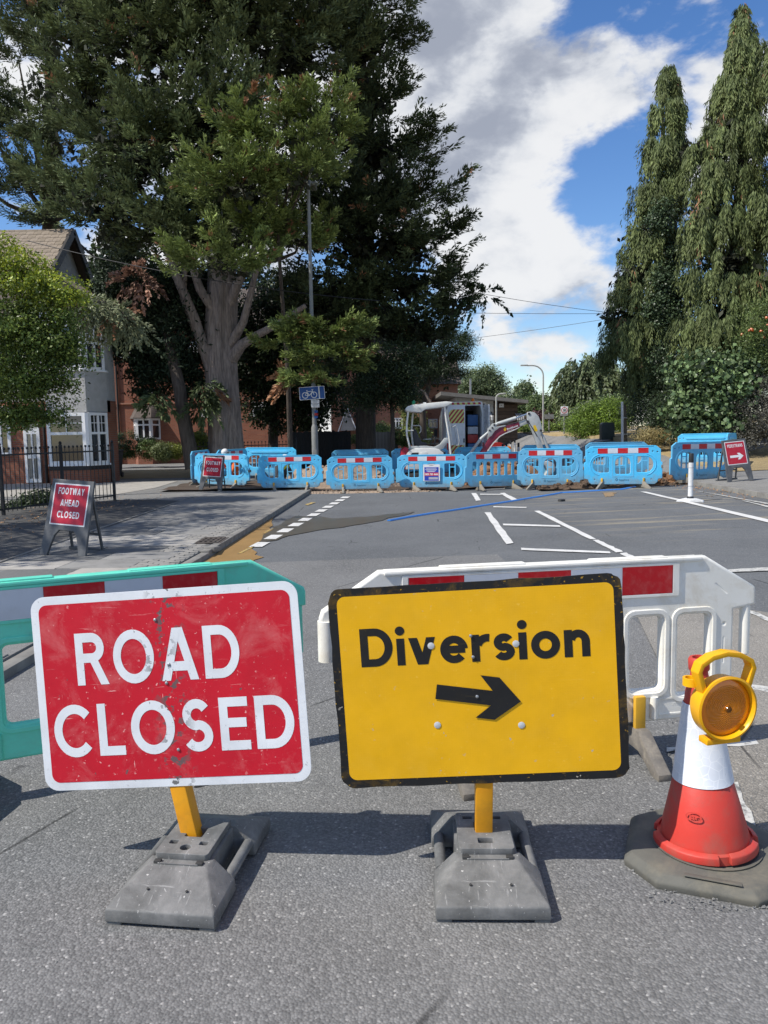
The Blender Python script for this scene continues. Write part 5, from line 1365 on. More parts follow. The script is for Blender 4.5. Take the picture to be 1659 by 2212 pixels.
def left_house():
    YF = 27.2
    X = lambda cx, Y=YF: at(hc((cx, 1500))[0], 990, Y).x
    Z = lambda cy, cx=500, Y=YF: at(*hc((cx, cy)), Y).z
    t = thing('bay_fronted_house', 'brick and pebbledash house with a two-storey white bay behind the railings', 'house', (0, 0, 0))
    xr = X(872); xm = -12.25
    zf = 2.95; ze = 6.0
    pl_ = [(-22, YF), (xr, YF), (xr, YF + .9), (xm, YF + .9), (xm, YF + 7), (-22, YF + 7)]
    MB().prism(pl_, 0, zf, 'xy').build('brick_wall', BRICK, t)
    MB().prism([(p[0] - (.01 if p[0] > -20 else 0), p[1]) for p in pl_], zf, ze, 'xy').build('pebbledash_wall', DASH, t)
    # main roof: ridge parallel to the front, gable end on the right
    zr_ = 9.7; yr = YF + 3.8; y0 = YF - .45
    roof = MB().add([(-23, y0, ze - .15), (xm + .35, y0, ze - .15), (xm + .35, yr, zr_ - .06), (-23, yr, zr_ - .06), (-23, yr * 2 - y0, ze - .15), (xm + .35, yr * 2 - y0, ze - .15), (-23, y0 + .1, ze - .2), (xm + .35, y0 + .1, ze - .2)], [[0, 1, 2, 3], [3, 2, 5, 4]]).build('roof', SLATE, t, smooth=False)
    roof.modifiers.new('thick', 'SOLIDIFY').thickness = .08
    sl = Vector((0, yr - y0, zr_ - ze + .15)); sn = sl.normalized(); nrm = Vector((0, -sn.z, sn.y))
    tl = [MB().box((0, 0, 0), (.29, .36, .022)).mesh('tile', bevel=.004, seg=1), MB().box((0, 0, 0), (.29, .36, .022)).mesh('tile', bevel=.004, seg=1)]
    ang = math.atan2(sn.z, sn.y); rg = random.Random(5)
    rows = int(sl.length / .27)
    for r in range(rows - 14, rows):
        for c in range(14):
            xx = xm + .2 - c * .295 - (r % 2) * .147
            o = link('tile', tl[rg.randrange(2)], roof); 
            if not o.data.materials: o.data.materials.append(TILE[0])
            p = Vector((xx, y0, ze - .15)) + sn * (.15 + r * .27) + nrm * .055
            o.location = p; o.rotation_euler = (ang - .05 + rg.uniform(-.012, .012), rg.uniform(-.01, .01), 0)
    tl[1].materials.clear(); tl[1].materials.append(TILE[1])
    for c in range(12): link('ridge_tile', MB().lathe([(.13, -.22), (.13, .22)], 10, M=Matrix.Rotation(PI / 2, 3, 'Y')).mesh('ridge_tile'), roof, TILE[0]).location = (xm + .1 - c * .45, yr, zr_ - .05)
    MB().prism([(YF, ze), (YF + 7, ze), (yr, zr_ - .15)], xm - .1, xm, 'yz').build('gable_wall', DASH, t)
    for s in (0, 1):
        a = (xm + .32, y0 - .05, ze - .3) if not s else (xm + .32, yr * 2 - y0 + .05, ze - .3)
        MB().bar(a, (xm + .32, yr, zr_ - .02), .10, .30).build('bargeboard', TIMB, t)
    # bay wing under its own front gable
    bx0, bx1, bx2 = X(470), X(702, YF - .9), xr
    yb = YF - .85
    gx = (bx0 - .9 + xr + .5) / 2; gp = Z(500, 800, YF - .9)
    g0, g1 = bx0 - 1.0, xr + .55
    MB().prism([(g0, ze - .1), (g1, ze - .1), (gx, gp)], YF - .7, YF - .55).build('front_gable', DASH, t)
    for s, gxx in ((-1, g0 - .1), (1, g1 + .1)):
        MB().add([(gxx, YF - 1.05, ze - .2), (gx, YF - 1.05, gp + .1), (gx, YF + (3.2 if s < 0 else 1.1), gp + .1), (gxx, YF + (3.2 if s < 0 else 1.1), ze - .2)], [[0, 1, 2, 3]]).build('gable_roof', SLATE, t).modifiers.new('thick', 'SOLIDIFY').thickness = .07
        MB().bar((gxx, YF - 1.06, ze - .25), (gx, YF - 1.06, gp + .05), .06, .26, up=(0, 1, 0)).build('bargeboard', TIMB, t)
    # the bay itself: front panel and canted right panel, two storeys
    plan = [(bx0 - .05, YF), (bx0, yb), (bx1, yb), (bx2, YF - .05)]
    def bayband(z0, z1, m, name, grow=0.0, par=t):
        pl = [(p[0] + (-grow if i == 0 else grow if i == 3 else 0), p[1] - (grow if i in (1, 2) else 0)) for i, p in enumerate(plan)] + [(bx2, YF + .3), (bx0 - .05, YF + .3)]
        return MB().prism(pl, z0, z1, 'xy').build(name, m, par)
    zg0, zg1 = Z(1962), Z(1566); zu0, zu1 = Z(1232), Z(884)
    bayband(.05, zg0 - .02, BRICK, 'bay_plinth'); bayband(zg1 + .02, zu0 - .02, DASH, 'bay_apron'); bayband(zu1 + .02, ze - .1, FRAME, 'bay_fascia', .06)
    bayband(zg0 - .06, zg0, FRAME, 'bay_sill', .07); bayband(zu0 - .06, zu0, FRAME, 'bay_sill', .07); bayband(zg0 - .2, zg0 - .07, TIMB, 'sill_band', .04)
    for z0, z1 in ((zg0, zg1), (zu0, zu1)):
        window(t, (bx0, yb), (bx1 - .06, yb), z0, z1, 1, .40, sub=True, fw=.11)
        window(t, (bx1 + .03, yb + .02), (bx2 - .02, YF - .06), z0, z1, 2, .40, sub=True, fw=.09)
        MB().box((bx1 - .02, yb - .0, (z0 + z1) / 2), (.11, .11, z1 - z0 - .004), .4).build('corner_post', FRAME, t)
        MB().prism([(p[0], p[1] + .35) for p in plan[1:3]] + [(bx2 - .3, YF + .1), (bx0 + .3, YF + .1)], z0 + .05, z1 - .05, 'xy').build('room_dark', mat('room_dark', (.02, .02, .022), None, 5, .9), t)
    # door with arched fanlight, narrow window, downpipe, house number
    dx0, dx1 = X(204), X(330); zd0 = .12; zs = Z(1700, 260); zt = Z(1580, 260); cx = (dx0 + dx1) / 2; w = (dx1 - dx0) / 2
    arch = [(cx + w * math.cos(rad(a)), zs + (zt - zs) * math.sin(rad(a))) for a in range(0, 181, 15)]
    outer = [(dx0, zd0), (dx1, zd0)] + arch
    k_ = .80; arch2 = [(cx + w * k_ * math.cos(rad(a)), zs + .06 + (zt - zs - .14) * math.sin(rad(a))) for a in range(0, 181, 15)]
    ho = [arch2] + [rrect(cx - w * .62, zd0 + .12, cx - w * .08, zd0 + .85, .01, 1), rrect(cx + w * .08, zd0 + .12, cx + w * .62, zd0 + .85, .01, 1), rrect(cx - w * .62, zd0 + 1.0, cx - w * .08, zs - .12, .01, 1), rrect(cx + w * .08, zd0 + 1.0, cx + w * .62, zs - .12, .01, 1)]
    d = link('door', sheet_mesh('door', outer, ho, .03, .004, res=1), t, FRAME); d.location.y = YF - .045
    link('door_glass', sheet_mesh('door_glass', [(cx + (x_ - cx) * .9, z_ - .02) for x_, z_ in outer]), d, glass('door_glass', (.16, .17, .17), .15)).location.y = .012
    MB().bar((cx + w * .12, -.05, zd0 + .95), (cx + w * .3, -.05, zd0 + .95), .02, .02).build('door_handle', GALV, d)
    window(t, (X(8), YF - .04), (X(100), YF - .04), Z(1890), Z(1500), 1, 0, fw=.10)
    MB().tube([(X(372), YF - .09, .1), (X(372), YF - .09, zf + .05)], .055, 8).build('downpipe', TIMB, t)
    tx = link('house_number', text_mesh('119', .16, .3), t, TIMB); tx.location = (X(160), YF - .008, Z(1840))
left_house()
struct('forecourt', flat_poly('forecourt', [(-24, 20.9), (-7.4, 20.9), (-7.0, 23.5), (-7.2, 26.9), (-24, 26.9)], SLABS[0], .094, None), SLABS[0])

def simple_house(name, label, Y, px0, px1, ztop, m, dep=9, roofm=SLATE):
    t = thing(name, label, 'house', (0, 0, 0)); a, b_ = at(px0, 940, Y).x, at(px1, 940, Y).x
    MB().box(((a + b_) / 2, Y + dep / 2, ztop / 2), (b_ - a, dep, ztop)).build('wall', m, t)
    mb = MB().prism([(Y - .4, ztop - .1), (Y + dep + .4, ztop - .1), (Y + dep / 2, ztop + 2.8)], a - .3, b_ + .3, 'yz'); mb.build('roof', roofm, t)
    return t, a, b_
def bay_window(t, px0, px1, py0, py1, roof_top, Y, proj=.7):
    a, b_ = at(px0, py0, Y).x, at(px1, py0, Y).x; z1, z0 = at(px0, py0, Y).z, at(px0, py1, Y).z; zt = at(px0, roof_top, Y).z
    w = b_ - a; y = Y - proj
    MB().prism([(a - .02, Y), (a + w * .22, y + .04), (b_ - w * .22, y + .04), (b_ + .02, Y)], .0, z0, 'xy').build('bay_plinth', BRICK, t)
    window(t, (a + w * .22, y), (b_ - w * .22, y), z0, z1, 2, .3, fw=.10)
    window(t, (a, Y - .03), (a + w * .21, y), z0, z1, 1, .3, fw=.10); window(t, (b_ - w * .21, y), (b_, Y - .03), z0, z1, 1, .3, fw=.10)
    MB().prism([(a + .05, Y), (a + w * .24, y + .1), (b_ - w * .24, y + .1), (b_ - .05, Y)], z0, z1, 'xy').build('room_dark', NET, t)
    e0 = [(a - .25, Y, z1), (a + w * .15, y - .25, z1), (b_ - w * .15, y - .25, z1), (b_ + .25, Y, z1)]
    e1 = [(a + w * .1, Y, zt), (a + w * .28, Y - .15, zt), (b_ - w * .28, Y - .15, zt), (b_ - w * .1, Y, zt)]
    n = 7
    for i in range(n):
        f0, f1 = i / n, (i + 1) / n
        q0 = [Vector(p).lerp(Vector(q), f0) + Vector((0, 0, .0)) for p, q in zip(e0, e1)]; q1 = [Vector(p).lerp(Vector(q), f1) for p, q in zip(e0, e1)]
        mb = MB(); mb.loft([[p for p in q0], [p + Vector((0, 0, .05)) for p in q0], [p + Vector((0, 0, .05)) for p in q1]], cap=False); mb.build('tile_course', SLATE, t, smooth=False)
    MB().prism([(a - .2, Y), (a + w * .16, y - .2), (b_ - w * .16, y - .2), (b_ + .2, Y)], z1 + .005, z1 + .09, 'xy').build('bay_fascia', FRAME, t)

t2, xa, xb = simple_house('brick_house', 'red brick house with a small white bay window behind the round bushes', 45.0, 232, 655, 8.0, BRICK)
bay_window(t2, 290, 345, 905, 950, 878, 45.0)
for p0, p1, y0_, y1_ in ((312, 332, 842, 866), (545, 585, 868, 900)):
    window(t2, (at(p0, 900, 45).x, 44.96), (at(p1, 900, 45).x, 44.96), at(p0, y1_, 45).z, at(p0, y0_, 45).z, 2, .3, fw=.09)
z_ = at(300, 876, 45).z
for i in range(40):
    link('dentil', MB().box((0, 0, 0), (.11, .06, .11)).mesh('dentil') if i == 0 else dent, t2, BRICK2).location = (xa + .6 + i * .24, 44.97, z_)
    if i == 0: dent = t2.children[-1].data
MB().box(((xa + xb) / 2, 44.97, z_ + .12), (xb - xa, .10, .10)).build('string_course', BRICK2, t2)
MB().tube([(at(257, 900, 45).x, 44.92, .1), (at(257, 900, 45).x, 44.92, 8)], .06, 8).build('downpipe', TIMB, t2)
dish = MB().lathe([(.02, .0), (.2, .04), (.33, .13)], 16, c=(at(446, 893, 44.6).x, 44.5, at(446, 893, 44.6).z), M=Matrix.Rotation(rad(70), 3, 'X'), cap=False).build('satellite_dish', FRAME, t2)
t3, xa, xb = simple_house('far_brick_house', 'distant orange brick house with white bay and gabled porch beside the small tree', 62.0, 716, 905, 7.5, BRICK2)
bay_window(t3, 772, 800, 902, 952, 884, 62.0, .8)
window(t3, (at(846, 900, 62).x, 61.95), (at(870, 900, 62).x, 61.95), at(850, 926, 62).z, at(850, 903, 62).z, 3, .3, fw=.10)
gx0, gx1 = at(734, 900, 61).x, at(766, 900, 61).x; gz0, gz1 = at(740, 930, 61).z, at(740, 882, 61).z
MB().prism([(gx0, gz0), (gx1, gz0), ((gx0 + gx1) / 2, gz1)], 61.2, 61.9).build('porch_gable', DASH, t3)
for s, gx_ in ((0, gx0 - .2), (1, gx1 + .2)): MB().bar((gx_, 61.05, gz0 - .2), ((gx0 + gx1) / 2, 61.05, gz1 + .1), .08, .22, up=(0, 1, 0)).build('bargeboard', FRAME, t3)
t3b, xa, xb = simple_house('side_brick_house', 'distant red brick house glimpsed left of the excavator canopy', 70.0, 905, 990, 6.0, BRICK2)
window(t3b, (at(925, 900, 70).x, 69.95), (at(945, 900, 70).x, 69.95), at(935, 925, 70).z, at(935, 905, 70).z, 2, .3, fw=.10)

# ------------------------------------------------------------------ low clubhouse beyond the van
def cc(p): return ((1900 + p[0] / 2.765) / 1.8227, (1350 + p[1] / 2.765) / 1.8227)
def clubhouse():
    Y = 58.0
    t = thing('clubhouse', 'low white and brown timber clubhouse with mono-pitch roof and striped awnings', 'building', (0, 0, 0))
    X = lambda px: at(px, 900, Y).x
    Zp = lambda px, py: at(px, py, Y).z
    xl, xm_, xr = X(985), X(1066), X(1118)
    zl, zr2 = Zp(985, 856), Zp(1118, 872)
    wm = mat('club_white', (.62, .62, .60), (.52, .52, .50), 2, .8, dirt=(.35, .34, .32), dscale=2, damt=.4)
    MB().prism([(xl, 0), (xm_, 0), (xm_, zl + (zr2 - zl) * .62), (xl, zl)], Y, Y + 9).build('white_wall', wm, t)
    back = MB().prism([(xm_, 0), (xr, 0), (xr, zr2), (xm_, zl + (zr2 - zl) * .62)], Y + .05, Y + 9).build('timber_wall', mat('club_timber_dark', (.06, .042, .03), None, 5, .9), t)
    BRN = [mat('club_board_a', (.14, .095, .065), (.10, .07, .05), 4, .85), mat('club_board_b', (.11, .075, .052), (.085, .06, .042), 4, .85)]
    n = 14; h = min(zr2, zl) - .1; bm = [MB().box((0, 0, 0), (xr - xm_, .05, h / n - .02)).mesh('board') for _ in range(2)]
    for i in range(n):
        o = link('board', bm[i % 2], back, BRN[i % 2]); o.location = ((xr + xm_) / 2, Y - .01 + (i % 3) * .006, .05 + h / n * (i + .5))
    MB().prism([(xl - 1.2, zl + .05), (xr + .6, zr2 - .02), (xr + .6, zr2 + .22), (xl - 1.2, zl + .32)], Y - 1.1, Y + 9.5).build('roof', mat('club_roof', (.20, .19, .17), (.15, .14, .13), 3, .8), t)
    for a, b_, y0_, y1_ in ((1040, 1050, 868, 884),):
        window(t, (X(a), Y - .04), (X(b_), Y - .04), Zp(a, y1_), Zp(a, y0_), 1, 0, fw=.12)
    window(t, (X(1078), Y - .06), (X(1088), Y - .06), Zp(1080, 880), Zp(1080, 872), 1, 0, fw=.12)
    AW = [mat('awning_white', (.62, .62, .60), None, 5, .7), mat('awning_grey', (.16, .15, .14), None, 5, .7)]
    for p0, p1, y0_, y1_ in ((1036, 1063, 889, 908), (1112, 1128, 893, 908)):
        for i in range(8):
            a, b_ = p0 + (p1 - p0) * i / 8, p0 + (p1 - p0) * (i + 1) / 8
            zt, zb = Zp(a, y0_), Zp(a, y1_)
            mb = MB().add([(X(a), Y - .02, zt), (X(b_), Y - .02, zt), (X(b_), Y - 1.0, zb + .25), (X(a), Y - 1.0, zb + .25), (X(b_), Y - 1.02, zb), (X(a), Y - 1.02, zb)], [[0, 1, 2, 3], [3, 2, 4, 5]])
            mb.build('awning_stripe', AW[i % 2], t)
    MB().tube([(X(1018), Y + .5, zl), (X(1018), Y + .5, zl + 1.3)], .08, 8).build('flue', GALV, t)
clubhouse()

# ------------------------------------------------------------------ railings and fences
IRONB = mat('railing_black', (.014, .014, .016), (.022, .022, .024), 12, .45, bump=.1, bscale=60)
def railing(name, label, pts, h, gap, z0, ball=True, post=.06, r=.009, posts=True):
    t = thing(name, label, 'railings', (0, 0, 0))
    bar = MB().tube([(0, 0, .06), (0, 0, h)], r, 6)
    if ball: bar.lathe([(.004, h - .005), (.024, h + .012), (.028, h + .03), (.018, h + .05), (.003, h + .058)], 8)
    bar = bar.mesh('bar')
    pm = MB().box((0, 0, (h + .08) / 2), (post, post, h + .08))
    if ball: pm.lathe([(.02, h + .08), (.04, h + .11), (.03, h + .14), (.006, h + .16)], 8)
    pm = pm.mesh('post')
    for a, b_ in zip(pts, pts[1:]):
        a, b_ = Vector((a[0], a[1], z0)), Vector((b_[0], b_[1], z0)); d = b_ - a; n = max(2, int(d.length / gap)); ang = math.atan2(d.y, d.x)
        for zz in (.12, h - .10):
            MB().bar(a + Vector((0, 0, zz)), b_ + Vector((0, 0, zz)), .012, .035).build('rail', IRONB, t)
        for i in range(1, n):
            link('bar', bar, t, IRONB).location = a.lerp(b_, i / n)
    for p in pts:
        o = link('post', pm, t, IRONB); o.location = (p[0], p[1], z0)
    return t
p0, p1, p2 = gnd(8, 1112, .1), gnd(138, 1094, .1), gnd(248, 1080, .1)
pL = p0 + (p0 - p1) * .8
railing('iron_railings', 'black iron railings with ball finials in front of the bay-fronted house', [pL[:2], p0[:2], p1[:2], p2[:2]], 1.34, .125, .09)
q0, q1, q2 = at(416, 970, 29.5), at(520, 965, 30.0), at(640, 965, 31.0)
railing('low_iron_railings', 'low dark iron railings round the foot of the big cypress trunk', [(q0.x, 29.5), (q1.x, 30.0), (q2.x, 31.0)], 1.25, .14, .1, True, .05, .010)
def board_fence(name, label, a, b_, h, n, m1, m2, z0=.0):
    t = thing(name, label, 'fence', (0, 0, 0)); a, b_ = Vector((a[0], a[1], z0)), Vector((b_[0], b_[1], z0)); L = (b_ - a).length; ang = math.atan2(b_.y - a.y, b_.x - a.x)
    me = [MB().box((0, 0, h / 2), (L / n - .012, .02, h)).mesh('board') for _ in (0, 1)]; rg = random.Random(n)
    for i in range(n):
        o = link('board', me[i % 2], t, (m1, m2)[i % 2]); o.location = a.lerp(b_, (i + .5) / n); o.rotation_euler.z = ang; o.location.z += rg.uniform(-.015, .015)
    for zz in (.25, h - .2): MB().bar(a + Vector((0, .03, zz)), b_ + Vector((0, .03, zz)), .05, .07).build('rail', m1, t)
    for i in range(0, n + 1, 6): MB().box(a.lerp(b_, i / n) + Vector((0, .06, h / 2)), (.09, .09, h + .1)).build('post', m1, t)
    return t
DKB = [mat('fence_black_a', (.020, .019, .018), (.03, .028, .026), 4, .8), mat('fence_black_b', (.026, .025, .023), None, 4, .8)]
GYB = [mat('fence_grey_a', (.15, .135, .115), (.11, .10, .085), 4, .9), mat('fence_grey_b', (.18, .16, .135), None, 4, .9)]
board_fence('black_fence', 'black boarded fence behind the lamp post under the dark trees', (at(630, 960, 33).x, 33), (at(758, 960, 35).x, 35), 1.75, 26, *DKB)
board_fence('grey_fence', 'weathered grey wooden fence in front of the distant brick house', (at(793, 950, 50).x, 50), (at(858, 950, 52).x, 52), 1.7, 18, *GYB)
# post-and-rail fence behind the excavator
t = thing('rail_fence', 'weathered post and rail fence behind the excavator seat', 'fence', (0, 0, 0))
xa, xb = at(858, 950, 52).x, at(960, 950, 53).x
for i in range(6): MB().box((xa + (xb - xa) * i / 5, 52 + i * .2, .65), (.12, .1, 1.3)).build('post', GYB[0], t)
for zz in (.45, .85, 1.2): MB().bar((xa, 51.93, zz), (xb, 52.93, zz), .04, .11).build('rail', GYB[1], t)

# ------------------------------------------------------------------ lamp posts, signs, cabinets
POLE = mat('pole_grey', (.24, .245, .235), (.19, .195, .19), 5, .6, dirt=(.12, .13, .10), dscale=4, damt=.5)
POLE2 = mat('pole_pale', (.42, .42, .38), (.36, .36, .33), 5, .6)
SBL = mat('sign_blue', (.012, .09, .34), (.01, .08, .30), 6, .35)
lb = at(681, 985, 24.6); lt = at(666, 405, 24.6)
L1 = thing('lamp_post', 'tall grey steel lamp post rising into the cypress', 'lamp post', (lb.x, 24.6, .1))
dx = lt.x - lb.x; ht = lt.z - .1
cx_ = lambda z: dx * (z / ht)
MB().tube([(0, 0, 0), (cx_(1.75), 0, 1.75), (cx_(1.85), 0, 1.85)], [.105, .105, .07], 14).build('base_column', POLE, L1)
MB().tube([(cx_(1.85), 0, 1.8), (cx_(ht), 0, ht)], [.070, .050], 12).build('pole', POLE, L1)
MB().box((cx_(.9), -.1, .8), (.12, .03, .5)).build('access_door', POLE, L1, bevel=.006)
MB().tube([(cx_(ht), 0, ht), (cx_(ht) + .02, .2, ht + .25), (cx_(ht) + .05, .7, ht + .35)], [.05, .045, .04], 10).build('arm', POLE, L1)
MB().box((cx_(ht) + .05, 1.0, ht + .35), (.25, .7, .10), rad(3)).build('lantern', POLE, L1, bevel=.03)
CS = thing('cycle_route_sign', 'blue cycle route sign with white bicycle strapped to the lamp post', 'sign', at(674, 849, 24.45)); CS.rotation_euler = (0, rad(-3), 0)
pl = link('plate', sheet_mesh('plate', rrect(-.40, -.20, .40, .20, .025, 3), (), .002, .001), CS, FRAME)
link('blue_field', sheet_mesh('blue_field', rrect(-.385, -.185, .205, .185, .015, 3)), pl, SBL).location.y = -.0045
link('blue_field', sheet_mesh('blue_field', rrect(.245, -.185, .385, .185, .015, 3)), pl, SBL).location.y = -.0045
mb = MB()
def seg(a, b_, w=.018, y=-.0062): 
    a, b_ = Vector(a), Vector(b_); d = (b_ - a).normalized(); n_ = Vector((-d.y, d.x)) * w / 2
    mb.add([(a.x - n_.x, y, a.y - n_.y), (b_.x - n_.x, y, b_.y - n_.y), (b_.x + n_.x, y, b_.y + n_.y), (a.x + n_.x, y, a.y + n_.y)], [[0, 1, 2, 3]])
for i, (a, b_) in enumerate((((-.22, -.06), (-.16, .05)), ((-.16, .05), (.02, .06)), ((-.08, -.07), (.02, .06)), ((-.16, .05), (-.08, -.07)), ((.06, -.06), (.01, .11)), ((-.22, -.06), (-.08, -.07)), ((-.18, .09), (-.13, .09)), ((-.01, .11), (.05, .11)))): seg(a, b_, y=-.0062 - i * .0002)
for c in ((-.22, -.06), (.06, -.06)):
    o_, i_ = circ(c[0], c[1], .10, 20), circ(c[0], c[1], .078, 20); n = 20
    mb.add([(p[0], -.0085, p[1]) for p in o_ + i_], [[k_, (k_ + 1) % n, (k_ + 1) % n + n, k_ + n] for k_ in range(n)])
mb.build('bicycle_symbol', FRAME, pl, smooth=False)
PN = thing('parking_notice', 'two small white notices on the lamp post below the cycle sign', 'notice', at(681, 872, 24.47))
for z in (.065, -.06): 
    f_ = link('notice_plate', MB().box((0, 0, z), (.26, .006, .115)).mesh('notice_plate', bevel=.004), PN, FRAME)
    for i in range(2): link('print_line', MB().box((0, -.0042, z + .025 - .04 * i), (.17 - .04 * i, .001, .012)).mesh('print_line'), f_, mat('print_grey', (.12, .12, .12), None, 9, .6))
for zz, c, wd_ in ((889, SBL, 'upper blue'), (895, RED_FILM, 'red middle'), (901, SBL, 'lower blue')):
    p = at(681, zz, 24.5); o = MB().lathe([(.075, -.035), (.075, .035)], 14, c=(p.x, 24.6, p.z), cap=False).build('post_sticker', c); tag(o, wd_ + ' sticker round the lamp post below the notices', 'sticker', 'stickers on the lamp post')

def far_lamp(label, px, py0, py1, Y, armpx, m=POLE2):
    b_ = at(px, py0, Y); tp = at(px, py1, Y); ax = at(armpx, py1, Y).x
    t = thing('street_lamp', label, 'lamp post', (b_.x, Y, 0)); h = tp.z; s = 1 if ax > b_.x else -1; A = abs(ax - b_.x)
    MB().tube([(0, 0, 0), (0, 0, h * .25), (0, 0, h * .251), (0, 0, h - A * .5)], [.11, .11, .075, .06], 10).build('pole', m, t)
    MB().tube([(0, 0, h - A * .5)] + [(s * A * .55 * (1 - math.cos(rad(a))), 0, h - A * .5 + A * .5 * math.sin(rad(a))) for a in range(15, 91, 15)] + [(s * A * .8, 0, h)], .055, 8).build('arm', m, t)
    MB().box((s * A * .95, 0, h + .02), (A * .35, .25, .10)).build('lantern', m, t, bevel=.02)
    return t
far_lamp('pale curved street lamp standing clear against the clouds', 1173, 945, 789, 62, 1130)
far_lamp('smaller curved street lamp in front of the clubhouse', 1072, 940, 851, 54, 1090)
s30 = at(1219, 888, 47)
S = thing('speed_limit_sign', 'white 30 speed limit sign on a thin post by the far bushes', 'sign', (s30.x, 47, 0))
MB().tube([(0, .03, 0), (0, .03, s30.z + .4)], .04, 8).build('post', POLE, S)
pl = link('plate', MB().box((0, 0, s30.z), (.44, .012, .56)).mesh('plate', bevel=.004), S, FRAME)
n = 28; o_, i_ = circ(0, s30.z + .05, .19, n), circ(0, s30.z + .05, .15, n)
MB().add([(p[0], -.009, p[1]) for p in o_ + i_], [[k_, (k_ + 1) % n, (k_ + 1) % n + n, k_ + n] for k_ in range(n)]).build('red_ring', RED_FILM, pl)
link('lettering', sign_text('30', .15, .20, w=.2), pl, TIMB).location = (0, -.0095, s30.z + .05)
link('lower_panel', MB().box((0, -.0085, s30.z - .21), (.40, .003, .10)).mesh('lower_panel'), pl, mat('print_mid', (.28, .28, .27), None, 60, .6))
p = at(1186, 900, 58); S2 = thing('back_of_sign', 'grey back of a small road sign on its post beside the far lamp', 'sign', (p.x, 58, 0))
MB().tube([(0, 0, 0), (0, 0, p.z + .3)], .05, 8).build('post', POLE, S2); MB().box((0, -.06, p.z), (.7, .02, .34)).build('plate', POLE, S2)
pb, pt_ = at(1346, 952, 33), at(1341, 868, 33)
P3 = thing('utility_post', 'wooden utility post with a pale steel conduit on the right verge', 'post', (pb.x, 33, zright(pb.x, 33) - .05))
hh = pt_.z - P3.location.z
MB().tube([(.07, .05, 0), (.02, .05, hh * .93)], [.13, .11], 12).build('timber', mat('old_timber', (.14, .12, .095), (.10, .085, .07), 5, .9, bump=.4, bscale=20), P3)
MB().tube([(-.05, -.10, 0), (-.09, -.10, hh)], .055, 10).build('conduit', mat('conduit', (.74, .74, .72), None, 5, .4), P3)
for z in (.5, 1.1): MB().lathe([(.15, z * hh / 1.7), (.15, z * hh / 1.7 + .05)], 12, c=(.03, .0, 0)).build('strap', GALV, P3)
p = at(1311, 946, 36)
C = thing('service_cabinet', 'dark green roadside service cabinet on the grass bank', 'cabinet', (p.x, 36, zright(p.x, 36) - .03))
MB().prism([(-.30, 0), (.30, 0), (.30, .72), (.22, .80), (-.22, .80), (-.30, .72)], -.2, .2).build('box', mat('cabinet_green', (.035, .045, .04), (.05, .06, .05), 5, .5), C, bevel=.01)
MB().box((0, -.205, .38), (.50, .012, .62)).build('door', MATS['cabinet_green'], C, bevel=.004)
b_ = thing('wheelie_bin', 'black wheelie bin against the brick house behind the bay', 'bin', (at(244, 980, 30).x, 30.0, .1))
MB().loft([[(-.22, -.25, .06), (.22, -.25, .06), (.22, .25, .06), (-.22, .25, .06)], [(-.29, -.34, 1.0), (.29, -.34, 1.0), (.29, .34, 1.0), (-.29, .34, 1.0)]]).build('body', BLACK_RUB, b_, bevel=.02)
MB().box((0, 0, 1.04), (.62, .74, .07)).build('lid', BLACK_RUB, b_, bevel=.02)
for s in (-1, 1): MB().lathe([(.1, -.03), (.1, .03)], 14, c=(s * .24, .24, .1), M=Matrix.Rotation(PI / 2, 3, 'Y')).build('wheel', DB, b_)
# red barrier and amber lamp beyond the works, seen past the boom
R_ = thing('red_barrier', 'small red plastic barrier on the road beyond the excavator boom', 'barrier', (at(1070, 950, 40).x, 40, 0))
link('panel', sheet_mesh('panel', rrect(-.55, .12, .55, 1.05, (.05, .05, .4, .4), 5), [rrect(-.40 + .28 * i, .3, -.20 + .28 * i, .75, .04, 3) for i in range(3)], .02, .01), R_, mat('red_plastic', (.50, .03, .02), None, 5, .4))
for s in (-1, 1): MB().box((s * .35, 0, .06), (.1, .5, .12)).build('foot', FOOT_GREY, R_, bevel=.02)
A_ = thing('amber_beacon_cone', 'cone with an orange lamp beyond the trench near the lane posts', 'traffic cone', (at(1099, 950, 38).x, 38, 0))
MB().lathe([(.2, .0), (.2, .04), (.13, .05), (.03, .7)], 16).build('cone_body', CONE_RED, A_); MB().lathe([(.1, -.05), (.12, 0), (.1, .05)], 16, c=(0, -.02, .78), M=Matrix.Rotation(PI / 2, 3, 'X')).build('lamp', MATS['amber_lens'] if 'amber_lens' in MATS else mat('amber_far', (.8, .22, .01), None, 9, .3), A_)
# overhead wires
WIRE = mat('wire_black', (.02, .02, .022), None, 9, .5)
def wire(label, a, b_, Ya, Yb, sag):
    A, B = at(*a, Ya), at(*b_, Yb)
    pts = [A.lerp(B, i / 12) - Vector((0, 0, sag * 4 * (i / 12) * (1 - i / 12))) for i in range(13)]
    tag(MB().tube(pts, .014, 5).build('overhead_wire', WIRE), label, 'wire', 'overhead wires')
wire('upper black overhead wire sloping down to the right trees', (700, 560), (1480, 690), 44, 52, .5)
wire('level black overhead wire crossing the sky gap', (800, 672), (1480, 676), 50, 52, .1)
wire('lower black overhead wire rising to the right trees', (850, 750), (1480, 660), 60, 50, .2)
wire('thin black wire slung past the bay house and the cypress trunk', (60, 520), (820, 650), 26, 24.8, .25)
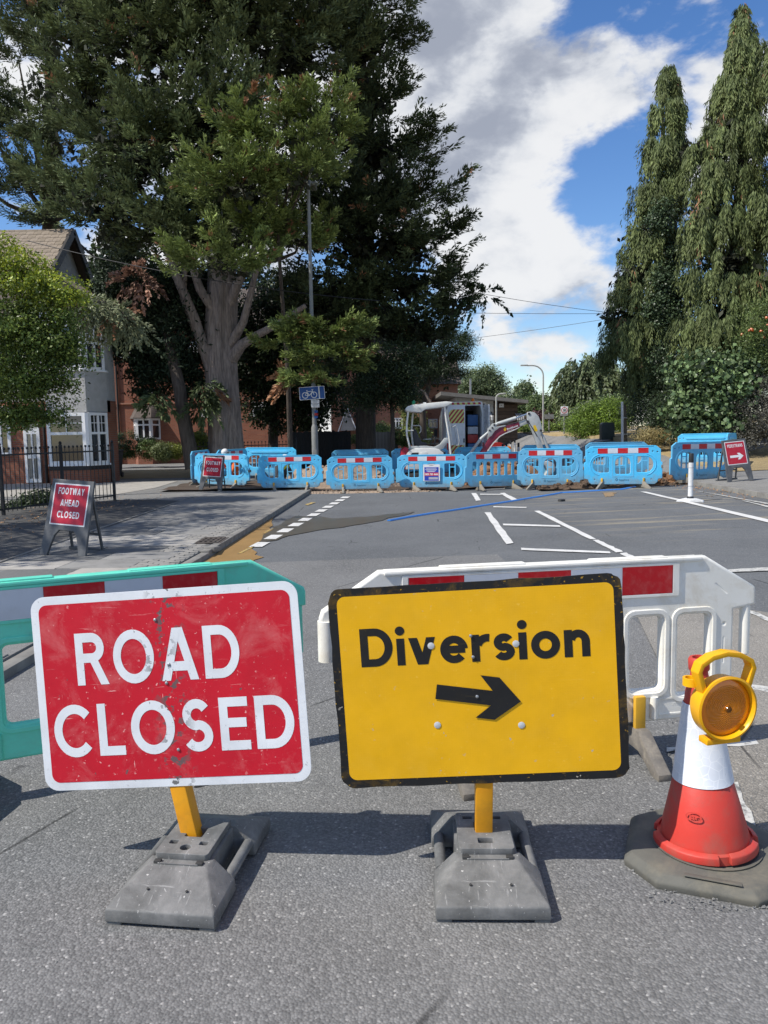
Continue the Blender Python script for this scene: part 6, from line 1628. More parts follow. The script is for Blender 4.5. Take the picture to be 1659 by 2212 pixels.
# ------------------------------------------------------------------ trees and shrubs
def leaf_mat(name, rough=.55, trans=.22, spec=.3):
    m = bpy.data.materials.new(name); m.use_nodes = True; nt = m.node_tree; b = nt.nodes['Principled BSDF']
    a = nt.nodes.new('ShaderNodeAttribute'); a.attribute_name = 'tint'
    nt.links.new(a.outputs['Color'], b.inputs['Base Color']); b.inputs['Roughness'].default_value = rough; b.inputs['Specular IOR Level'].default_value = spec
    tr = nt.nodes.new('ShaderNodeBsdfTranslucent'); nt.links.new(a.outputs['Color'], tr.inputs['Color'])
    mx = nt.nodes.new('ShaderNodeMixShader'); mx.inputs[0].default_value = trans
    nt.links.new(b.outputs[0], mx.inputs[1]); nt.links.new(tr.outputs[0], mx.inputs[2]); nt.links.new(mx.outputs[0], nt.nodes['Material Output'].inputs['Surface'])
    return m
NEEDLE = leaf_mat('conifer_foliage', .6, .15, .2)
LEAF = leaf_mat('leaf_foliage', .45, .28, .35)
GLOSSY = leaf_mat('ivy_foliage', .42, .14, .4)
BARK = None
def bark(name, c1, c2, vs=1.0):
    m, nt, b = nodes_of(name); k = NT(nt); v = k.coord(scale=(6 * vs, 6 * vs, .8 * vs))
    n = k.noise(v, 2.4, 8, .65, .3)
    nt.links.new(k.ramp(n, [(.3, tuple(x * .45 for x in c1)), (.5, c1), (.72, c2)]), b.inputs['Base Color']); b.inputs['Roughness'].default_value = .92
    k.bump(n, .9, .05, b); return m
BARK = bark('cypress_bark', (.25, .20, .17), (.40, .33, .285))
BARK_D = bark('dark_bark', (.075, .058, .045), (.12, .095, .075))

def unit(a): return a / np.maximum(1e-9, np.linalg.norm(a, axis=-1, keepdims=True))

def quad_mesh(name, Q, C):
    """Q (n,4,3) quads, C (n,3) or (n,4,3) tints"""
    n = len(Q); me = bpy.data.meshes.new(name)
    me.vertices.add(n * 4); me.vertices.foreach_set('co', Q.reshape(-1).astype(np.float32))
    me.loops.add(n * 4); me.loops.foreach_set('vertex_index', np.arange(n * 4, dtype=np.int32))
    me.polygons.add(n); me.polygons.foreach_set('loop_start', np.arange(0, n * 4, 4, dtype=np.int32)); me.polygons.foreach_set('loop_total', np.full(n, 4, np.int32))
    ca = me.color_attributes.new('tint', 'FLOAT_COLOR', 'POINT')
    if C.ndim == 2: C = np.repeat(C[:, None, :], 4, 1)
    C4 = np.ones((n * 4, 4), np.float32); C4[:, :3] = np.clip(C.reshape(-1, 3) * 1.55, .003, .6)
    ca.data.foreach_set('color', C4.ravel())
    me.update(calc_edges=True); return me

def blades(P, D, L, W, r):
    """kite-shaped sprays from P along D"""
    S = unit(np.cross(D, r.normal(size=D.shape)))
    L, W = L[:, None], W[:, None]
    return np.stack([P, P + D * L * .42 + S * W * .5, P + D * L, P + D * L * .42 - S * W * .5], 1)

def lobe(px, py, Y, rx, rz, ry=None):
    c = at(px, py, Y); k = Y / FOC
    return (np.array(c), np.array([rx * k, ry if ry is not None else min(rx * k, 2.6), rz * k]))

def sample_lobes(lobes, n, r, shell=(.72, 1.0), front=.72):
    """points on the lobes' shells with outward normals; most of them on the side that can be seen"""
    A = np.array([l[1][0] * l[1][2] + .5 * l[1][0] * l[1][1] for l in lobes]); pr = A / A.sum()
    idx = r.choice(len(lobes), n, p=pr)
    d = unit(r.normal(size=(n, 3)))
    flip = (d[:, 1] > 0.25) & (r.random(n) < front); d[flip, 1] *= -1
    C = np.array([l[0] for l in lobes])[idx]; R = np.array([l[1] for l in lobes])[idx]
    k = r.uniform(shell[0], shell[1], n)[:, None]
    return C + d * R * k, unit(d / R), idx

def plume_crown(lobes, n_pl, per, r, length=(1.0, 2.0), width=.42, up=.30, out=1.0, gravity=0.0, bl=(.16, .32), bw=(.035, .06), base=(.06, .085, .03), tip=(.10, .13, .04), dead=.02, hang=0.0, shell=(.6, .92), vary=.3, spread=.55, deadcol=(.17, .085, .045)):
    P, N, idx = sample_lobes(lobes, n_pl, r, shell)
    A = N * out + r.normal(size=N.shape) * .28; A[:, 2] = A[:, 2] * .55 + up - hang
    A = unit(A)
    Lp = r.uniform(length[0], length[1], n_pl)
    T = np.repeat(np.arange(n_pl), per); n = len(T)
    t = r.random(n) ** .75
    rad_ = unit(r.normal(size=(n, 3))); ax = A[T]; rad_ = unit(rad_ - ax * (rad_ * ax).sum(1)[:, None])
    wd = width * Lp[T] * (1 - t) ** .75 * np.sqrt(r.random(n)) * .52
    curve = np.zeros((n, 3)); curve[:, 2] = (-gravity * t ** 2 + (up * .35) * t ** 2) * Lp[T]
    pos = P[T] + ax * (t * Lp[T])[:, None] + rad_ * wd[:, None] + curve
    D = ax * .9 + rad_ * spread * .8 + r.normal(size=(n, 3)) * .2; D[:, 2] -= gravity * .8
    D = unit(D)
    ln = r.uniform(bl[0], bl[1], n) * (1.15 - .45 * t); w = r.uniform(bw[0], bw[1], n) * 1.25
    bodyq = r.random(n) < .34                  # broad inner sprays give the plume its body
    w[bodyq] *= 1.75; ln[bodyq] *= 1.3; pos[bodyq] -= (rad_ * wd[:, None])[bodyq] * .45
    Q = blades(pos, D, ln, w, r)
    tone = (1 + vary * r.normal(size=n_pl).clip(-1.6, 2))[T] * r.uniform(.8, 1.2, n)
    f = (t * .7 + .3 * r.random(n))[:, None]
    f[bodyq] *= .6
    col_ = (np.array(base) * (1 - f) + np.array(tip) * f) * tone[:, None]
    dd = (r.random(n_pl) < dead)[T]
    col_[dd] = np.array(deadcol) * r.uniform(.7, 1.3, dd.sum())[:, None]
    return Q, col_

def leaf_crown(lobes, n_cl, per, r, clump=.35, size=(.05, .09), asp=.6, base=(.06, .10, .025), tip=(.13, .19, .04), shell=(.45, 1.0), vary=.25, face=.35, droop=.0, top_tint=True):
    P, N, idx = sample_lobes(lobes, n_cl, r, shell)
    T = np.repeat(np.arange(n_cl), per); n = len(T)
    off = r.normal(size=(n, 3)) * clump * .55; off[:, 2] *= .75
    pos = P[T] + off
    nrm = unit(N[T] * face + r.normal(size=(n, 3)) * .7 + np.array([0, 0, .45]))
    D = unit(np.cross(nrm, r.normal(size=(n, 3)))); D[:, 2] -= droop; D = unit(D)
    S = unit(np.cross(nrm, D)); s = r.uniform(size[0], size[1], n)[:, None]
    Q = np.stack([pos - D * s * .5, pos + S * s * asp * .5 + nrm * s * .08, pos + D * s * .5, pos - S * s * asp * .5 + nrm * s * .08], 1)
    tone = (1 + vary * r.normal(size=n_cl).clip(-1.6, 2))[T] * r.uniform(.75, 1.25, n)
    f = r.random(n)[:, None] ** 1.4
    return Q, (np.array(base) * (1 - f) + np.array(tip) * f) * tone[:, None]

def bough_crown(lobes, nb, ns, nk, r, reach=(.85, 1.15), rise=.22, slen=(.5, .95), bl=(.15, .28), bw=(.040, .062), base=(.05, .06, .03), tip=(.12, .13, .06), dead=.02, deadcol=(.20, .10, .055), vary=.22, hang=0.0, elev=(-.55, .8), front=.75, fan=1.0, start=.3, flat=.5):
    """boughs that sweep out of the crown, each a flat tier of side sprays; every spray is a feather of narrow blades"""
    A = np.array([l[1][0] * l[1][2] + .4 * l[1][0] * l[1][1] for l in lobes]); idx = r.choice(len(lobes), nb, p=A / A.sum())
    C = np.array([l[0] for l in lobes])[idx]; R = np.array([l[1] for l in lobes])[idx]
    az = r.uniform(0, 2 * np.pi, nb); d = np.stack([np.cos(az), np.sin(az), r.uniform(elev[0], elev[1], nb)], 1); d = unit(d)
    fl = (d[:, 1] > .2) & (r.random(nb) < front); d[fl, 1] *= -1
    S0 = C + d * R * start; E0 = C + d * R * r.uniform(reach[0], reach[1], nb)[:, None]
    S0[:, 2] -= .12 * R[:, 2] * r.random(nb)
    V = E0 - S0; L = np.linalg.norm(V, axis=1)
    T = np.repeat(np.arange(nb), ns); n1 = len(T)
    u = .12 + .88 * r.random(n1) ** .8
    up = np.array([0, 0, 1.0])
    P1 = S0[T] + V[T] * u[:, None] + up * ((rise * u ** 2.2 - .10 * np.sin(np.pi * u)) * L[T])[:, None]
    tan = unit(V[T] / L[T][:, None] + up * (1.6 * rise * u)[:, None])
    if hang: tan[:, 2] -= .35 * hang * u; tan = unit(tan)
    side = unit(np.cross(tan, up)); sg = np.where(r.random(n1) < .5, -1, 1)[:, None]
    ax = tan * r.uniform(.55, .95, n1)[:, None] + side * sg * (r.uniform(.25, .95, n1) * (1.1 - .75 * u) * fan)[:, None] + up * r.uniform(-.12, .28, n1)[:, None] + r.normal(size=(n1, 3)) * .12
    if hang: ax = ax * (1 - hang) + np.array([0, 0, -1.0]) * hang * 1.3 + r.normal(size=(n1, 3)) * .08
    ax = unit(ax); Ls = r.uniform(slen[0], slen[1], n1) * ((1.08 - .5 * u) if not hang else (1.05 - .25 * u))
    nr = (up if not hang else unit(np.cross(side, ax))) + r.normal(size=(n1, 3)) * flat; nr = unit(nr - ax * (nr * ax).sum(1)[:, None]); lat = np.cross(nr, ax)
    K = np.repeat(np.arange(n1), nk); n = len(K)
    t = r.random(n) ** .85; s2 = np.where(r.random(n) < .5, -1, 1)[:, None]
    wd = (.20 if not hang else .13)
    off = (wd * Ls[K] * (1 - t) ** .8 * r.random(n))[:, None]
    pos = P1[K] + ax[K] * (t * Ls[K])[:, None] + lat[K] * s2 * off + nr[K] * (r.normal(size=n) * .05 * Ls[K])[:, None]
    pos[:, 2] -= .10 * Ls[K] * t ** 2
    D = unit(ax[K] * .85 + lat[K] * s2 * (.55 if not hang else .28) + nr[K] * r.normal(size=(n, 1)) * .22)
    nn = unit(nr[K] + r.normal(size=(n, 3)) * .45); S = unit(np.cross(nn, D))
    ln = (r.uniform(bl[0], bl[1], n) * (1.15 - .45 * t))[:, None]; w = r.uniform(bw[0], bw[1], n)[:, None]
    Q = np.stack([pos, pos + D * ln * .4 + S * w * .5, pos + D * ln, pos + D * ln * .4 - S * w * .5], 1)
    tone = ((1 + vary * r.normal(size=nb).clip(-1.7, 2))[T] * r.uniform(.82, 1.18, n1))[K] * r.uniform(.85, 1.15, n)
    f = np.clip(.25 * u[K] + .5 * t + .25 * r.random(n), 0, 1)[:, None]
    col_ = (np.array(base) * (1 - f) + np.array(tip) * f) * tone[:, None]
    dd = (r.random(n1) < dead)[K]; col_[dd] = np.array(deadcol) * r.uniform(.7, 1.3, dd.sum())[:, None]
    return Q, col_

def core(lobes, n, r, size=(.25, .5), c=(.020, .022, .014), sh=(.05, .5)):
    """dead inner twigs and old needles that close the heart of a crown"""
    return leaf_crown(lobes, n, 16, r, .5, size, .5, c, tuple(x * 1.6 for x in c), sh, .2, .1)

def put(o_name, parts, m, parent):
    Q = np.concatenate([p[0] for p in parts]); C = np.concatenate([p[1] for p in parts])
    me = quad_mesh(o_name, Q, C); return link(o_name, me, parent, m)

def limb(mb, pts, rs, n=9): mb.tube(pts, rs, n)

def fluted(mb, pts, rs, n=28, amp=.10, seed=1):
    """buttressed trunk: radius varies round the stem and twists slowly"""
    r = random.Random(seed); ph = [r.uniform(0, 6.28) for _ in range(5)]; base = len(mb.v)
    for i, p in enumerate(pts):
        p = Vector(p)
        for k in range(n):
            a = 2 * PI * k / n
            f = 1 + amp * (math.sin(3 * a + ph[0] + i * .1) + .7 * math.sin(5 * a + ph[1] - i * .08) + .6 * math.sin(9 * a + ph[2])) / 1.6
            mb.v.append((p.x + rs[i] * f * math.cos(a), p.y + rs[i] * f * math.sin(a), p.z))
    for i in range(len(pts) - 1):
        for k in range(n): mb.f.append([base + i * n + k, base + i * n + (k + 1) % n, base + (i + 1) * n + (k + 1) % n, base + (i + 1) * n + k])

def P_(px, py, Y): return at(px, py, Y)

def skeleton(mb, root, lobes, r, r0=.12, n=6):
    """limbs from a trunk point into the lobes"""
    for c, R in lobes:
        a = Vector(root); b = Vector(c)
        mid = a.lerp(b, .5) + Vector((r.uniform(-.3, .3), r.uniform(-.3, .3), -.25 * abs(b.z - a.z) * .3))
        mb.tube([a, mid, b], [r0, r0 * .65, r0 * .25], n)

rs = np.random.default_rng(2024); rp = random.Random(77)

# --- the great multi-stemmed cypress on the left
Yt = 29.0
tr = thing('great_cypress', 'huge multi-stemmed cypress with thick fluted grey trunk behind the left barriers', 'tree', (0, 0, 0))
mb = MB()
fluted(mb, [P_(488, 985, Yt), P_(487, 950, Yt), P_(484, 900, Yt), P_(480, 850, Yt), P_(477, 800, Yt), P_(476, 740, Yt), P_(478, 680, Yt), P_(480, 620, Yt), P_(478, 520, Yt + .4), P_(470, 380, Yt + 1.2)], [.64, .60, .57, .56, .55, .54, .53, .50, .38, .2], 40, .15, 3)
mb.build('trunk', BARK, tr)
for pts, r0 in (([(462, 815), (438, 745), (420, 690), (398, 635), (380, 595), (350, 500)], [.24, .21, .19, .17, .15, .1]), ([(455, 770), (425, 720), (395, 640), (400, 560)], [.2, .15, .13, .1]), ([(474, 690), (455, 660), (432, 625), (410, 560)], [.2, .17, .16, .12]),
                ([(500, 775), (522, 745), (548, 728), (600, 700), (660, 660)], [.24, .19, .15, .12, .08]), ([(498, 745), (512, 720), (526, 695), (540, 640), (560, 560)], [.2, .17, .14, .12, .08]), ([(495, 660), (510, 620), (540, 560), (600, 430)], [.2, .18, .14, .08])):
    MB().tube([P_(p[0], p[1], Yt - .15 - .2 * i) for i, p in enumerate(pts)], r0, 10).build('limb', BARK, tr)
La = [lobe(330, 90, 30, 190, 220, 3.0), lobe(500, 40, 30, 210, 240, 3.2), lobe(640, 120, 31, 170, 240, 3.0), lobe(300, 330, 29, 170, 150, 2.6), lobe(440, 300, 29.5, 190, 200, 2.8), lobe(420, 500, 28.5, 180, 100, 2.3), lobe(250, 470, 28.5, 130, 80, 2.0), lobe(180, 250, 31, 130, 170, 2.4), lobe(540, 470, 29, 150, 150, 2.2), lobe(180, 60, 31, 140, 150, 2.4), lobe(160, 420, 31, 120, 90, 2.2)]
mb = MB(); skeleton(mb, P_(478, 560, Yt), La, rp, .16); mb.build('branches', BARK_D, tr)
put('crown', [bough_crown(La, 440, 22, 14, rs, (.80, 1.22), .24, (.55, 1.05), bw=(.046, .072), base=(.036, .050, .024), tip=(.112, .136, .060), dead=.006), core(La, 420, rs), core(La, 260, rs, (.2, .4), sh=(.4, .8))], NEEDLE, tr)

# --- sunlit young cypress plumes in front of it, round the lamp post
tr = thing('bright_cypress', 'bright yellow-green cypress sprays hanging round the tall lamp post', 'tree', (0, 0, 0))
MB().tube([P_(628, 985, 27.5), P_(622, 800, 27.0), P_(606, 600, 26), P_(590, 300, 25)], [.10, .08, .06, .03], 10).build('trunk', BARK_D, tr)
Lb = [lobe(570, 290, 24.7, 90, 70, 1.2), lobe(690, 260, 24.9, 70, 60, 1.1), lobe(520, 400, 24.3, 110, 70, 1.3), lobe(640, 370, 26.2, 90, 70, 1.2), lobe(545, 500, 25.9, 120, 60, 1.2), lobe(470, 570, 24.5, 120, 45, 1.3), lobe(650, 520, 26.6, 60, 60, 1.0), lobe(672, 365, 23.9, 62, 44, .7), lobe(650, 300, 24.0, 60, 40, .7)]
Lb2 = [lobe(700, 715, 24.3, 110, 26, .9), lobe(640, 740, 24.5, 80, 24, .8), lobe(720, 770, 24.1, 80, 22, .8), lobe(680, 818, 23.7, 55, 16, .6), lobe(730, 795, 24.3, 60, 20, .7)]
put('crown', [bough_crown(Lb, 190, 20, 12, rs, (.8, 1.35), .34, (.35, .75), (.12, .24), (.036, .055), base=(.052, .074, .026), tip=(.155, .190, .055), dead=.02, vary=.2), core(Lb, 110, rs, (.16, .32)), bough_crown(Lb2, 90, 18, 12, rs, (.8, 1.3), .1, (.3, .65), (.1, .22), (.034, .052), base=(.05, .072, .026), tip=(.145, .178, .052), dead=.03, vary=.2),
              plume_crown([lobe(625, 822, 25.4, 22, 14, .3), lobe(545, 215, 26.4, 22, 8, .3), lobe(650, 205, 26.6, 18, 8, .3)], 16, 60, rs, (.5, .8), .3, .0, gravity=.4, bl=(.1, .2), base=(.25, .13, .07), tip=(.33, .18, .10), dead=0)], NEEDLE, tr)
mb = MB(); skeleton(mb, P_(605, 560, 27), Lb, rp, .07, 5); mb.build('branches', BARK_D, tr)

# --- tall dark cypress on the right of the group
tr = thing('dark_cypress', 'tall dark cypress with layered pointed branches against the clouds', 'tree', (0, 0, 0))
MB().tube([P_(790, 985, 33), P_(790, 600, 33), P_(780, 200, 33), P_(770, -100, 33)], [.45, .4, .28, .1], 12).build('trunk', BARK_D, tr)
Lc = [lobe(740, 0, 32, 130, 160, 2.6), lobe(790, 110, 32, 100, 90, 2.2), lobe(800, 230, 32, 100, 90, 2.2), lobe(815, 340, 32, 130, 90, 2.4), lobe(850, 440, 31.5, 140, 80, 2.4), lobe(870, 540, 31.5, 135, 75, 2.4), lobe(880, 620, 31.5, 130, 60, 2.3), lobe(850, 700, 31.5, 130, 60, 2.2), lobe(760, 480, 31, 130, 220, 2.0), lobe(720, 660, 31, 110, 130, 1.8), lobe(960, 500, 31, 45, 50, 1.2), lobe(970, 590, 31, 45, 40, 1.2), lobe(960, 660, 31, 50, 40, 1.2), lobe(800, 790, 31.5, 120, 50, 1.8), lobe(910, 730, 32, 70, 50, 1.5)]
mb = MB(); skeleton(mb, P_(785, 560, 33), Lc, rp, .13); mb.build('branches', BARK_D, tr)
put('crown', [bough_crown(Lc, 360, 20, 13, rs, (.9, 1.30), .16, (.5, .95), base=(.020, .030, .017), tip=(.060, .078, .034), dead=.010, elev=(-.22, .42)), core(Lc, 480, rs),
              plume_crown([lobe(1040, 640, 31, 30, 14, .4)], 14, 70, rs, (.8, 1.2), .3, .0, gravity=.7, bl=(.1, .2), base=(.02, .035, .018), tip=(.05, .075, .03), dead=0)], NEEDLE, tr)

# --- loose cypress at the far left edge
tr = thing('edge_cypress', 'loose dark cypress with sky showing through behind the tiled roof', 'tree', (0, 0, 0))
MB().tube([P_(110, 985, 38), P_(110, 500, 38), P_(110, 0, 38)], [.5, .4, .2], 12).build('trunk', BARK_D, tr)
Ld = [lobe(40, 130, 37, 90, 80, 2.2), lobe(110, 60, 37, 110, 110, 2.4), lobe(30, 300, 37, 110, 60, 2.4), lobe(110, 260, 37, 120, 90, 2.4), lobe(60, 410, 37, 100, 50, 2.4), lobe(160, 450, 37, 120, 70, 2.2), lobe(-60, 220, 37, 110, 150, 2.4), lobe(-40, 400, 37, 90, 70, 2.2), lobe(210, 560, 36, 60, 60, 1.6)]
mb = MB(); skeleton(mb, P_(110, 480, 38), Ld, rp, .14); mb.build('branches', BARK_D, tr)
put('crown', [bough_crown(Ld, 200, 20, 12, rs, (.85, 1.25), .22, (.6, 1.1), (.18, .32), (.045, .07), base=(.034, .047, .024), tip=(.098, .12, .056), dead=.006)], NEEDLE, tr)

# --- black-green yew in front of the brick house, with a leaning stem
tr = thing('dark_yew', 'very dark yew with a leaning trunk between the bay house and the great cypress', 'tree', (0, 0, 0))
MB().tube([P_(418, 1012, 28), P_(408, 960, 28), P_(396, 900, 28), P_(388, 840, 28), P_(370, 760, 28.4), P_(350, 650, 28.8)], [.30, .26, .24, .22, .2, .12], 12).build('trunk', BARK_D, tr)
Le = [lobe(330, 640, 29.5, 110, 70, 1.8), lobe(300, 740, 29.5, 80, 80, 1.8), lobe(390, 720, 29.5, 90, 110, 1.8), lobe(350, 800, 29.3, 80, 45, 1.6), lobe(415, 820, 29.5, 40, 60, 1.0), lobe(270, 620, 30, 70, 60, 1.6), lobe(420, 640, 30, 70, 80, 1.4), lobe(330, 850, 29, 30, 26, .6)]
put('crown', [leaf_crown(Le, 560, 80, rs, .45, (.12, .22), .36, (.012, .019, .011), (.028, .042, .020), (.35, 1.0), .25, .2, .5), plume_crown([lobe(300, 605, 27.6, 40, 10, .5)], 16, 70, rs, (.6, 1.0), .35, -.05, gravity=.5, bl=(.1, .2), base=(.17, .095, .065), tip=(.25, .15, .11), dead=0), plume_crown([lobe(345, 860, 27.5, 26, 12, .4), lobe(440, 850, 28, 22, 40, .4)], 26, 50, rs, (.5, .9), .4, 0, hang=.7, gravity=.3, base=(.03, .045, .02), tip=(.09, .11, .045), dead=.05)], NEEDLE, tr)

# --- dim trees under and behind the canopy
def simple_tree(name, label, trunk, rads, lobes, n_cl, per, kw, m=LEAF, br=BARK_D, sk=True, cat='tree'):
    t = thing(name, label, cat, (0, 0, 0))
    if trunk: MB().tube(trunk, rads, 10).build('trunk', br, t)
    if sk and trunk:
        mb = MB(); skeleton(mb, trunk[-1], lobes, rp, rads[-1] * .6, 5); mb.build('branches', br, t)
    put('crown', [leaf_crown(lobes, n_cl, per, rs, **kw)], m, t); return t
DIM = dict(base=(.016, .025, .012), tip=(.042, .062, .024))
simple_tree('shady_holly', 'dark evergreen filling the gap behind the great cypress trunk', [P_(590, 985, 36), P_(590, 800, 36)], [.25, .15], [lobe(570, 700, 35, 80, 80, 1.8), lobe(640, 660, 35, 80, 90, 1.8), lobe(530, 780, 35, 60, 80, 1.6), lobe(590, 780, 36, 90, 90, 2.0), lobe(660, 830, 36, 90, 70, 2.0), lobe(560, 880, 36, 50, 50, 1.5), lobe(640, 900, 36, 60, 40, 1.5), lobe(720, 860, 36, 60, 50, 1.6)], 520, 80, dict(clump=.5, size=(.11, .2), **DIM))
simple_tree('roadside_tree', 'small dark roadside tree with slim trunk in front of the far brick house', [P_(848, 992, 30), P_(848, 900, 30), P_(842, 850, 30)], [.10, .08, .06], [lobe(830, 830, 30, 70, 50, 1.3), lobe(860, 790, 30, 60, 60, 1.3), lobe(790, 850, 30, 50, 35, 1.1), lobe(870, 850, 30, 30, 30, .9)], 300, 90, dict(clump=.35, size=(.05, .10), **DIM))
simple_tree('umbrella_pine', 'dark pine with bent pale limbs above the excavator canopy', [P_(915, 950, 44), P_(912, 880, 44), P_(925, 840, 44), P_(930, 800, 44)], [.2, .18, .14, .1], [lobe(930, 740, 44, 70, 40, 1.8), lobe(985, 745, 44, 45, 28, 1.4), lobe(900, 790, 44, 50, 40, 1.6), lobe(960, 800, 44, 50, 22, 1.4), lobe(990, 770, 44, 30, 18, 1.0), lobe(880, 850, 45, 30, 40, 1.2)], 340, 80, dict(clump=.4, size=(.10, .2), asp=.22, base=(.018, .03, .016), tip=(.05, .075, .03)))
t = bpy.data.objects.get('umbrella_pine')
for pts in ([(905, 850), (895, 825), (905, 800)], [(930, 870), (915, 845), (895, 836)], [(945, 800), (925, 780), (920, 760)]):
    MB().tube([P_(a, b, 43.4) for a, b in pts], [.09, .07, .04], 7).build('limb', BARK, t)
simple_tree('pale_sapling', 'pale yellow-green shrub beside the excavator canopy', None, None, [lobe(890, 905, 46, 18, 30, .8), lobe(880, 870, 46, 14, 22, .7), lobe(905, 930, 46, 30, 18, .8)], 60, 70, dict(clump=.35, size=(.08, .14), base=(.08, .11, .03), tip=(.22, .26, .08)), sk=False, cat='shrub')

# --- lime-green garden tree at the left edge
tr = thing('garden_tree', 'lime-green leafy garden tree hiding the front of the bay house', 'tree', (0, 0, 0))
MB().tube([P_(-60, 1100, 18.5), P_(-20, 900, 18.2), P_(30, 700, 18)], [.16, .12, .05], 10).build('trunk', BARK_D, tr)
Lg = [lobe(50, 610, 17.8, 90, 60, .9), lobe(110, 640, 17.6, 60, 45, .7), lobe(30, 720, 17.6, 110, 90, 1.1), lobe(110, 730, 17.5, 75, 90, .8), lobe(20, 830, 17.6, 110, 70, 1.0), lobe(90, 840, 17.5, 70, 45, .7), lobe(40, 900, 17.6, 70, 25, .6), lobe(-30, 560, 18, 70, 60, 1.0), lobe(165, 640, 17.6, 34, 34, .4), lobe(150, 770, 17.5, 48, 60, .5), lobe(120, 900, 17.5, 50, 22, .4)]
put('crown', [leaf_crown(Lg[:2] + Lg[7:9], 300, 44, rs, .20, (.045, .095), .6, (.085, .125, .02), (.27, .30, .03), (.25, 1.22), .32, .25, .3), leaf_crown(Lg[2:7] + Lg[9:], 760, 46, rs, .20, (.045, .095), .6, (.05, .082, .02), (.15, .19, .04), (.2, 1.2), .34, .25, .3)], LEAF, tr)
mb = MB(); skeleton(mb, P_(10, 800, 18.1), Lg, rp, .03, 5); mb.build('branches', BARK_D, tr)
tr = thing('drooping_bough', 'grey-green drooping cypress bough hanging in front of the upper bay window', 'tree', (0, 0, 0))
bp = [(60, 640), (130, 640), (190, 652), (240, 665), (280, 690)]
MB().tube([P_(a, b, 19.5 + .3 * i) for i, (a, b) in enumerate([(-120, 1100), (-90, 760)] + bp)], [.14, .10, .05, .04, .03, .02, .012], 8).build('bough', BARK_D, tr)
put('crown', [plume_crown([lobe(200, 665, 20.4, 50, 14, .5), lobe(250, 680, 20.6, 40, 16, .5), lobe(160, 650, 20.2, 40, 12, .5), lobe(285, 705, 20.8, 16, 24, .3)], 190, 44, rs, (.35, .75), .36, .0, hang=.55, gravity=.35, bl=(.06, .13), bw=(.018, .03), base=(.10, .115, .065), tip=(.22, .235, .13), dead=.05, vary=.2)], NEEDLE, tr)

# --- trees left of the frame that shade footway and house front (their shadows lie in the picture)
simple_tree('street_tree', 'leafy street tree left of the footway whose dappled shade falls on the paving', [Vector((-11.2, 11.5, 0)), Vector((-11.1, 11.5, 3.5)), Vector((-11.0, 11.5, 6))], [.22, .18, .14], [(np.array([-11.0, 12.5, 8.0]), np.array([2.6, 3.2, 1.5])), (np.array([-10.4, 9.3, 7.2]), np.array([2.0, 2.0, 1.2])), (np.array([-12.2, 14.8, 8.6]), np.array([2.2, 2.2, 1.3]))], 190, 44, dict(clump=.5, size=(.12, .2), base=(.04, .07, .02), tip=(.08, .12, .03)))
simple_tree('side_garden_tree', 'broad garden tree beside the house shading its front', [Vector((-20.5, 22.5, 0)), Vector((-20.4, 22.4, 4)), Vector((-20.3, 22.4, 7))], [.3, .26, .2], [(np.array([-20.0, 22.8, 9.0]), np.array([3.2, 2.6, 3.0])), (np.array([-18.2, 23.5, 6.6]), np.array([2.2, 1.8, 2.2])), (np.array([-22, 22, 7]), np.array([2.6, 2.4, 2.6])), (np.array([-16.8, 24.0, 7.6]), np.array([1.8, 1.6, 2.0]))], 420, 50, dict(clump=.6, size=(.14, .24), base=(.04, .07, .02), tip=(.08, .12, .03)))

# --- weeping conifers on the right
tr = thing('weeping_cypress', 'slender weeping cypress with hanging olive curtains right of the road', 'tree', (0, 0, 0))
MB().tube([P_(1420, 960, 36), P_(1420, 600, 36), P_(1435, 170, 36)], [.35, .2, .02], 10).build('trunk', BARK_D, tr)
W1 = [lobe(1440, 150, 35.6, 14, 20, .4), lobe(1440, 175, 35.4, 24, 30, .6), lobe(1440, 235, 35, 34, 50, .9), lobe(1432, 320, 35, 46, 60, 1.1), lobe(1422, 410, 35, 56, 70, 1.3), lobe(1410, 510, 35, 66, 70, 1.5), lobe(1395, 600, 35, 72, 60, 1.6), lobe(1385, 690, 35, 78, 60, 1.7), lobe(1350, 600, 34.8, 26, 30, .7), lobe(1352, 740, 35, 62, 50, 1.5), lobe(1330, 690, 35, 26, 40, .8), lobe(1405, 790, 35, 60, 45, 1.6)]
WK = dict(rise=-.25, slen=(.7, 1.3), bl=(.16, .32), bw=(.036, .056), base=(.036, .052, .020), tip=(.116, .138, .050), dead=.005, vary=.2, hang=.82, elev=(-.4, .7), start=.35, flat=.25)
put('crown', [bough_crown(W1, 260, 18, 15, rs, (.85, 1.15), **WK), core(W1[4:], 240, rs, (.2, .4)), bough_crown(W1[:4], 60, 18, 15, rs, (.8, 1.1), **WK)], NEEDLE, tr)
mb = MB(); skeleton(mb, P_(1422, 560, 36), W1, rp, .07, 5); mb.build('branches', BARK_D, tr)
tr = thing('tall_weeping_cypress', 'tallest weeping cypress with pointed leader at the right', 'tree', (0, 0, 0))
MB().tube([P_(1600, 960, 33), P_(1598, 500, 33), P_(1602, 50, 33)], [.45, .25, .02], 10).build('trunk', BARK_D, tr)
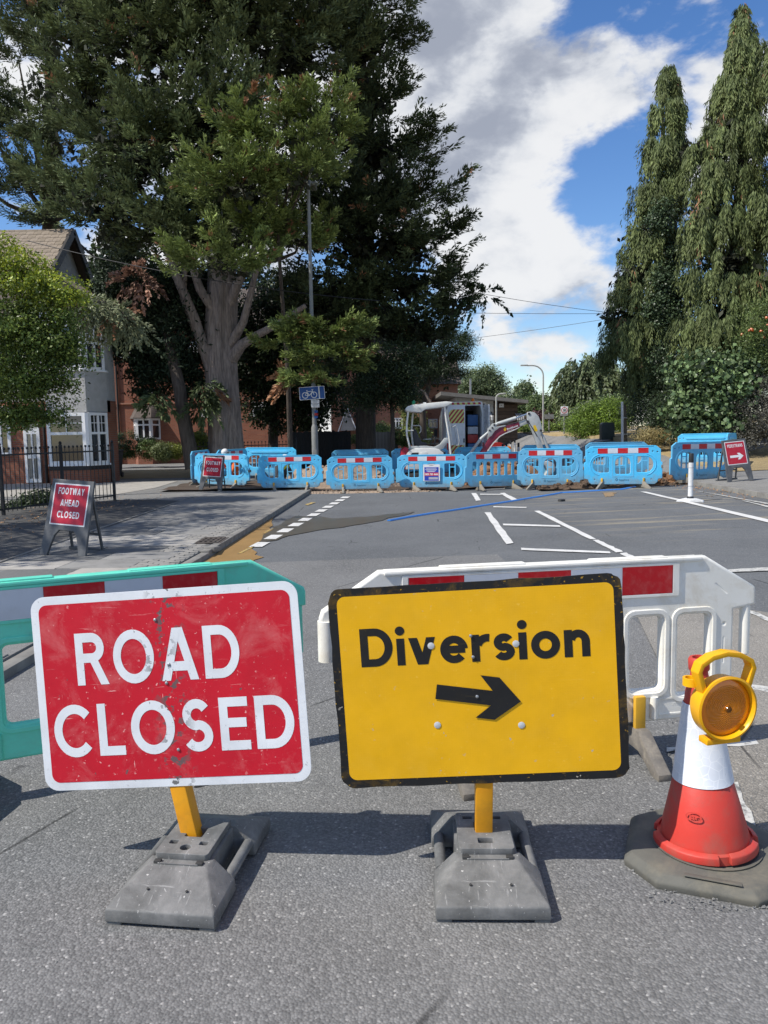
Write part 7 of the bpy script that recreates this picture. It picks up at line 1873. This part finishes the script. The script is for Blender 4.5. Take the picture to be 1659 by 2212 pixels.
W2 = [lobe(1603, 20, 32.6, 10, 22, .4), lobe(1603, 55, 32.4, 22, 30, .6), lobe(1600, 110, 32, 34, 50, .8), lobe(1590, 190, 32, 52, 60, 1.1), lobe(1580, 280, 32, 68, 70, 1.4), lobe(1570, 380, 31.8, 84, 75, 1.6), lobe(1562, 480, 31.6, 92, 75, 1.7), lobe(1565, 580, 31.4, 100, 75, 1.8), lobe(1560, 680, 31.2, 105, 75, 1.9), lobe(1580, 760, 31, 105, 60, 1.8), lobe(1510, 480, 31.6, 40, 70, 1.0), lobe(1500, 330, 32, 36, 40, .9), lobe(1520, 740, 31, 60, 60, 1.4)]
put('crown', [bough_crown(W2, 330, 18, 15, rs, (.85, 1.15), **WK), core(W2[4:], 300, rs, (.2, .4)), bough_crown(W2[:4], 70, 18, 15, rs, (.8, 1.1), **WK)], NEEDLE, tr)
mb = MB(); skeleton(mb, P_(1598, 460, 33), W2, rp, .08, 5); mb.build('branches', BARK_D, tr)
tr = thing('edge_weeping_cypress', 'weeping cypress cut off by the right edge of the view', 'tree', (0, 0, 0))
MB().tube([P_(1715, 960, 31), P_(1715, 100, 31)], [.4, .1], 10).build('trunk', BARK_D, tr)
W3 = [lobe(1690, 110, 30, 40, 90, 1.0), lobe(1700, 270, 30, 70, 100, 1.4), lobe(1690, 450, 29.8, 70, 110, 1.5), lobe(1690, 620, 29.6, 80, 100, 1.6), lobe(1690, 760, 29.4, 70, 70, 1.5)]
put('crown', [bough_crown(W3, 130, 18, 15, rs, (.85, 1.15), **WK), core(W3[1:], 120, rs, (.2, .4))], NEEDLE, tr)

# --- ivy, sycamore and hedge at the foot of the conifers
simple_tree('ivy', 'glossy dark ivy climbing the slender weeping cypress', [P_(1440, 960, 34.5), P_(1440, 560, 34.3)], [.06, .04], [lobe(1440, 615, 33.6, 46, 36, .7), lobe(1425, 660, 33.6, 40, 36, .7), lobe(1440, 700, 33.6, 42, 40, .7), lobe(1425, 480, 33.8, 30, 44, .5), lobe(1455, 560, 33.8, 30, 40, .5), lobe(1440, 770, 33.6, 44, 50, .7), lobe(1470, 650, 33.8, 30, 60, .6)], 420, 60, dict(clump=.28, size=(.07, .12), asp=.8, base=(.028, .045, .022), tip=(.065, .095, .045), face=.6), GLOSSY, sk=False, cat='climber')
simple_tree('sycamore', 'large-leaved sycamore bush at the foot of the tall weeping cypress', [P_(1540, 975, 28.5), P_(1540, 860, 28.5)], [.1, .06], [lobe(1520, 800, 28.5, 70, 40, 1.1), lobe(1560, 850, 28.2, 80, 50, 1.2), lobe(1500, 860, 28.4, 55, 60, 1.0), lobe(1540, 910, 28, 80, 40, 1.1), lobe(1470, 900, 28.5, 40, 50, .9), lobe(1600, 800, 28.6, 60, 50, 1.0)], 330, 30, dict(clump=.4, size=(.10, .23), asp=.85, vary=.4, base=(.045, .075, .030), tip=(.105, .145, .06), face=.6, droop=.3), GLOSSY)
simple_tree('dark_undergrowth', 'dark undergrowth filling the space below the weeping conifers', None, None, [lobe(1378, 890, 39, 40, 45, 1.2), lobe(1420, 865, 34, 55, 60, 1.4), lobe(1450, 900, 31, 55, 55, 1.2), lobe(1420, 930, 32, 40, 24, 1.0), lobe(1480, 820, 32, 60, 70, 1.4)], 330, 70, dict(clump=.4, size=(.06, .12), base=(.016, .026, .014), tip=(.045, .065, .028)), sk=False, cat='shrub')
simple_tree('purple_hedge', 'grey-purple hedge shrub at the right edge behind the grass verge', None, None, [lobe(1625, 900, 27.5, 60, 55, 1.1), lobe(1660, 850, 27.8, 60, 50, 1.1), lobe(1600, 945, 27.2, 50, 24, .9), lobe(1690, 920, 27.2, 70, 50, 1.2)], 360, 60, dict(clump=.28, size=(.045, .08), base=(.045, .045, .036), tip=(.115, .11, .09)), sk=False, cat='shrub')
simple_tree('rowan', 'rowan with orange berries at the right edge among the conifers', [P_(1700, 975, 28), P_(1690, 800, 28)], [.09, .06], [lobe(1640, 690, 28, 45, 50, .7), lobe(1620, 730, 28, 35, 30, .6), lobe(1655, 770, 28, 40, 40, .7)], 110, 60, dict(clump=.3, size=(.05, .1), asp=.4, base=(.06, .09, .03), tip=(.13, .17, .05)))
rw = bpy.data.objects['rowan']
Qb, Nb, _ = sample_lobes([lobe(1625, 720, 27.9, 30, 22, .5), lobe(1650, 690, 27.9, 20, 20, .5)], 12, rs)
bm_ = MB().lathe([(.01, -.05), (.05, -.03), (.06, 0), (.04, .04), (.01, .05)], 7).mesh('berry_cluster')
for p in Qb: link('berry_cluster', bm_, rw, mat('rowan_berry', (.62, .12, .02), None, 9, .4)).location = Vector(p)

# --- bank, bushes and trees down the road
simple_tree('juniper', 'spreading bright green juniper bush on the grass bank', None, None, [lobe(1290, 900, 42, 55, 30, 1.6), lobe(1260, 920, 42, 45, 26, 1.4), lobe(1320, 895, 42, 40, 34, 1.4), lobe(1300, 925, 41, 55, 18, 1.3)], 260, 70, dict(clump=.4, size=(.10, .22), asp=.25, base=(.06, .10, .02), tip=(.17, .24, .035), face=.2), sk=False, cat='shrub')
simple_tree('bank_shrub', 'grey-green bushy shrub between the juniper and the willow', None, None, [lobe(1262, 905, 56, 40, 30, 2.0), lobe(1245, 925, 54, 22, 18, 1.2), lobe(1330, 885, 52, 40, 36, 2.0), lobe(1300, 885, 58, 40, 24, 2.0)], 260, 70, dict(clump=.5, size=(.12, .22), base=(.05, .075, .032), tip=(.12, .155, .06)), sk=False, cat='shrub')
simple_tree('verge_weeds', 'dry straw-coloured weeds at the foot of the bank bushes', None, None, [lobe(1262, 940, 46, 36, 8, 1.0), lobe(1405, 945, 30, 40, 12, .6)], 140, 60, dict(clump=.3, size=(.08, .2), asp=.14, base=(.15, .12, .05), tip=(.32, .26, .12)), sk=False, cat='weeds')
tr = thing('weeping_willow', 'round weeping willow beyond the bank bushes', 'tree', (0, 0, 0))
MB().tube([P_(1245, 945, 74), P_(1245, 860, 74), P_(1255, 800, 74)], [.4, .3, .15], 8).build('trunk', BARK_D, tr)
Lw = [lobe(1255, 790, 74, 38, 30, 2.2), lobe(1235, 820, 74, 34, 40, 2.0), lobe(1285, 815, 74, 38, 45, 2.2), lobe(1260, 845, 73, 50, 34, 2.4), lobe(1310, 820, 74, 30, 50, 2.0)]
put('crown', [plume_crown(Lw, 420, 46, rs, (1.4, 2.6), .22, .05, out=.5, hang=.75, gravity=.4, bl=(.25, .5), bw=(.08, .13), base=(.055, .075, .035), tip=(.135, .160, .075), dead=0, spread=.2)], LEAF, tr)
simple_tree('far_willow', 'grey-green willow rising behind the clubhouse roof', [P_(1040, 940, 90), P_(1042, 850, 90)], [.4, .2], [lobe(1040, 825, 90, 45, 30, 3), lobe(1065, 845, 90, 30, 24, 2), lobe(1010, 845, 90, 30, 22, 2), lobe(1095, 862, 86, 16, 14, 1.4)], 240, 60, dict(clump=.9, size=(.2, .42), asp=.35, base=(.06, .085, .04), tip=(.14, .17, .08), droop=.5))
simple_tree('far_poplar', 'narrow poplar on the skyline left of the far lamp', [P_(1130, 940, 110), P_(1130, 860, 110)], [.4, .2], [lobe(1130, 845, 110, 13, 18, 1.2), lobe(1130, 872, 110, 16, 22, 1.4)], 90, 60, dict(clump=.9, size=(.25, .5), base=(.06, .085, .04), tip=(.13, .16, .07)))
FH = dict(clump=.9, size=(.18, .4), base=(.05, .078, .030), tip=(.125, .16, .06))
simple_tree('far_trees', 'band of mid-green trees beyond the far street lamp', [P_(1160, 945, 88), P_(1160, 900, 88)], [.4, .2], [lobe(1150, 885, 88, 34, 26, 3), lobe(1185, 890, 88, 30, 30, 3), lobe(1215, 890, 88, 30, 30, 3), lobe(1175, 920, 84, 40, 20, 3)], 330, 70, FH)
simple_tree('copper_bush', 'small dark purple bush below the far street lamp', None, None, [lobe(1165, 908, 76, 22, 14, 1.5)], 60, 60, dict(clump=.6, size=(.14, .28), base=(.05, .022, .026), tip=(.10, .045, .05)), sk=False, cat='shrub')
simple_tree('far_hedge', 'low bright hedge along the far footpath', None, None, [lobe(1170, 932, 66, 30, 14, 1.5), lobe(1200, 930, 66, 14, 12, 1.5), lobe(1130, 930, 72, 22, 14, 1.4)], 150, 60, dict(clump=.5, size=(.12, .25), base=(.065, .10, .022), tip=(.16, .21, .045)), sk=False, cat='hedge')
simple_tree('garden_shrub', 'loose green shrub in front of the far brick house', None, None, [lobe(800, 930, 55, 22, 12, .8), lobe(825, 925, 56, 20, 12, .8), lobe(768, 950, 54, 14, 12, .6), lobe(870, 940, 52, 20, 26, .8), lobe(905, 945, 52, 25, 20, .8)], 150, 60, dict(clump=.35, size=(.08, .16), base=(.06, .09, .025), tip=(.15, .19, .06)), sk=False, cat='shrub')
simple_tree('backdrop_trees', 'dark wall of trees behind the houses on the left', [P_(300, 960, 62), P_(300, 820, 62)], [.5, .3], [lobe(270, 640, 50, 150, 120, 3), lobe(520, 700, 62, 200, 130, 4), lobe(760, 720, 66, 160, 110, 4), lobe(880, 800, 70, 80, 80, 3)], 420, 60, dict(clump=1.2, size=(.3, .55), **DIM))
# round clipped bushes by the brick house
BU = [('clipped dark round bush beside the wheelie bin', (275, 962, 40, 34, 30), (.022, .042, .014), (.055, .09, .028)), ('mid-green round bush in front of the white bay window', (322, 968, 39.5, 26, 22), (.04, .065, .018), (.10, .14, .04)), ('pale variegated bush between the green ones', (350, 975, 39, 22, 18), (.07, .09, .03), (.17, .20, .09)), ('golden round bush right of the clipped ones', (372, 975, 39.5, 24, 17), (.09, .11, .02), (.24, .26, .05)), ('bright yellow-green bush at the foot of the yew', (434, 962, 33, 22, 28), (.07, .10, .02), (.22, .28, .05))]
for lb_, (a, b, Y, rx, rz), c1, c2 in BU:
    simple_tree('garden_bush', lb_, None, None, [lobe(a, b, Y, rx, rz, rx * Y / FOC)], 90, 70, dict(clump=.18, size=(.04, .09), base=c1, tip=c2, shell=(.75, 1.0), face=.8), sk=False, cat='bush')
simple_tree('railing_weeds', 'dark leafy weeds growing through the iron railings', None, None, [lobe(75, 1085, 18.2, 40, 24, .4), lobe(20, 1105, 17.4, 40, 16, .4), lobe(110, 1075, 18.8, 24, 18, .3)], 110, 40, dict(clump=.16, size=(.05, .09), base=(.02, .032, .014), tip=(.05, .07, .03)), sk=False, cat='weeds')
# dry leaf-strewn verge under the yew
struct('dry_verge', flat_poly('dry_verge', [(-14.5, 29.3), (-6.9, 29.0), (-6.0, 31), (-5.0, 36), (-9, 37), (-16, 36)], DRY, .098, None), DRY)
# ------------------------------------------------------------------ the two workers in the trench
SKIN = mat('skin', (.42, .24, .17), (.36, .20, .14), 9, .55)
ORANGE = mat('hivis_orange', (.90, .17, .015), (.80, .13, .01), 6, .6, bump=.3, bscale=18)
YELLOW_HV = mat('hivis_yellow', (.62, .75, .03), (.55, .66, .03), 6, .6, bump=.3, bscale=18)
HELM = mat('helmet_white', (.78, .78, .76), None, 6, .3)
DARKC = mat('dark_clothes', (.025, .028, .035), (.04, .042, .05), 6, .8)
SILV = mat('hivis_silver', (.55, .56, .58), None, 9, .3)
def skin_mesh(name, verts, edges, radii, m, parent, sub=2, root=0):
    me = bpy.data.meshes.new(name); me.from_pydata(verts, edges, [])
    o = link(name, me, parent, m)
    md = o.modifiers.new('skin', 'SKIN'); sk = me.skin_vertices[0].data
    for i, r in enumerate(radii): sk[i].radius = (r, r) if not isinstance(r, tuple) else r; sk[i].use_root = (i == root)
    md.use_smooth_shade = True
    s = o.modifiers.new('sub', 'SUBSURF'); s.levels = sub; s.render_levels = sub
    return o
def worker(label, loc, rz, top, legs_m, s=1.0):
    """kneeling figure, bent forward over the trench: one knee down, arms reaching down in front (-y is forward)"""
    t = thing('person', label, 'person', loc, rz); t.scale = (s, s, s)
    V = [(0, .12, .50), (0, .06, .72), (0, -.06, .93), (0, -.15, 1.03), (0, -.20, 1.10),            # pelvis .. neck
         (-.17, -.08, .95), (-.24, -.22, .72), (-.17, -.42, .52), (-.14, -.50, .44),                 # left arm
         (.17, -.08, .95), (.25, -.20, .72), (.19, -.40, .48), (.16, -.48, .39),                     # right arm
         (-.11, .10, .46), (-.15, -.26, .42), (-.15, -.22, .10), (-.15, -.34, .045),                 # front leg
         (.11, .12, .46), (.15, -.02, .08), (.15, .36, .07), (.15, .46, .05)]                        # kneeling leg
    E = [(0, 1), (1, 2), (2, 3), (3, 4), (2, 5), (5, 6), (6, 7), (7, 8), (2, 9), (9, 10), (10, 11), (11, 12), (0, 13), (13, 14), (14, 15), (15, 16), (0, 17), (17, 18), (18, 19), (19, 20)]
    Rr = [.15, .135, (.16, .12), .06, .055, .075, .052, .04, .032, .075, .052, .04, .032, .10, .068, .048, .042, .10, .068, .05, .04]
    skin_mesh('body', V, E, Rr, legs_m, t)
    # jacket over torso and arms
    Vj = V[0:3] + V[5:8] + V[9:12]
    Ej = [(0, 1), (1, 2), (2, 3), (3, 4), (4, 5), (2, 6), (6, 7), (7, 8)]
    skin_mesh('jacket', Vj, Ej, [.172, .158, (.18, .14), .092, .068, .054, .092, .068, .054], top, t)
    for z, y, r in ((.62, .09, .168),):
        MB().lathe([(r, -.025), (r, .025)], 20, c=(0, y, z), cap=False).build('reflective_band', SILV, t)
    # hands: palm and five curled fingers
    for sx, p in ((-1, V[8]), (1, V[12])):
        hv = [p, (p[0], p[1] - .04, p[2] - .05)]; he = [(0, 1)]; hr = [.028, (.034, .016)]
        for k, (dx, L) in enumerate(((-.030, .055), (-.010, .066), (.010, .062), (.028, .050))):
            b = len(hv); hv += [(p[0] + dx, p[1] - .055, p[2] - .085), (p[0] + dx, p[1] - .05 + .012, p[2] - .085 - L * .7)]; he += [(1, b), (b, b + 1)]; hr += [.0095, .008]
        b = len(hv); hv += [(p[0] - sx * .045, p[1] - .045, p[2] - .05), (p[0] - sx * .05, p[1] - .055, p[2] - .085)]; he += [(0, b), (b, b + 1)]; hr += [.011, .009]
        skin_mesh('hand', hv, he, hr, SKIN, t, 1)
    # head tilted down, with face, ears and helmet
    bm = bmesh.new(); bmesh.ops.create_uvsphere(bm, u_segments=18, v_segments=14, radius=1)
    for v in bm.verts:
        x, y, z = v.co
        f = 1 - .18 * max(0, -z) ** 1.5
        v.co = Vector((x * .078 * f, y * .095 * (1 if y > 0 else 1.02 * f), z * .118))
        if y < -.6 and abs(x) < .22 and -.25 < z < .15: v.co.y -= .022 * (1 - abs(x) / .3)
        if y < -.4 and .08 < z < .28 and .2 < abs(x) < .55: v.co.y += .010
    me = bpy.data.meshes.new('head'); bm.to_mesh(me); bm.free()
    me.polygons.foreach_set('use_smooth', [True] * len(me.polygons))
    hd = link('head', me, t, SKIN); hd.location = (0, -.27, 1.20); hd.rotation_euler = (rad(32), 0, 0)
    for sx in (-1, 1):
        MB().lathe([(.012, -.008), (.02, 0), (.008, .01)], 8, c=(sx * .08, .008, 0), M=Matrix.Rotation(PI / 2, 3, 'Y')).build('ear', SKIN, hd)
        MB().lathe([(.003, -.006), (.011, 0), (.003, .006)], 8, c=(sx * .031, -.083, .02), M=Matrix.Rotation(PI / 2, 3, 'X')).build('eye', DARKC, hd)
    MB().box((0, -.088, -.055), (.045, .012, .010)).build('mouth', mat('lip', (.30, .12, .10), None, 9, .5), hd, bevel=.003)
    MB().lathe([(.082, -.06), (.088, -.02), (.086, .04), (.05, .06)], 16, c=(0, .014, .0)).build('hair', mat('hair_dark', (.03, .02, .015), None, 20, .6), hd)
    hp = MB().lathe([(.105, .045), (.112, .05), (.106, .085), (.088, .125), (.05, .15), (.002, .157)], 24, cap=False)
    hp.prism([(-.095, -.085), (.095, -.085), (.06, -.155), (-.06, -.155)], .045, .052, 'xy')
    hp.build('helmet', HELM, hd, angle=60)
    return t
p = at(502, 1000, 23.9)
worker('kneeling worker in orange hi-vis and white helmet behind the footway closed sign', (p.x, 23.9, -.10), rad(-35), ORANGE, ORANGE, 1.0)
p = at(612, 1010, 24.0)
worker('crouching worker in yellow hi-vis trousers and white helmet beside the rubble', (p.x, 23.6, -.30), rad(30), DARKC, YELLOW_HV, 1.0)
